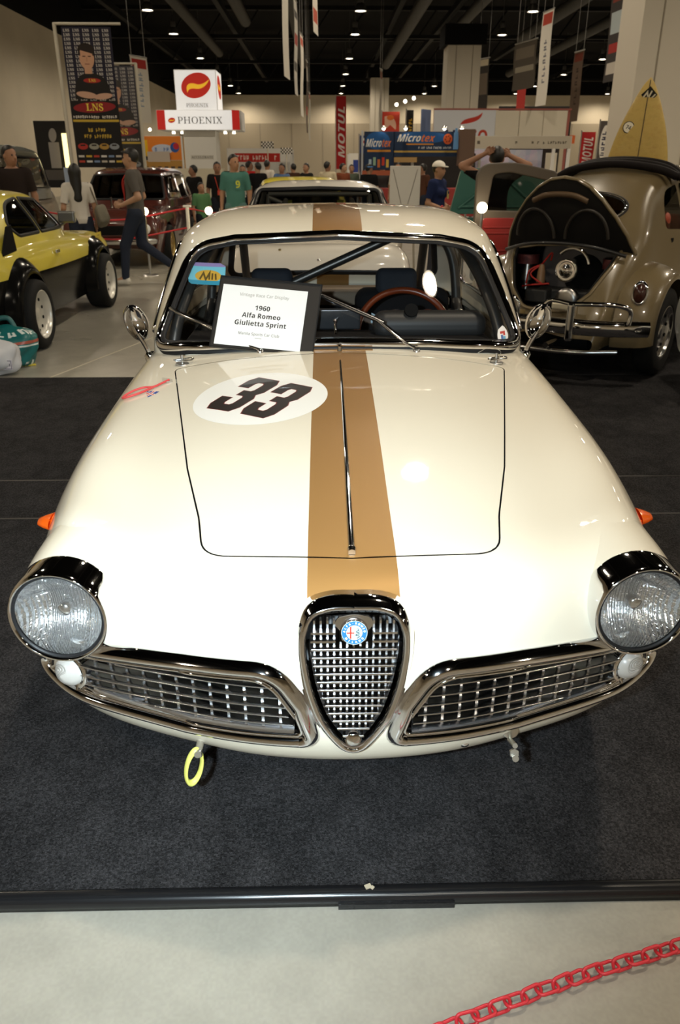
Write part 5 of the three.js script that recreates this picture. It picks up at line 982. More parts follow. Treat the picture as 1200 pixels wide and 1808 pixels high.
// surfboard standing up through the sunroof
{
  const B = thing('surfboard', 'yellowed surfboard standing upright out of the beetle sunroof', 'surfboard', [2.62, 1.47, -7.0], R(-20));
  const half = [[0, .66], [.03, .625], [.075, .55], [.125, .44], [.175, .31], [.215, .17], [.245, .02], [.262, -.15], [.262, -.35]], f = spline(half.map(([, y]) => -y), half.map(([x]) => x));
  const g = grid(40, 60, (u, v) => { const y = .66 - v * 1.01, w = Math.max(.001, f(-y)), a = u * 2 * PI, c = Math.cos(a), s = Math.sin(a); return [w * Math.sign(c) * Math.pow(Math.abs(c), .75), y, .026 * Math.sign(s) * Math.pow(Math.abs(s), .8) * Math.min(1, w / .08) - .04 * (y > .2 ? ((y - .2) / .5) ** 2 : 0)]; }, true, true);
  const boardTex = canvasTex(512, 1024, (c, w, h) => {
    c.fillStyle = '#c6aa60'; c.fillRect(0, 0, w, h);
    for (let k = 0; k < 900; k++) { c.fillStyle = `rgba(${90 + rnd(0, 60)},${60 + rnd(0, 40)},20,${rnd(0.01, .06)})`; c.beginPath(); c.ellipse(rnd(0, w), rnd(0, h), rnd(2, 26), rnd(2, 20), 0, 0, 7); c.fill(); }
    for (let k = 0; k < 240; k++) { c.fillStyle = `rgba(60,40,14,${rnd(.03, .14)})`; c.beginPath(); c.ellipse(rnd(60, w - 60), rnd(h * .60, h * .78), rnd(3, 22), rnd(2, 9), 0, 0, 7); c.fill(); }
  });
  const U = g.attributes.uv, P = g.attributes.position; for (let i = 0; i < P.count; i++) U.setXY(i, .5 + P.getX(i) / .56, (P.getY(i) + .35) / 1.01);
  const body = part(B, 'board', g, phys(0xffffff, { map: boardTex, roughness: .35, clearcoat: .6 }));
  B.rotation.z = R(-1.5); B.rotation.order = 'YXZ'; B.rotation.x = R(4);
  part(B, 'stringer', sweep(Array.from({ length: 24 }, (_, k) => { const y = .64 - k / 23 * .95; return V(0, y, .0265 - .04 * (y > .2 ? ((y - .2) / .5) ** 2 : 0)); }), () => V(0, 0, 1), [[-.004, 0], [-.004, .001], [.004, .001], [.004, 0]], false), mat([.10, .07, .03], .6), 'dark wooden centre stringer');
  const zAt = (y) => .0275 - .04 * (y > .2 ? ((y - .2) / .5) ** 2 : 0);
  const logo = canvasTex(128, 128, (c) => { c.fillStyle = '#16120c'; c.fillRect(0, 0, 128, 128); c.strokeStyle = '#e0d8bc'; c.lineWidth = 13; c.beginPath(); c.moveTo(20, 84); c.lineTo(46, 44); c.lineTo(58, 92); c.lineTo(82, 34); c.stroke(); c.beginPath(); c.moveTo(38, 100); c.lineTo(66, 112); c.lineTo(112, 60); c.stroke(); });
  part(B, 'nose_print', at(new THREE.CircleGeometry(.062, 4).rotateZ(0), 0.008, .535, zAt(.535) + .004, R(12)), mat(0xffffff, .5, 0, { map: logo }), 'black diamond print near the tip');
  const ring = canvasTex(128, 128, (c) => { c.fillStyle = '#1c1812'; c.fillRect(0, 0, 128, 128); c.fillStyle = '#efe9d6'; c.beginPath(); c.arc(64, 64, 56, 0, 7); c.fill(); c.fillStyle = '#2a241a'; c.font = 'bold 56px sans-serif'; c.textAlign = 'center'; c.save(); c.translate(64, 64); c.rotate(.3); c.fillText('74', 0, 20); c.restore(); });
  part(B, 'round_sticker', new THREE.CircleGeometry(.045, 28).translate(-.11, .30, zAt(.3) - .003), mat(0xffffff, .5, 0, { map: ring }), 'round white sticker');
}
// ---------------------------------------------------------------- open door with red trim beyond the beetle, teal bonnet behind it
{
  const G = thing('car_door', 'taupe framed car door with red padded trim standing open beside the beetle', 'car door', [3.35, 0.024, -8.9], R(0));
  const dm = mat([.095, .076, .058], .45), rm = paint([.23, .012, .012], { roughness: .5 });
  // door, opened, its inside facing the camera
  const frame = rounded([[-.44, .30, .05], [.42, .30, .05], [.46, 1.0], [.40, 1.40, .06], [-.06, 1.49, .1], [-.36, 1.48, .06], [-.44, 1.40, .06]], 5), hole = rounded([[-.34, 1.02, .05], [.37, 1.0, .05], [.33, 1.33, .07], [-.1, 1.42, .06], [-.29, 1.40, .06]], 5);
  const sh = new THREE.Shape(frame.map(([x, y]) => new THREE.Vector2(x, y))); sh.holes.push(new THREE.Path(hole.map(([x, y]) => new THREE.Vector2(x, y))));
  const D = part(G, 'door_shell', new THREE.ExtrudeGeometry(sh, { depth: .07, bevelEnabled: true, bevelSize: .012, bevelThickness: .012, bevelSegments: 2 }).translate(-1.27, 0, .0), dm, 'taupe door shell with window opening');
  for (const x of [-1.6, -.95]) part(G, 'door_support', [rod([x, .012, .2], [x, .36, .04], .02, 8), rod([x, .012, -.15], [x, .36, .04], .02, 8)], M.steel);
  part(D, 'door_glass', new THREE.ShapeGeometry(new THREE.Shape(hole.map(([x, y]) => new THREE.Vector2(x, y)))).translate(-1.27, 0, .035), M.tintGlass);
  part(D, 'door_card', extrude(rounded([[-.37, .36, .04], [.37, .36, .04], [.40, .95, .04], [-.37, .95, .04]], 5), .02, .006).translate(-1.27, 0, .085), rm, 'red padded door card');
  for (const y of [.86, .80, .62]) part(D, 'door_card_pleat', rbox(.72, .018, .012, .005, -1.26, y, .112), rm);
  part(D, 'window_winder', [at(cyl(.02, .02, .03, 12), -1.15, .7, .12, PI / 2), rod([-1.15, .7, .13], [-1.05, .66, .13], .008)], M.chrome);
}
makeCar({
  name: 'taupe_saloon', label: 'taupe saloon standing behind the tan beetle', pos: [4.6, 0.021, -9.6], turn: R(0),
  st: STATION(4.0, .92, .92, .80), axles: [-.78, -3.1], wr: .31, paint: paint([.21, .18, .14]),
  cab: { h: [.84, .9, .96, 1.12, 1.3, 1.37, 1.41, 1.435, 1.44], zf: [-1.3, -1.34, -1.38, -1.5, -1.64, -1.74, -1.9, -2.1, -2.3], zb: [-3.5, -3.46, -3.4, -3.2, -2.96, -2.84, -2.7, -2.5, -2.31], w: [.74, .73, .72, .67, .61, .57, .5, .36, .004], n: N9 },
  screen: [[0, .95], [.62, .95, .04], [.54, 1.30, .06], [0, 1.32]], rearWin: [[0, .98], [.6, .97, .05], [.5, 1.3, .05], [0, 1.31]],
  sideWin: [[[-1.6, .95, .03], [-1.85, 1.3, .05], [-2.8, 1.3, .05], [-3.0, .95, .03]]],
});
{
  const G = thing('bonnet_panel', 'teal bonnet lid propped open behind the man in black', 'car bonnet', [2.25, 0.021, -10.6]);
  const teal = paint([.045, .16, .125], { roughness: .45 });
  part(G, 'bonnet_skin', extrude(rounded([[-.62, .92, .03], [.60, .92, .03], [.56, 1.44, .05], [-.50, 1.44, .05]], 5), .03, .01), teal, 'teal bonnet underside');
  for (const [a, b] of [[[-.52, .98], [.0, 1.38]], [[.5, .98], [.0, 1.38]], [[-.5, 1.0], [.5, 1.0]]]) part(G, 'bonnet_brace', rod([a[0], a[1], .045], [b[0], b[1], .045], .018, 8), teal);
  for (const x of [-.42, .42]) part(G, 'prop_stay', rod([x, 0, .02], [x, .95, .02], .015, 8), M.steel);
  part(G, 'wing_top', rbox(1.5, .5, .5, .12, 0, .62, -.1), paint([.04, .13, .10]));
}
// ---------------------------------------------------------------- people
const smin = (a, b, k) => { const h = Math.max(k - Math.abs(a - b), 0) / k; return Math.min(a, b) - h * h * k * .25; };
const cap = (x, y, z, a, b, ra, rb) => {
  const bx = b[0] - a[0], by = b[1] - a[1], bz = b[2] - a[2], px = x - a[0], py = y - a[1], pz = z - a[2], t = Math.min(1, Math.max(0, (px * bx + py * by + pz * bz) / (bx * bx + by * by + bz * bz + 1e-9)));
  return Math.hypot(px - bx * t, py - by * t, pz - bz * t) - (ra + (rb - ra) * t);
};
const ell = (x, y, z, c, r) => { const dx = (x - c[0]) / r[0], dy = (y - c[1]) / r[1], dz = (z - c[2]) / r[2], k = Math.hypot(dx, dy, dz); return (k - 1) * Math.min(...r); };
const STAND = {
  neck: [0, 1.43, -.012], chest: [0, 1.29, -.01], waist: [0, 1.06, 0], pelvis: [0, .94, -.005],
  shL: [.165, 1.385, -.015], elL: [.225, 1.11, -.035], wrL: [.235, .865, .03], haL: [.225, .77, .05], shR: [-.165, 1.385, -.015], elR: [-.225, 1.11, -.035], wrR: [-.235, .865, .03], haR: [-.225, .77, .05],
  hiL: [.085, .91, 0], knL: [.10, .50, .015], anL: [.105, .085, -.025], toL: [.12, .035, .13], hiR: [-.085, .91, 0], knR: [-.10, .50, .015], anR: [-.105, .085, -.025], toR: [-.12, .035, .13],
  head: [0, 1.575, .005], turnHead: 0,
};
const POSES = {
  stand: {}, lookLeft: { turnHead: .9 }, lookRight: { turnHead: -.8 },
  walk: { knL: [.08, .52, .17], anL: [.08, .10, .21], toL: [.085, .045, .36], knR: [-.08, .53, -.02], anR: [-.08, .25, -.40], toR: [-.08, .11, -.36], elL: [.23, 1.12, -.10], wrL: [.17, 1.02, .14], haL: [.13, 1.02, .23], elR: [-.23, 1.12, -.06], wrR: [-.17, 1.03, .17], haR: [-.12, 1.03, .25] },
  handsOnHead: { elL: [.38, 1.50, -.06], wrL: [.14, 1.62, -.06], haL: [.06, 1.655, -.09], elR: [-.36, 1.50, .04], wrR: [-.15, 1.60, .06], haR: [-.07, 1.64, .05] },
  carry: { elL: [.22, 1.10, -.05], wrL: [.13, 1.0, .18], haL: [.07, 1.0, .25], elR: [-.22, 1.10, -.05], wrR: [-.13, 1.02, .18], haR: [-.07, 1.03, .25] },
  bagArm: { elL: [.24, 1.10, -.06], wrL: [.25, .95, .14], haL: [.24, .93, .22], turnHead: .3 },
};
const bodyCache = new Map();
function bodyOf(pose, female, long) {
  const key = pose + female + long; if (bodyCache.has(key)) return bodyCache.get(key);
  const J = { ...STAND, ...POSES[pose] }, w = female ? .9 : 1, all = Object.values(J).filter(Array.isArray);
  const box3 = (pts, m) => [[0, 1, 2].map((k) => Math.min(...pts.map((p) => p[k])) - m), [0, 1, 2].map((k) => Math.max(...pts.map((p) => p[k])) + m)];
  const torso = (x, y, z, g) => { const q = z * 1.42; let d = cap(x, y, q, [J.chest[0], J.chest[1], J.chest[2]], J.waist, .150 * w + g, .128 * w + g); d = smin(d, cap(x, y, q, [-.09, 1.36, -.01], [.09, 1.36, -.01], .088 * w + g, .088 * w + g), .06); d = smin(d, cap(x, y, q, J.waist, J.pelvis, .128 * w + g, .152 + g), .06); if (female) d = smin(d, Math.min(ell(x, y, z, [.065, 1.25, .085], [.06 + g, .06 + g, .06 + g]), ell(x, y, z, [-.065, 1.25, .085], [.06 + g, .06 + g, .06 + g])), .05); return d; };
  const arm = (x, y, z, S, g, from = 0, to = 1) => { let d = cap(x, y, z, J['sh' + S], J['el' + S], .053 * w + g, .040 * w + g); if (to > .5) d = smin(d, cap(x, y, z, J['el' + S], J['wr' + S], .041 * w + g, .028 * w + g), .02); return d; };
  const leg = (x, y, z, S, g) => smin(cap(x, y, z, J['hi' + S], J['kn' + S], .088 + g, .056 + g), cap(x, y, z, J['kn' + S], J['an' + S], .056 + g, .038 + g), .03);
  const skinF = (x, y, z) => { let d = torso(x, y, z, -.012); d = smin(d, cap(x, y, z, J.neck, J.head, .056, .052), .04); for (const S of 'LR') { d = smin(d, arm(x, y, z, S, 0), .04); d = smin(d, leg(x, y, z, S, -.006), .03); d = smin(d, cap(x, y, z, J['an' + S], J['to' + S], .036, .03), .03); } return d; };
  const ct = Math.cos(-J.turnHead), st = Math.sin(-J.turnHead), H = J.head;
  const hl = (x, y, z) => [(x - H[0]) * ct - (z - H[2]) * st, y - H[1], (x - H[0]) * st + (z - H[2]) * ct];
  const headF = (x, y, z) => {
    const [a, b, c] = hl(x, y, z); let d = ell(a, b, c, [0, .02, -.008], [.074, .10, .094]); d = smin(d, ell(a, b, c, [0, -.05, .022], [.054, .066, .064]), .04);
    d = smin(d, cap(a, b, c, [0, .012, .082], [0, -.022, .098], .009, .014), .016); d = smin(d, cap(a, b, c, [-.02, -.052, .078], [.02, -.052, .078], .009, .009), .014);
    for (const s of [-1, 1]) { d = smin(d, ell(a, b, c, [s * .076, -.004, -.006], [.012, .03, .02]), .01); d = Math.max(d, -(Math.hypot(a - s * .03, b - .012, c - .098) - .016)); }
    return smin(d, cap(x, y, z, J.neck, [H[0], H[1] - .04, H[2] - .01], .056, .05), .03);
  };
  const handF = (S) => {
    const wr = V(...J['wr' + S]), ha = V(...J['ha' + S]), dir = ha.clone().sub(wr).normalize(), sd = (Math.abs(dir.y) > .6 ? V(0, 0, 1) : V(0, 1, 0)).cross(dir).normalize().cross(dir).negate(), nrm = dir.clone().cross(sd);
    const palm = (k) => wr.clone().addScaledVector(dir, .055).addScaledVector(sd, k * .018), A = (v) => v.toArray(), chains = [];
    [-1.5, -.5, .5, 1.5].forEach((k, i) => { const q = palm(k).addScaledVector(dir, .018), l = [.052, .066, .070, .058][i], m = q.clone().addScaledVector(dir, l * .55).addScaledVector(nrm, .006), e = m.clone().addScaledVector(dir, l * .4).addScaledVector(nrm, .02); chains.push([A(q), A(m), A(e), .009, .0085, .0075]); });
    const t0 = wr.clone().addScaledVector(dir, .02).addScaledVector(sd, .02), t1 = t0.clone().addScaledVector(dir, .035).addScaledVector(sd, .026), t2 = t1.clone().addScaledVector(dir, .03).addScaledVector(nrm, .012); chains.push([A(t0), A(t1), A(t2), .012, .0105, .009]);
    const w0 = A(wr), w1 = A(wr.clone().addScaledVector(dir, .05)), p0 = A(palm(-1.3)), p1 = A(palm(1.3));
    return (x, y, z) => { let d = smin(cap(x, y, z, w0, w1, .026, .022), cap(x, y, z, p0, p1, .019, .019), .015); for (const [q, m, e, ra, rb, rc] of chains) d = Math.min(d, smin(cap(x, y, z, q, m, ra, rb), cap(x, y, z, m, e, rb, rc), .004)); return d; };
  };
  const [lo, hi] = box3(all.filter((p) => p !== J.haL && p !== J.haR), .18); lo[1] = -.005; hi[1] = H[1] + .06;
  const skin = [surfaceNet(skinF, lo, hi, .02), surfaceNet(headF, [H[0] - .13, H[1] - .14, H[2] - .14], [H[0] + .13, H[1] + .16, H[2] + .15], .0095)];
  for (const S of 'LR') { const [a, b] = box3([J['wr' + S], J['ha' + S]], .09); skin.push(surfaceNet(handF(S), a, b, .007)); }
  const clip1 = (g, f) => split(g, f)[0];
  const shirtF = (x, y, z) => { let d = torso(x, y, z, .012); for (const S of 'LR') d = smin(d, arm(x, y, z, S, .014, 0, long ? 1 : .4), .04); return smin(d, cap(x, y, z, [0, 1.40, -.01], [0, 1.44, -.012], .07, .062), .03); };
  const sleeve = (x, y, z) => { let f = .885 - y; f = Math.max(f, y - 1.452 + Math.max(0, z) * .3); if (!long) for (const S of 'LR') { const a = J['sh' + S], b = J['el' + S], t = ((x - a[0]) * (b[0] - a[0]) + (y - a[1]) * (b[1] - a[1]) + (z - a[2]) * (b[2] - a[2])) / ((b[0] - a[0]) ** 2 + (b[1] - a[1]) ** 2 + (b[2] - a[2]) ** 2), r = arm(x, y, z, S, .02, 0, .4); if (r < .02 && Math.abs(x) > .14) f = Math.max(f, (t - .78) * .25); } return f; };
  const shirt = clip1(surfaceNet(shirtF, [lo[0], .84, lo[2]], [hi[0], 1.62, hi[2]], .018), sleeve);
  const pantsF = (x, y, z) => { let d = cap(x, y, z * 1.42, J.waist, J.pelvis, .132, .158); d = smin(d, Math.min(leg(x, y, z, 'L', .012), leg(x, y, z, 'R', .012)), .03); return d; };
  const pants = clip1(surfaceNet(pantsF, [lo[0], -.01, lo[2]], [hi[0], 1.06, hi[2]], .018), (x, y, z) => Math.max(y - .98, .07 - y));
  const shoes = ['L', 'R'].map((S) => { const a = J['an' + S], t = J['to' + S], heel = [a[0], Math.max(.04, a[1] - .045), a[2] - .02], f = (x, y, z) => Math.max(smin(cap(x, y, z, heel, t, .044, .038), cap(x, y, z, heel, [a[0], a[1] + .01, a[2]], .045, .042), .02), a[1] < .12 ? -y + .002 : -9), [l2, h2] = box3([heel, t, a], .07); return surfaceNet(f, l2, h2, .013); });
  const hairF = (style) => (x, y, z) => { const [a, b, c] = hl(x, y, z); let d = ell(a, b, c, [0, .03, -.014], [.083, .102, .103]); if (style === 'long') d = smin(d, Math.max(cap(a, b, c * 1.3, [0, 0, -.07], [0, -.34, -.09], .085, .075), c - .02), .04); const face = style === 'long' ? Math.max(c - .035, b - .055 - 0) : 0; const front = (c - .005) + (b < .055 ? 0 : -(b - .055) * 2.2); return Math.max(d, Math.min(front, 1), -(b + (style === 'long' ? .6 : .045) + Math.max(0, -c) * .5)); };
  const hair = (style) => surfaceNet(hairF(style), [H[0] - .15, H[1] - (style === 'long' ? .48 : .12), H[2] - .2], [H[0] + .15, H[1] + .17, H[2] + .16], .0105);
  const local = (a, b, c) => [H[0] + a * ct + c * st, H[1] + b, H[2] - a * st + c * ct];
  const hairs = {}, res = { J, skin: merge(skin), shirt, pants, shoes, hair: (s) => hairs[s] ??= hair(s), local }; bodyCache.set(key, res); return res;
}
const cloth = (c, r = .85) => matte(c, r);
const SKIN = [[.40, .21, .12], [.33, .165, .095], [.46, .26, .16]].map((c) => phys(c, { roughness: .55 }));
const hairMat = mat([.008, .007, .006], .5);
function person(label, [x, z], turn, o) {
  const P = thing('person', label, 'person', [x, o.y || 0, z], turn, o.group), B = bodyOf(o.pose || 'stand', !!o.female, !!o.long), k = (o.h || 1.68) / 1.69;
  P.scale.setScalar(k);
  part(P, 'body', B.skin, SKIN[o.skin || 0]);
  part(P, 'shirt', B.shirt, o.shirt); part(P, 'trousers', B.pants, o.pants || cloth([.02, .022, .03]));
  B.shoes.forEach((g) => part(P, 'shoe', g, o.shoes || cloth([.03, .03, .03], .6)));
  part(P, 'hair', B.hair(o.hair || 'short'), o.hairMat || hairMat);
  for (const s of [-1, 1]) part(P, 'eye', ball(.011, ...B.local(s * .03, .012, .082), 10), mat([.03, .02, .018], .3));
  part(P, 'lips', ball(.018, 0, 0, 0, 10).scale(1, .32, .35).rotateY(B.J.turnHead).translate(...B.local(0, -.052, .086)), mat([.24, .09, .07], .5));
  o.extra?.(P, B);
  return P;
}
const lanyard = (c) => (P, B) => part(P, 'lanyard', [tube([[.07, 1.42, .05], [.055, 1.3, .125], [.015, 1.12, .125]], .008, false, 20, 6), tube([[-.07, 1.42, .05], [-.045, 1.3, .125], [.0, 1.12, .125]], .008, false, 20, 6), box(.07, .095, .006, .008, 1.07, .125)], mat(c, .6), 'red lanyard with pass');
const denim = cloth([.028, .034, .052]), blackTee = cloth([.014, .013, .013]), whiteTee = cloth([.66, .63, .58]);
person('man striding in grey tee and dark jeans with red lanyard', [-2.50, -11.05], -PI / 2, { pose: 'walk', h: 1.70, shirt: cloth([.105, .095, .085]), pants: denim, shoes: cloth([.6, .57, .5], .6), skin: 2, extra: (P, B) => { lanyard([.55, .03, .02])(P, B); part(P, 'sunglasses', [tube([[-.085, 1.635, .0], [-.06, 1.655, .085], [0, 1.66, .10], [.06, 1.655, .085], [.085, 1.635, .0]], .009, false, 24, 6)], M.blackGloss); part(P, 'held_phone', rbox(.07, .13, .012, .005, .0, 1.05, .31), M.blackGloss); } });
person('woman with long black hair, white top and grey shoulder bag', [-3.26, -11.1], R(-150), { pose: 'bagArm', female: true, h: 1.52, hair: 'long', shirt: cloth([.62, .58, .52]), pants: denim, extra: (P) => { const b = part(P, 'shoulder_bag', at(rbox(.16, .26, .34, .05), -.30, .98, -.06, R(20), 0, R(-12)), cloth([.24, .22, .17])); part(b, 'bag_strap', tube([[-.24, 1.12, -.14], [-.16, 1.44, -.03], [-.22, 1.12, .06]], .012, false, 24, 6), cloth([.16, .14, .11])); } });
person('young man in dark v-neck tee looking back by the van', [-4.0, -10.9], R(14), { pose: 'lookRight', h: 1.73, shirt: cloth([.026, .019, .017]), skin: 1 });
person('person in white tee beside the man in dark v-neck', [-4.15, -10.35], R(60), { h: 1.46, shirt: whiteTee });
person('man in teal tee with yellow number nine', [-1.42, -13.5], R(-4), { pose: 'lookRight', h: 1.67, shirt: cloth([.075, .20, .17]), pants: cloth([.10, .2, .19]), extra: (P) => { part(P, 'shirt_number', new THREE.PlaneGeometry(.085, .15).translate(.075, 1.26, .148), mat(0xffffff, .8, 0, { map: canvasTex(64, 112, (c) => { c.fillStyle = '#4f7d74'; c.fillRect(0, 0, 64, 112); c.fillStyle = '#cfd23a'; c.font = 'bold 110px sans-serif'; c.fillText('9', 0, 96); }) })); } });
person('man in black polo with red lanyard near the white pylon', [-2.22, -17.7], R(10), { h: 1.60, shirt: blackTee, skin: 1, extra: lanyard([.6, .05, .02]) });
person('man in black tee beside the man with a red lanyard', [-2.82, -18.3], R(-30), { pose: 'lookLeft', h: 1.54, shirt: blackTee, skin: 1 });
person('boy in green tee standing low by the maroon estate', [-2.22, -15.2], R(30), { h: 1.24, shirt: cloth([.10, .22, .10]) });
person('girl in white cap and navy tee beside the white board', [1.66, -12], R(52), { pose: 'carry', female: true, h: 1.56, hair: 'short', shirt: cloth([.018, .026, .075]), pants: denim, extra: (P, B) => { const H = B.J.head; const c = part(P, 'cap', surfaceNet((x, y, z) => Math.max(ell(x, y, z, [H[0], H[1] + .045, H[2] - .012], [.094, .088, .108]), H[1] + .04 - y), [-.13, H[1], -.16], [.13, H[1] + .18, .14], .01), cloth([.74, .70, .62])); part(c, 'cap_peak', at(new THREE.CylinderGeometry(.085, .085, .012, 24, 1, false, -PI / 2, PI).scale(1, 1, 1.05), 0, H[1] + .05, H[2] + .06, R(8)), cloth([.74, .70, .62])); part(P, 'wristband', new THREE.TorusGeometry(.034, .009, 8, 20).translate(-.13, 1.03, .16), mat([.6, .02, .03], .4)); part(P, 'shirt_print', new THREE.PlaneGeometry(.06, .12).translate(.05, 1.22, .152), cloth([.45, .35, .12])); } });
person('man in black tee with hands behind his head, back turned', [1.93, -9.35], R(168), { pose: 'handsOnHead', y: .021, h: 1.66, shirt: blackTee, skin: 1, extra: (P) => part(P, 'wristband', new THREE.TorusGeometry(.036, .008, 8, 20).rotateX(PI / 2).translate(.235, .9, .03), mat([.05, .25, .3], .4)) });
// the crowd beyond the white coupe
[
  ['person in white tee left of the red waistcoat', -2.0, -21, [.6, .58, .52], 0, .94], ['person in red waistcoat over white shirt in the crowd', -1.95, -22.4, [.50, .03, .03], 160, 1.0], ['person in black tee standing right of the red waistcoat', -1.55, -20, [.012, .012, .013], 180, .97], ['tall person in white shirt among the crowd', -1.55, -23.5, [.68, .64, .56], 150, 1.02], ['person in sky blue shirt among the crowd', -1.05, -21.5, [.10, .17, .34], 20, .96],
  ['person in dark brown shirt right of the blue shirt', -.85, -24, [.06, .03, .02], 170, .97], ['person in charcoal shirt among the crowd', -.45, -22.5, [.02, .02, .02], -40, .97], ['person in cream shirt in mid crowd', .12, -21.8, [.60, .52, .36], 180, .99], ['person in rust brown shirt among the crowd', .55, -23, [.20, .06, .03], 30, .97], ['person in grey green shirt among the crowd', .85, -25, [.10, .12, .09], 0, .96],
  ['person in black with blue visor near the red flag', 1.12, -20.4, [.012, .012, .013], 170, .95], ['short person behind the blue visor', 1.65, -23.4, [.05, .05, .05], 0, .94], ['person in pale shirt by the blue booth', 1.85, -20.6, [.58, .52, .44], -20, .97], ['person in brown tee beside the blue booth panel', 2.35, -19.8, [.09, .04, .025], -50, .95],
].forEach(([label, x, z, c, a, k], i) => person(label, [x, z], R(a), { pose: ['stand', 'lookLeft', 'lookRight'][i % 3], h: 1.66 * k, shirt: cloth(c), skin: i % 3, pants: denim, extra: label.includes('visor') ? (P, B) => part(P, 'visor', at(new THREE.TorusGeometry(.088, .016, 8, 24).rotateX(PI / 2), 0, B.J.head[1] + .05, 0), mat([.05, .2, .5], .4)) : null }));
// ---------------------------------------------------------------- banners, booths and barriers
const bannerCloth = (tex, more = {}) => mat(0xffffff, .8, 0, { map: tex, ...more });
function board(w, h, tex, d = .03, edge = M.white) { // a printed sheet with real thickness: [mesh front, body]
  return { body: rbox(w, h, d, Math.min(.006, d * .3), 0, 0, 0, 2), face: new THREE.PlaneGeometry(w * .995, h * .995).translate(0, 0, d / 2 + .002), mat: bannerCloth(tex), edge };
}
function addBoard(G, b, x, y, z, ry = 0, nm = 'panel', label) {
  const o = part(G, nm, at(b.body.clone(), x, y, z, 0, ry), b.edge, label); part(o, 'print', at(b.face.clone(), 0, 0, 0).rotateY(ry).translate(x, y, z), b.mat); return o;
}
// lettering too small to read: rows of short strokes
const marks = (c, x, y, w, h, color, n = 8) => { c.fillStyle = color; const s = w / n; for (let k = 0; k < n; k++) { const q = hash(k, Math.round(x + y * 3 + w), 17); if (q > .86) continue; c.fillRect(x + k * s, y + (q * 37 % 1) * h * .2, s * .26, h * .85); c.fillRect(x + k * s, y + (q * 11 % 1) * h * .75, s * .64, h * .22); if (q * 7 % 1 > .5) c.fillRect(x + k * s + s * .42, y + (q * 5 % 1) * h * .3, s * .24, h * .7); } };
// pole banners with a portrait of a man in a black tee
const poleTex = canvasTex(512, 1280, (c, w, h) => {
  c.fillStyle = '#17142a'; c.fillRect(0, 0, w, h * .52); c.fillStyle = '#120d0c'; c.fillRect(0, h * .5, w, h);
  c.fillStyle = '#d8d2c8'; c.font = 'bold 34px serif'; for (let j = 0; j < 17; j++) for (let i = 0; i < 5; i++) c.fillText('LNS', 18 + i * 100, 44 + j * 38);
  c.fillStyle = '#1a1412'; c.beginPath(); c.moveTo(70, 640); c.bezierCurveTo(60, 470, 130, 410, 240, 400); c.bezierCurveTo(380, 410, 450, 470, 452, 640); c.fill();
  c.fillStyle = '#c99a7c'; c.beginPath(); c.ellipse(232, 270, 76, 104, 0, 0, 7); c.fill(); c.fillRect(196, 350, 76, 60);
  c.fillStyle = '#20140e'; c.beginPath(); c.ellipse(232, 196, 84, 56, 0, PI, 7); c.fill(); c.fillRect(150, 190, 20, 60); c.fillRect(294, 190, 18, 60);
  c.fillStyle = '#3a221a'; c.fillRect(190, 252, 30, 8); c.fillRect(246, 252, 30, 8); c.fillStyle = '#8e5a4a'; c.fillRect(206, 320, 50, 8); c.fillStyle = '#b98a6c'; c.fillRect(226, 262, 12, 40);
  c.fillStyle = '#caa088'; c.beginPath(); c.ellipse(190, 600, 110, 30, .12, 0, 7); c.fill(); c.beginPath(); c.ellipse(360, 612, 100, 28, -.1, 0, 7); c.fill();
  c.fillStyle = '#a82a20'; c.beginPath(); c.ellipse(260, 470, 90, 22, 0, 0, 7); c.fill(); c.fillStyle = '#e0cf4a'; c.font = 'bold 36px serif'; c.textAlign = 'center'; c.fillText('LNS', 262, 482);
  c.fillStyle = '#8e1f22'; c.beginPath(); c.ellipse(256, 712, 226, 50, -.04, 0, 7); c.fill(); c.fillStyle = '#f0d850'; c.font = 'bold 92px serif'; c.fillText('LNS', 256, 744);
  marks(c, 20, 786, 470, 30, '#e8e2d8', 20); c.fillStyle = '#c8a838'; c.fillRect(10, 826, 492, 22);
  marks(c, 160, 900, 190, 40, '#d6b23e', 7); marks(c, 110, 962, 300, 40, '#d6b23e', 11);
  [['#b3352c', 80], ['#9c9a8c', 200], ['#b08a40', 312], ['#8e9298', 424]].forEach(([k, x]) => { c.fillStyle = k; c.beginPath(); c.ellipse(x, 1078, 54, 30, 0, 0, 7); c.fill(); c.fillStyle = '#201814'; c.fillRect(x - 26, 1060, 52, 14); });
  for (let j = 0; j < 2; j++) for (let i = 0; i < 6; i++) { c.fillStyle = ['#cfc8bc', '#c9a63a', '#b8402e', '#d8d4cc', '#7a8fb0', '#c2b8a8'][(i + j * 2) % 6]; c.fillRect(20 + i * 82, 1162 + j * 50, 62, 20); }
});
const poleMat = mat([.62, .58, .48], .4, .2);
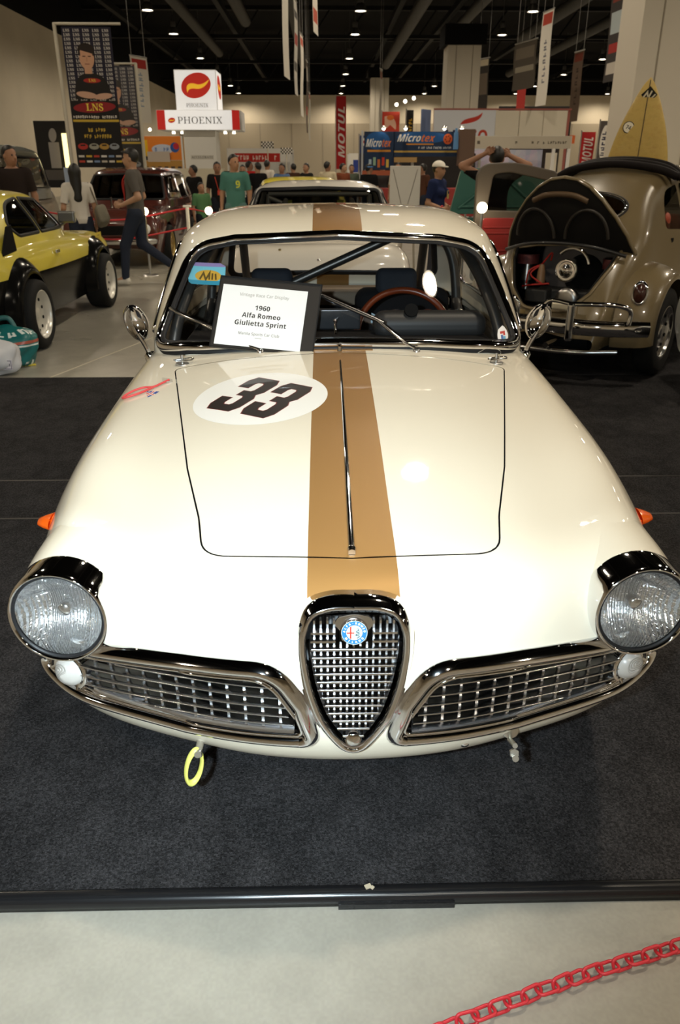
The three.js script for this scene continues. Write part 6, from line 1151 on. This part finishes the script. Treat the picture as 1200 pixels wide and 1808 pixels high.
{
  const G = thing('pole_banner', 'tall banner on a pale pole printed with a man in black tee', 'banner', [-5.2, 0, -17.6]);
  part(G, 'pole', [cyl(.036, .042, 4.06, 12, 0, 2.03, 0)], poleMat); part(G, 'top_bar', rod([-.02, 4.05, 0], [1.28, 4.05, 0], .025), poleMat); part(G, 'base', lathe([[0, .06], [.08, .06], [.26, .02], [.28, 0]], 24), M.steel);
  const flipV = (o) => o.geometry.attributes.uv.array.forEach((x, i, a) => { if (i % 2) a[i] = 1 - x; });
  flipV(part(G, 'banner_sheet', grid(12, 20, (u, v) => [.12 + u * .96, 4.0 - v * 2.5, .015 * Math.sin(u * 5 + v * 3)], true), bannerCloth(poleTex)));
  const H = thing('pole_banner', 'second, glossier portrait banner behind the first pole banner', 'banner', [-4.55, 0, -20]);
  part(H, 'pole', cyl(.036, .042, 3.65, 12, .35, 1.82, 0), poleMat); part(H, 'base', lathe([[0, .06], [.08, .06], [.26, .02], [.28, 0]], 24).translate(.35, 0, 0), M.steel); part(H, 'top_bar', rod([-.62, 3.64, 0], [.37, 3.64, 0], .022), poleMat);
  flipV(part(H, 'banner_sheet', grid(10, 16, (u, v) => [-.58 + u * .9, 3.60 - v * 2.4, .012 * Math.sin(u * 6)], true), phys(0xffffff, { map: poleTex, roughness: .5, clearcoat: 1, clearcoatRoughness: .45 })));
}
// white pylon with PHOENIX boxes
const swirl = (c, cx, cy, rx, ry) => { c.save(); c.translate(cx, cy); c.rotate(-.28); c.fillStyle = '#b3261c'; c.beginPath(); c.ellipse(0, 0, rx, ry, 0, 0, 7); c.fill(); c.fillStyle = '#f0b62e'; c.beginPath(); c.moveTo(-rx * .68, ry * .35); c.bezierCurveTo(-rx * .7, -ry * .55, -rx * .2, -ry * .35, rx * .1, -ry * .05); c.bezierCurveTo(rx * .4, ry * .1, rx * .7, 0, rx * .97, -ry * .15); c.bezierCurveTo(rx * .7, ry * .28, rx * .3, ry * .42, 0, ry * .28); c.bezierCurveTo(-rx * .3, ry * .1, -rx * .55, 0, -rx * .68, ry * .35); c.fill(); c.restore(); };
const word = (c, t, x, y, size, color, font = 'bold', fam = 'serif', wmax) => { c.fillStyle = color; c.font = `${font} ${size}px ${fam}`; c.textAlign = 'center'; c.textBaseline = 'middle'; c.fillText(t, x, y, wmax); };
{
  const G = thing('sign_pylon', 'white illuminated pylon with red oval emblem and PHOENIX lettering', 'sign', [-4.3, 0, -30.5]);
  const t1 = canvasTex(512, 448, (c, w, h) => { c.fillStyle = '#f2f0ec'; c.fillRect(0, 0, w, h); swirl(c, 262, 168, 190, 138); word(c, 'PHOENIX', 262, 388, 62, '#4a4642', '', 'serif', 400); });
  const t2 = canvasTex(1024, 256, (c, w, h) => { c.fillStyle = '#b0201a'; c.fillRect(0, 0, w, h); c.fillStyle = '#f6f4f0'; c.fillRect(100, 0, 830, h); swirl(c, 180, 132, 46, 34); word(c, 'PHOENIX', 530, 132, 124, '#2e2c2a', '', 'serif', 580); });
  const t3 = canvasTex(256, 448, (c, w, h) => { c.fillStyle = '#f2f0ec'; c.fillRect(0, 0, w, h); swirl(c, 128, 168, 86, 138); });
  const lit = (t) => new THREE.MeshStandardMaterial({ color: 0xffffff, map: t, roughness: .6, emissive: 0xffffff, emissiveMap: t, emissiveIntensity: .55 });
  const bx = part(G, 'sign_box', rbox(1.42, 1.25, 1.42, .02, 0, 3.92, 0), M.white); part(bx, 'sign_face', new THREE.PlaneGeometry(1.38, 1.21).translate(0, 3.92, .714), lit(t1)); part(bx, 'sign_face', new THREE.PlaneGeometry(1.38, 1.21).rotateY(PI / 2).translate(.714, 3.92, 0), lit(t3));
  const bd = part(G, 'sign_band', rbox(2.85, .62, 1.7, .02, .04, 3.02, 0), M.white); part(bd, 'sign_face', new THREE.PlaneGeometry(2.82, .6).translate(.04, 3.02, .853), lit(t2)); part(bd, 'band_end', box(.012, .6, 1.68, 1.47, 3.02, 0), mat([.7, .7, .7], .5));
  for (const x of [-.9, -.6, .9, 1.2]) part(G, 'spot_lamp', at(lathe([[0, .03], [.05, .02], [.06, -.05]], 14), x, 2.66, .5), glow([1, .9, .7], 4));
  part(G, 'shaft', rbox(1.12, 2.7, 1.12, .01, 0, 1.35, 0), mat([.80, .79, .76], .5));
  part(G, 'shaft_lettering', new THREE.PlaneGeometry(.8, .14).translate(.05, 1.86, .565), bannerCloth(canvasTex(256, 48, (c, w, h) => { c.fillStyle = '#d2cfc8'; c.fillRect(0, 0, w, h); word(c, 'ACCELERATE', w / 2, h / 2, 36, '#6a6660'); })));
  part(G, 'counter', rbox(1.8, 1.5, .4, .02, -.1, .75, .8), mat([.66, .60, .46], .6));
}
// generic stand built from posts, back wall and fascia
function booth(name, label, [x, z], w, d, h, o) {
  const G = thing(name, label, 'booth', [x, 0, z]);
  part(G, 'back_wall', box(w, o.wallH || h, .06, 0, (o.wallH || h) / 2, -d), o.wall || M.white);
  for (const s of [-1, 1]) { part(G, 'post', box(.08, h, .08, s * (w / 2 - .04), h / 2, 0), o.post || M.white); part(G, 'side_wall', box(.05, o.sideH || h * .5, d, s * (w / 2 - .03), (o.sideH || h * .5) / 2, -d / 2), o.wall || M.white); }
  if (o.fascia) { const f = part(G, 'fascia', box(w, o.fh, .06, 0, h - o.fh / 2, 0), M.white); part(f, 'fascia_print', new THREE.PlaneGeometry(w * .995, o.fh * .98).translate(0, h - o.fh / 2, .035), bannerCloth(o.fascia)); }
  if (o.counter) part(G, 'counter', rbox(w * .6, 1, .5, .02, 0, .5, -.4), o.counter);
  return G;
}
const blur = (c, w, h, cols, n, y0, y1) => { for (let k = 0; k < n; k++) { c.fillStyle = cols[Math.floor(rnd(0, cols.length))]; c.fillRect(rnd(0, w), rnd(y0, y1), rnd(8, 40), rnd(8, 36)); } };
{ // yellow-orange stand left of the pylon
  const t = canvasTex(512, 192, (c, w, h) => { c.fillStyle = '#e8862e'; c.fillRect(0, 0, w, h); c.fillStyle = '#f0c020'; c.fillRect(0, 30, 200, h); c.fillStyle = '#c8341e'; for (let k = 0; k < 6; k++) { c.beginPath(); c.ellipse(30 + k * 26, 70 + (k % 2) * 20, 14, 9, .5, 0, 7); c.fill(); } c.fillStyle = '#c9d2e6'; c.beginPath(); c.ellipse(330, 104, 96, 40, 0, 0, 7); c.fill(); marks(c, 262, 88, 130, 34, '#5a78b4', 5); c.fillStyle = '#2a5aa8'; c.beginPath(); c.arc(440, 90, 40, 0, 7); c.fill(); c.fillStyle = '#c22a3a'; c.beginPath(); c.arc(452, 80, 26, 0, 7); c.fill(); c.fillStyle = '#201c18'; c.fillRect(0, 160, 220, 32); });
  const G = booth('yellow_booth', 'yellow and orange exhibition stand left of the white pylon', [-7.6, -38.5], 2.6, 2.5, 2.85, { fascia: t, fh: 1.0, wall: mat([.62, .34, .08], .7), counter: M.white });
  for (let k = 0; k < 5; k++) part(G, 'spot_lamp', ball(.07, -1.2 + k * .55, 3.1 + .02 * (k % 2), .1), glow([1, .85, .6], 6));
  part(G, 'sign_board', box(1.0, .42, .05, .2, 2.0, .15), mat([.55, .47, .40], .7));
  part(G, 'display_rack', Array.from({ length: 8 }, (_, k) => box(.16, .3, .1, -1 + k * .3, 1.45, .1)), mat([.06, .04, .03], .6)).userData.kind = 'stuff';
}
{ // poster stand at the far left with a glowing panel
  const G = thing('poster_stand', 'black poster panel with white figure beside a lit yellow panel', 'poster', [-5.75, 0, -18.3]);
  const t = canvasTex(192, 384, (c, w, h) => { c.fillStyle = '#161312'; c.fillRect(0, 0, w, h); c.fillStyle = '#9a9590'; c.beginPath(); c.ellipse(100, 80, 22, 40, .1, 0, 7); c.fill(); c.fillRect(70, 120, 60, 150); c.fillStyle = '#57524e'; c.fillRect(30, 280, 130, 60); });
  addBoard(G, board(.72, 1.3, t, .04, M.blackMatt), 0, 1.75, 0, 0, 'panel');
  part(G, 'leg', [box(.04, 1.15, .04, -.3, .575, 0), box(.04, 1.15, .04, .3, .575, 0)], M.blackMatt);
  part(G, 'light_panel', rbox(.16, .72, .05, .01, .30, 1.8, .06), glow([1, .82, .35], 2.2));
  part(G, 'display_strip', box(.12, .7, .03, .24, 1.15, .1), mat([.45, .55, .72], .5));
}
{ // white stand with red sign in the distance
  const t = canvasTex(512, 96, (c, w, h) => { c.fillStyle = '#eceae6'; c.fillRect(0, 0, w, h); c.fillStyle = '#c02a22'; c.fillRect(60, 34, 360, 62); marks(c, 80, 46, 320, 38, '#f0e0d8', 13); });
  booth('white_booth', 'white exhibition stand with red lettered sign in the distance', [-3.14, -42], 3.2, 3, 2.43, { fascia: t, fh: .62, counter: mat([.5, .56, .62], .6) });
  const u = canvasTex(256, 96, (c, w, h) => { c.fillStyle = '#e6e2da'; c.fillRect(0, 0, w, h); c.fillStyle = '#2c3f8e'; c.fillRect(30, 30, 190, 60); });
  booth('striped_booth', 'small blue and white stand beside the red upright flag', [1.9, -36], 1.6, 2, 2.1, { fascia: u, fh: .8, counter: mat([.7, .7, .72], .6) });
}
// blue booth
const microTex = (wide) => canvasTex(wide ? 768 : 384, 256, (c, w, h) => {
  c.fillStyle = '#0d2748'; c.fillRect(0, 0, w, h); c.fillStyle = '#14508c'; c.beginPath(); c.ellipse(w * .45, 60, w * .4, 60, 0, 0, 7); c.fill();
  c.save(); c.translate(wide ? 300 : 190, 78); c.transform(1, 0, -.15, 1, 0, 0); c.font = `italic bold ${wide ? 104 : 74}px sans-serif`; c.textAlign = 'right'; c.fillStyle = '#e6e2da'; c.fillText('Micro', wide ? 20 : 30, 24); c.textAlign = 'left'; c.fillStyle = '#e0742a'; c.fillText('tex', wide ? 20 : 30, 24); c.restore();
  c.fillStyle = '#c8862e'; c.fillRect(wide ? 150 : 40, 122, wide ? 330 : 300, 14); c.fillStyle = '#d8d2c4'; if (wide) { marks(c, 300, 152, 400, 26, '#dfe3ea', 24); c.fillStyle = '#b99a4a'; c.fillRect(0, 196, w, 18); c.fillStyle = '#d8602a'; c.beginPath(); c.arc(650, 76, 54, 0, 7); c.fill(); c.fillStyle = '#8a2c18'; for (let k = 0; k < 8; k++) { c.beginPath(); c.arc(650 + Math.cos(k) * 30, 76 + Math.sin(k) * 30, 10, 0, 7); c.fill(); } }
  else ['#9fb4c4', '#8aa890', '#c06a34', '#c23a24', '#cfae4a'].forEach((k, i) => { c.fillStyle = k; c.fillRect(60 + i * 56, 186 - (i % 2) * 14, 34, 56); });
});
{
  const G = thing('blue_booth', 'dark blue car care stand with Microtex lettering and spot lamps', 'booth', [3.0, 0, -22.9]);
  const edge = mat([.02, .03, .06], .6);
  addBoard(G, board(.80, .92, microTex(false), .06, edge), -1.50, 1.92, .3, 0, 'side_panel'); addBoard(G, board(1.70, .60, microTex(true), .06, edge), -.27, 2.08, .3, 0, 'header_panel');
  part(G, 'end_panel', rbox(.42, .88, .3, .01, .80, 1.99, .4), mat([.13, .075, .05], .7)); part(G, 'bottle_sign', [at(cyl(.06, .07, .4, 16), .50, 2.15, .55), at(cyl(.03, .04, .1, 12), .50, 2.40, .55)], mat([.10, .25, .5], .4));
  part(G, 'back_wall', box(3.4, 1.9, .06, -.2, .95, -2), mat([.015, .012, .012], .8)); part(G, 'counter', rbox(3.0, 1.0, .6, .02, -.3, .5, 0), mat([.32, .03, .025], .6)); part(G, 'shelf', box(.9, .12, .3, -1.5, 1.38, .2), mat([.36, .08, .03], .6));
  for (const x of [-1.85, -.6, 1.2]) part(G, 'post', box(.07, 1.75, .07, x, .875, .28), M.steel);
  part(G, 'wall_post', box(.05, 2.40, .05, -1.95, 1.2, .3), mat([.4, .42, .45], .5));
  for (const x of [-1.4, -.82, .2, .66]) { const l = part(G, 'spot_lamp', [at(lathe([[0, .05], [.05, .04], [.07, -.02]], 16), x, 2.47, .42)], M.steel); part(l, 'spot_bulb', ball(.045, x, 2.45, .42), glow([1, .92, .75], 9)); }
  part(G, 'cardboard_box', box(.6, .12, .2, -.8, 1.70, .35), mat([.42, .26, .10], .8));
}
// white board with V brace, leaning between the cars
{
  const G = thing('white_board', 'white square board on an easel with two V-shaped strings', 'board', [1.08, 0, -11]);
  part(G, 'board_panel', rbox(.40, .62, .02, .004, 0, 1.19, 0), mat([.66, .63, .57], .7));
  for (const s of [-1, 1]) { part(G, 'brace_string', rod([s * .16, 1.46, .014], [s * .02, .95, .014], .004, 6), mat([.25, .22, .18], .7)); part(G, 'easel_leg', rod([s * .16, 0, .06], [s * .1, 1.45, -.03], .014, 8), mat([.45, .40, .32], .6)); }
  part(G, 'easel_leg', rod([0, 0, -.4], [0, 1.4, -.03], .014, 8), mat([.45, .40, .32], .6));
}
// big white structure with red leaf emblem and lower stand
{
  const t = canvasTex(768, 384, (c, w, h) => { c.fillStyle = '#d9dde6'; c.fillRect(0, 0, w, h); word(c, 'AM', 250, 250, 190, '#2c2a4e', 'bold', 'sans-serif'); word(c, 'CO', 560, 250, 190, '#b8402c', 'bold', 'sans-serif'); c.fillStyle = '#c23a2c'; c.beginPath(); c.moveTo(330, 130); c.bezierCurveTo(380, 50, 520, 90, 600, 20); c.bezierCurveTo(600, 110, 430, 120, 330, 130); c.fill(); });
  const G = thing('tall_booth', 'tall white stand with a red leaf emblem and plain cream panels', 'booth', [9.0, 0, -30.6]);
  addBoard(G, board(2.2, 1.35, t, .08), -3.94, 2.72, 0, 0, 'header_panel');
  for (let k = 0; k < 3; k++) part(G, 'cream_panel', rbox(.84, .86, .08, .01, -2.42 + k * .86, 2.95, 0), mat([.72, .66, .54], .6));
  part(G, 'side_fin', at(rbox(.6, .85, .06, .01), -5.3, 3.0, -.2, 0, .9), mat([.12, .17, .32], .6));
  part(G, 'frame', [box(4.9, .05, .1, -2.6, 3.42, 0), box(.08, 3.4, .08, -5.0, 1.7, -.1), box(.08, 3.4, .08, -.2, 1.7, -.1)], mat([.35, .10, .08], .6));
  for (let k = 0; k < 3; k++) part(G, 'spot_lamp', ball(.06, -6.4 + k * .3, 3.55 + k * .1, .2), glow([1, .9, .7], 7));
  const S = thing('fascia_booth', 'pale grey stand with lettered fascia and lilac backdrop', 'booth', [5.55, 0, -23.8]);
  const ft = canvasTex(768, 96, (c, w, h) => { c.fillStyle = '#b9b1a2'; c.fillRect(0, 0, w, h); marks(c, 340, 38, 90, 24, '#3a342c', 4); marks(c, 444, 38, 130, 24, '#3a342c', 6); marks(c, 590, 38, 150, 24, '#3a342c', 8); c.fillStyle = '#5a5248'; c.fillRect(50, 36, 22, 26); });
  const f = part(S, 'fascia', box(2.85, .32, .08, 0, 2.16, 0), M.white); part(f, 'fascia_print', new THREE.PlaneGeometry(2.83, .31).translate(0, 2.16, .043), bannerCloth(ft));
  part(S, 'backdrop', box(2.3, 2.0, .05, -.2, 1.0, -1.2), bannerCloth(canvasTex(256, 192, (c, w, h) => { c.fillStyle = '#a9aecb'; c.fillRect(0, 0, w, h); for (let k = 0; k < 60; k++) { c.fillStyle = `rgba(${rnd(190, 250)},${rnd(180, 220)},${rnd(200, 235)},.22)`; c.beginPath(); c.ellipse(rnd(0, w), rnd(0, h), rnd(10, 60), rnd(6, 26), rnd(0, 3), 0, 7); c.fill(); } c.fillStyle = '#b6606a'; c.fillRect(40, 80, 30, 12); c.fillRect(200, 86, 34, 12); })));
  for (const x of [-1.38, .95, 1.38]) part(S, 'post', box(.08, 2.0, .08, x, 1.0, 0), M.white); part(S, 'lit_panel', box(.32, 1.9, .04, 1.15, .96, -.9), mat([.8, .74, .62], .6)); part(S, 'counter', rbox(2.2, .95, .4, .02, -.1, .475, -.5), M.white);
}
// upright flags
function flag(label, [x, z], w, y0, y1, tex, pole = true, group) {
  const G = thing('upright_flag', label, 'flag', [x, 0, z], 0, group);
  part(G, 'flag_sheet', grid(6, 20, (u, v) => [u * w - w / 2, y1 - v * (y1 - y0), .03 * Math.sin(v * 7) * u], true), bannerCloth(tex)).geometry.attributes.uv.array.forEach((q, i, a) => { if (i % 2) a[i] = 1 - q; });
  part(G, 'flag_pole', rod([-w / 2 - .02, 0, 0], [-w / 2 - .02, y1 + .05, 0], .025, 8), M.steel); part(G, 'flag_base', lathe([[0, .06], [.06, .06], [.3, .02], [.32, 0]], 20).translate(-w / 2 - .02, 0, 0), M.steel);
  return G;
}
const motul = canvasTex(128, 768, (c, w, h) => { c.fillStyle = '#b51f22'; c.fillRect(0, 0, w, h); c.save(); c.translate(w / 2, h / 2); c.rotate(-PI / 2); c.scale(1.35, 1); word(c, 'MOTUL', 0, 4, 118, '#efe8e4', 'italic bold', 'sans-serif', 430); c.restore(); });
flag('red upright flag lettered MOTUL beyond the crowd', [.97, -45], .52, 1.5, 4.95, motul);
flag('short red MOTUL flag near the wide column', [9.7, -31], .5, 1.45, 2.72, motul);
flag('blue and white upright flag beside the blue booth', [1.30, -27], .25, 1.5, 2.45, canvasTex(64, 256, (c) => { c.fillStyle = '#1c2f6a'; c.fillRect(0, 0, 64, 256); c.fillStyle = '#e4dcd4'; c.fillRect(14, 20, 36, 60); c.fillStyle = '#b83a3a'; c.fillRect(20, 40, 24, 20); }));
flag('rounded grey flag with white oval lettering by the wide column', [9.97, -30], .42, 1.6, 3.03, canvasTex(128, 512, (c) => { c.fillStyle = '#57504c'; c.fillRect(0, 0, 128, 512); c.fillStyle = '#ece6dc'; c.beginPath(); c.ellipse(64, 250, 50, 200, 0, 0, 7); c.fill(); c.save(); c.translate(64, 250); c.rotate(-PI / 2); marks(c, -150, -34, 300, 68, '#3c3a50', 5); c.restore(); }));
flag('orange-red square banner above the blue booth', [2.43, -30.6], .62, 2.67, 3.34, canvasTex(128, 128, (c) => { c.fillStyle = '#c8402c'; c.fillRect(0, 0, 128, 128); c.fillStyle = '#e8b8a0'; c.beginPath(); c.moveTo(16, 30); c.bezierCurveTo(70, 10, 120, 60, 100, 110); c.lineTo(60, 80); c.lineTo(20, 110); c.fill(); c.fillStyle = '#e0702c'; c.beginPath(); c.ellipse(60, 36, 26, 16, 0, 0, 7); c.fill(); }));
flag('narrow black and yellow flag above the blue booth', [3.09, -30.4], .24, 2.6, 3.38, canvasTex(64, 256, (c) => { c.fillStyle = '#1a1512'; c.fillRect(0, 0, 64, 256); c.save(); c.translate(34, 128); c.rotate(-PI / 2); marks(c, -90, -16, 180, 34, '#d8a82c', 5); c.restore(); }));
// chequered flags
[[-2.14, -33, 2.46, 'larger chequered flag on a stand behind the crowd'], [-1.50, -35, 2.29, 'smaller chequered flag right of the larger one']].forEach(([x, z, y, label]) => {
  const G = thing('chequered_flag', label, 'flag', [x, 0, z]), t = canvasTex(128, 64, (c) => { for (let i = 0; i < 8; i++) for (let j = 0; j < 4; j++) { c.fillStyle = (i + j) % 2 ? '#1c1a18' : '#e6e0d6'; c.fillRect(i * 16, j * 16, 16, 16); } });
  part(G, 'flag_sheet', grid(8, 4, (u, v) => [-.24 + u * .48, y - v * .24, .03 * Math.sin(u * 6)], true), bannerCloth(t)); part(G, 'flag_pole', rod([0, 0, -.02], [0, y, -.02], .02, 8), mat([.62, .56, .44], .6)); part(G, 'flag_base', lathe([[0, .05], [.2, .02], [.22, 0]], 16), M.steel);
});
// banners hanging from the roof
const hang = (label, x, z, w, y0, y1, turn, tex) => {
  const G = thing('hanging_banner', label, 'banner', [x, y0, z], turn), h = y1 - y0;
  part(G, 'banner_sheet', grid(4, 16, (u, v) => [(u - .5) * w, h * (1 - v), .02 * Math.sin(v * 6)], true), bannerCloth(tex)).geometry.attributes.uv.array.forEach((q, i, a) => { if (i % 2) a[i] = 1 - q; });
  part(G, 'top_rail', rod([-w / 2, h, 0], [w / 2, h, 0], .025, 8), M.steel); for (const s of [-1, 1]) part(G, 'hanging_wire', rod([s * w * .4, h, 0], [s * w * .4, 12.05 - y0, 0], .008, 5), M.steel);
};
const strip = (bg, cols, t, tc) => canvasTex(96, 512, (c, w, h) => { c.fillStyle = bg; c.fillRect(0, 0, w, h); cols.forEach(([k, y, hh]) => { c.fillStyle = k; c.fillRect(8, y, w - 16, hh); }); if (t) { c.save(); c.translate(w / 2, h * .5); c.rotate(-PI / 2); marks(c, -130, -14, 280, 28, tc, t); c.restore(); } });
const whiteStrip = strip('#d8d3c8', [['#b8503c', 20, 50]], null), logoStrip = strip('#c9c4ba', [['#3c3836', 60, 40], ['#a83a2c', 180, 60], ['#56524e', 330, 50]], null);
[
  ['long white roof banner seen edge-on nearest the middle', -.79, -20, .9, 3.36, 7.2, 84, whiteStrip], ['logo-covered roof banner behind the long white one', -.76, -26, .9, 3.49, 5.9, 86, logoStrip], ['second white edge-on roof banner behind the logo banner', -.69, -30, 1.0, 3.15, 5.6, 86, whiteStrip], ['dark edge-on roof banner behind the two white ones', -.63, -36, .9, 2.87, 5.5, 87, strip('#5a4a40', [['#b8b0a4', 40, 100], ['#a83a2c', 320, 60]], null)], ['last pale edge-on roof banner at the end of the row', -.60, -40, .9, 2.74, 4.7, 87, whiteStrip],
  ['white roof banner whose red tail hangs beside the middle row', -.14, -22, .8, 4.5, 8.2, 82, strip('#d8d3c8', [['#b8503c', 440, 40]], null)],
  ['slim white roof banner with red head near the left wall', -6.81, -33, .95, 3.1, 5.29, 62, strip('#d2ccc0', [['#a82c24', 20, 70]], 7, '#8a96a8')],
  ['slim white roof banner with small grey marks over the cream panels', 7.56, -30, .85, 3.49, 6.31, -80, strip('#e2ddd2', [['#b8402c', 14, 60]], 8, '#6a6a74')],
  ['dark grey square roof banner in front of the slim white one', 7.81, -34, 1.7, 4.33, 5.95, -74, strip('#4c443a', [['#6a6052', 60, 120], ['#8c8474', 260, 60]], null)],
  ['red roof banner tail below the dark square banner', 8.48, -37, .36, 3.6, 4.75, -20, strip('#b83a34', [], null)],
  ['slim dark roof banner right of the cream panels', 10.49, -36, .85, 3.31, 5.88, -80, strip('#7a6658', [['#8a4030', 14, 60]], 6, '#4a3c34')],
  ['multicoloured roof banner high in front of the wide column', 7.96, -24, 1.15, 3.69, 6.6, -84, strip('#3a3432', [['#b8b0a6', 30, 60], ['#8a3a2c', 130, 50], ['#b8c4c8', 220, 90], ['#a82c24', 350, 40], ['#c8c0b4', 430, 50]], null)],
  ['dark roof banner with bright head beside the square column', 7.68, -42, .9, 4.0, 6.3, -60, strip('#2e2824', [['#d8ccb4', 10, 60], ['#6a5e52', 140, 200]], null)],
  ['narrow pale roof banner above the orange square banner', 2.68, -40, .6, 3.1, 5.64, 76, strip('#b8b0a4', [['#94604c', 20, 60]], null)],
].forEach((a) => hang(a[0], a[1], a[2], a[3], a[4], a[5], R(a[6]), a[7]));
// rope barrier posts round the maroon estate, and added glowing balls for flash glints
{
  const postM = mat([.72, .69, .62], .4), ropeM = mat([.45, .02, .025], .6), spots = [[-2.02, -12.3, 'white rope post right of the striding man'], [-4.3, -12.15, 'white rope post at the nose of the maroon estate'], [-1.62, -16.8, 'white rope post near the man in teal tee']];
  spots.forEach(([x, z, label]) => { const G = thing('rope_post', label, 'post', [x, 0, z]); part(G, 'post_shaft', cyl(.025, .025, .95, 14, 0, .475, 0), postM); part(G, 'post_cap', rbox(.12, .03, .06, .01, 0, .96, 0), postM); part(G, 'post_base', lathe([[0, .03], [.14, .025], [.16, 0]], 20), postM); });
  const rope = (a, b, label) => single('barrier_rope', label, 'rope', tube([a, [(a[0] + b[0]) / 2, Math.min(a[1], b[1]) - .16, (a[2] + b[2]) / 2], b], .012, false, 30, 8), ropeM);
  rope([-4.3, .93, -12.15], [-2.02, .93, -12.3], 'upper red rope in front of the maroon estate'); rope([-4.3, .72, -12.15], [-2.02, .66, -12.3], 'lower red rope in front of the maroon estate'); rope([-2.02, .93, -12.3], [-1.62, .93, -16.8], 'red rope running back along the maroon estate');
  const lamp = (x, y, z, label, fy = 0) => { const G = thing('flash_glint', label, 'lamp', [x, fy, z]); part(G, 'glint_stand', cyl(.015, .02, y - .05, 10, 0, (y - .05) / 2, 0), M.steel); part(G, 'glint_foot', lathe([[0, .03], [.1, .02], [.12, 0]], 18), M.steel); part(G, 'lamp_bulb', ball(.055, 0, y, 0, 16), glow([1, .85, .55], 9)); const p = new THREE.PointLight(lin(1, .82, .55), .18); p.position.set(x, y, z); p.shadow.radius = 2; p.castShadow = true; p.name = 'glint_light'; scene.add(p); };  // added glowing ball and point light standing in for a flash reflection
  lamp(-2.60, .90, -12.05, 'added glowing ball on a stand for a flash glint beside the striding man'); lamp(-1.69, .90, -12.2, 'added glowing ball on a stand for a flash glint below the teal tee'); lamp(1.66, 1.07, -8.6, 'added glowing ball on a stand for a flash glint at the open red door', .021);
}
// bags on the floor by the yellow coupe
{
  const tealTex = canvasTex(256, 256, (c) => { c.fillStyle = '#176a6a'; c.fillRect(0, 0, 256, 256); c.fillStyle = '#dfe6e2'; for (const y of [46, 176]) marks(c, 50, y, 150, 30, '#dfe6e2', 6); c.fillStyle = '#b05a48'; c.fillRect(0, 98, 256, 10); c.fillStyle = '#dfe6e2'; c.fillRect(0, 112, 256, 6); });
  const lump = (r, sd) => { const g = new THREE.SphereGeometry(1, 40, 28), P = g.attributes.position; for (let i = 0; i < P.count; i++) { const v = V(P.getX(i), P.getY(i), P.getZ(i)), k = 1 + .10 * Math.sin(v.x * 5 + sd) * Math.cos(v.y * 4 + sd) + .06 * Math.sin(v.z * 9 + v.y * 6 + sd); P.setXYZ(i, v.x * k * r[0], Math.max(-r[1] * .9, v.y * k * r[1]) + r[1] * .9, v.z * k * r[2]); } g.computeVertexNormals(); return g; };
  const A = thing('carrier_bag', 'crumpled teal printed carrier bag by the rear wheel', 'bag', [-2.52, 0, -6.22]); part(A, 'bag_body', lump([.22, .17, .16], 1), mat(0xffffff, .35, 0, { map: tealTex })); part(A, 'bag_handle', tube([[-.1, .26, 0], [-.08, .36, .02], [.02, .38, .0], [.08, .28, .01]], .02, false, 24, 6), mat([.03, .14, .14], .4));
  const B = thing('sports_bag', 'rounded white bag with printed tag on the floor', 'bag', [-2.55, 0, -5.93]); part(B, 'bag_body', lump([.22, .15, .15], 3), mat([.56, .57, .60], .5)); part(B, 'bag_tag', rbox(.075, .075, .006, .002, .145, .10, .105, 2).rotateY(.0), mat(0xffffff, .6, 0, { map: canvasTex(64, 64, (c) => { c.fillStyle = '#d8d6de'; c.fillRect(0, 0, 64, 64); c.strokeStyle = '#55506a'; c.lineWidth = 4; c.strokeRect(6, 6, 52, 52); marks(c, 12, 22, 42, 22, '#3a3450', 4); }) }));
  single('yellow_strap', 'short yellow strap lying beside the white bag', 'strap', at(rbox(.12, .012, .03, .004), -2.40, .007, -6.22, 0, .3), mat([.7, .55, .05], .6));
}
// dark stand with an orange strip beyond the cream panels
{
  const G = thing('dark_booth', 'black stand with orange strip beyond the plain cream panels', 'booth', [11.25, 0, -45.5]);
  part(G, 'header_panel', rbox(3.9, 1.35, .12, .01, 0, 3.85, 0), mat([.016, .013, .012], .7)); part(G, 'orange_strip', box(3.9, .4, .1, .3, 2.95, 0), mat([.60, .12, .02], .6)); part(G, 'back_wall', box(3.8, 2.8, .08, 0, 1.4, -1.5), mat([.03, .022, .02], .8));
  for (const x of [-1.9, 1.9]) part(G, 'post', box(.1, 3.2, .1, x, 1.6, 0), M.blackMatt);
  part(G, 'header_lettering', new THREE.PlaneGeometry(1.6, .5).translate(.9, 3.7, .07), bannerCloth(canvasTex(256, 80, (c, w, h) => { c.fillStyle = '#1c1614'; c.fillRect(0, 0, w, h); marks(c, 20, 18, 220, 44, '#8a7c72', 6); })));
}
// ---------------------------------------------------------------- finish
scene.traverse((o) => { if (o.isMesh) { o.receiveShadow = true; o.castShadow = !(o.material.transmission > 0.5); } });
renderer.render(scene, camera);
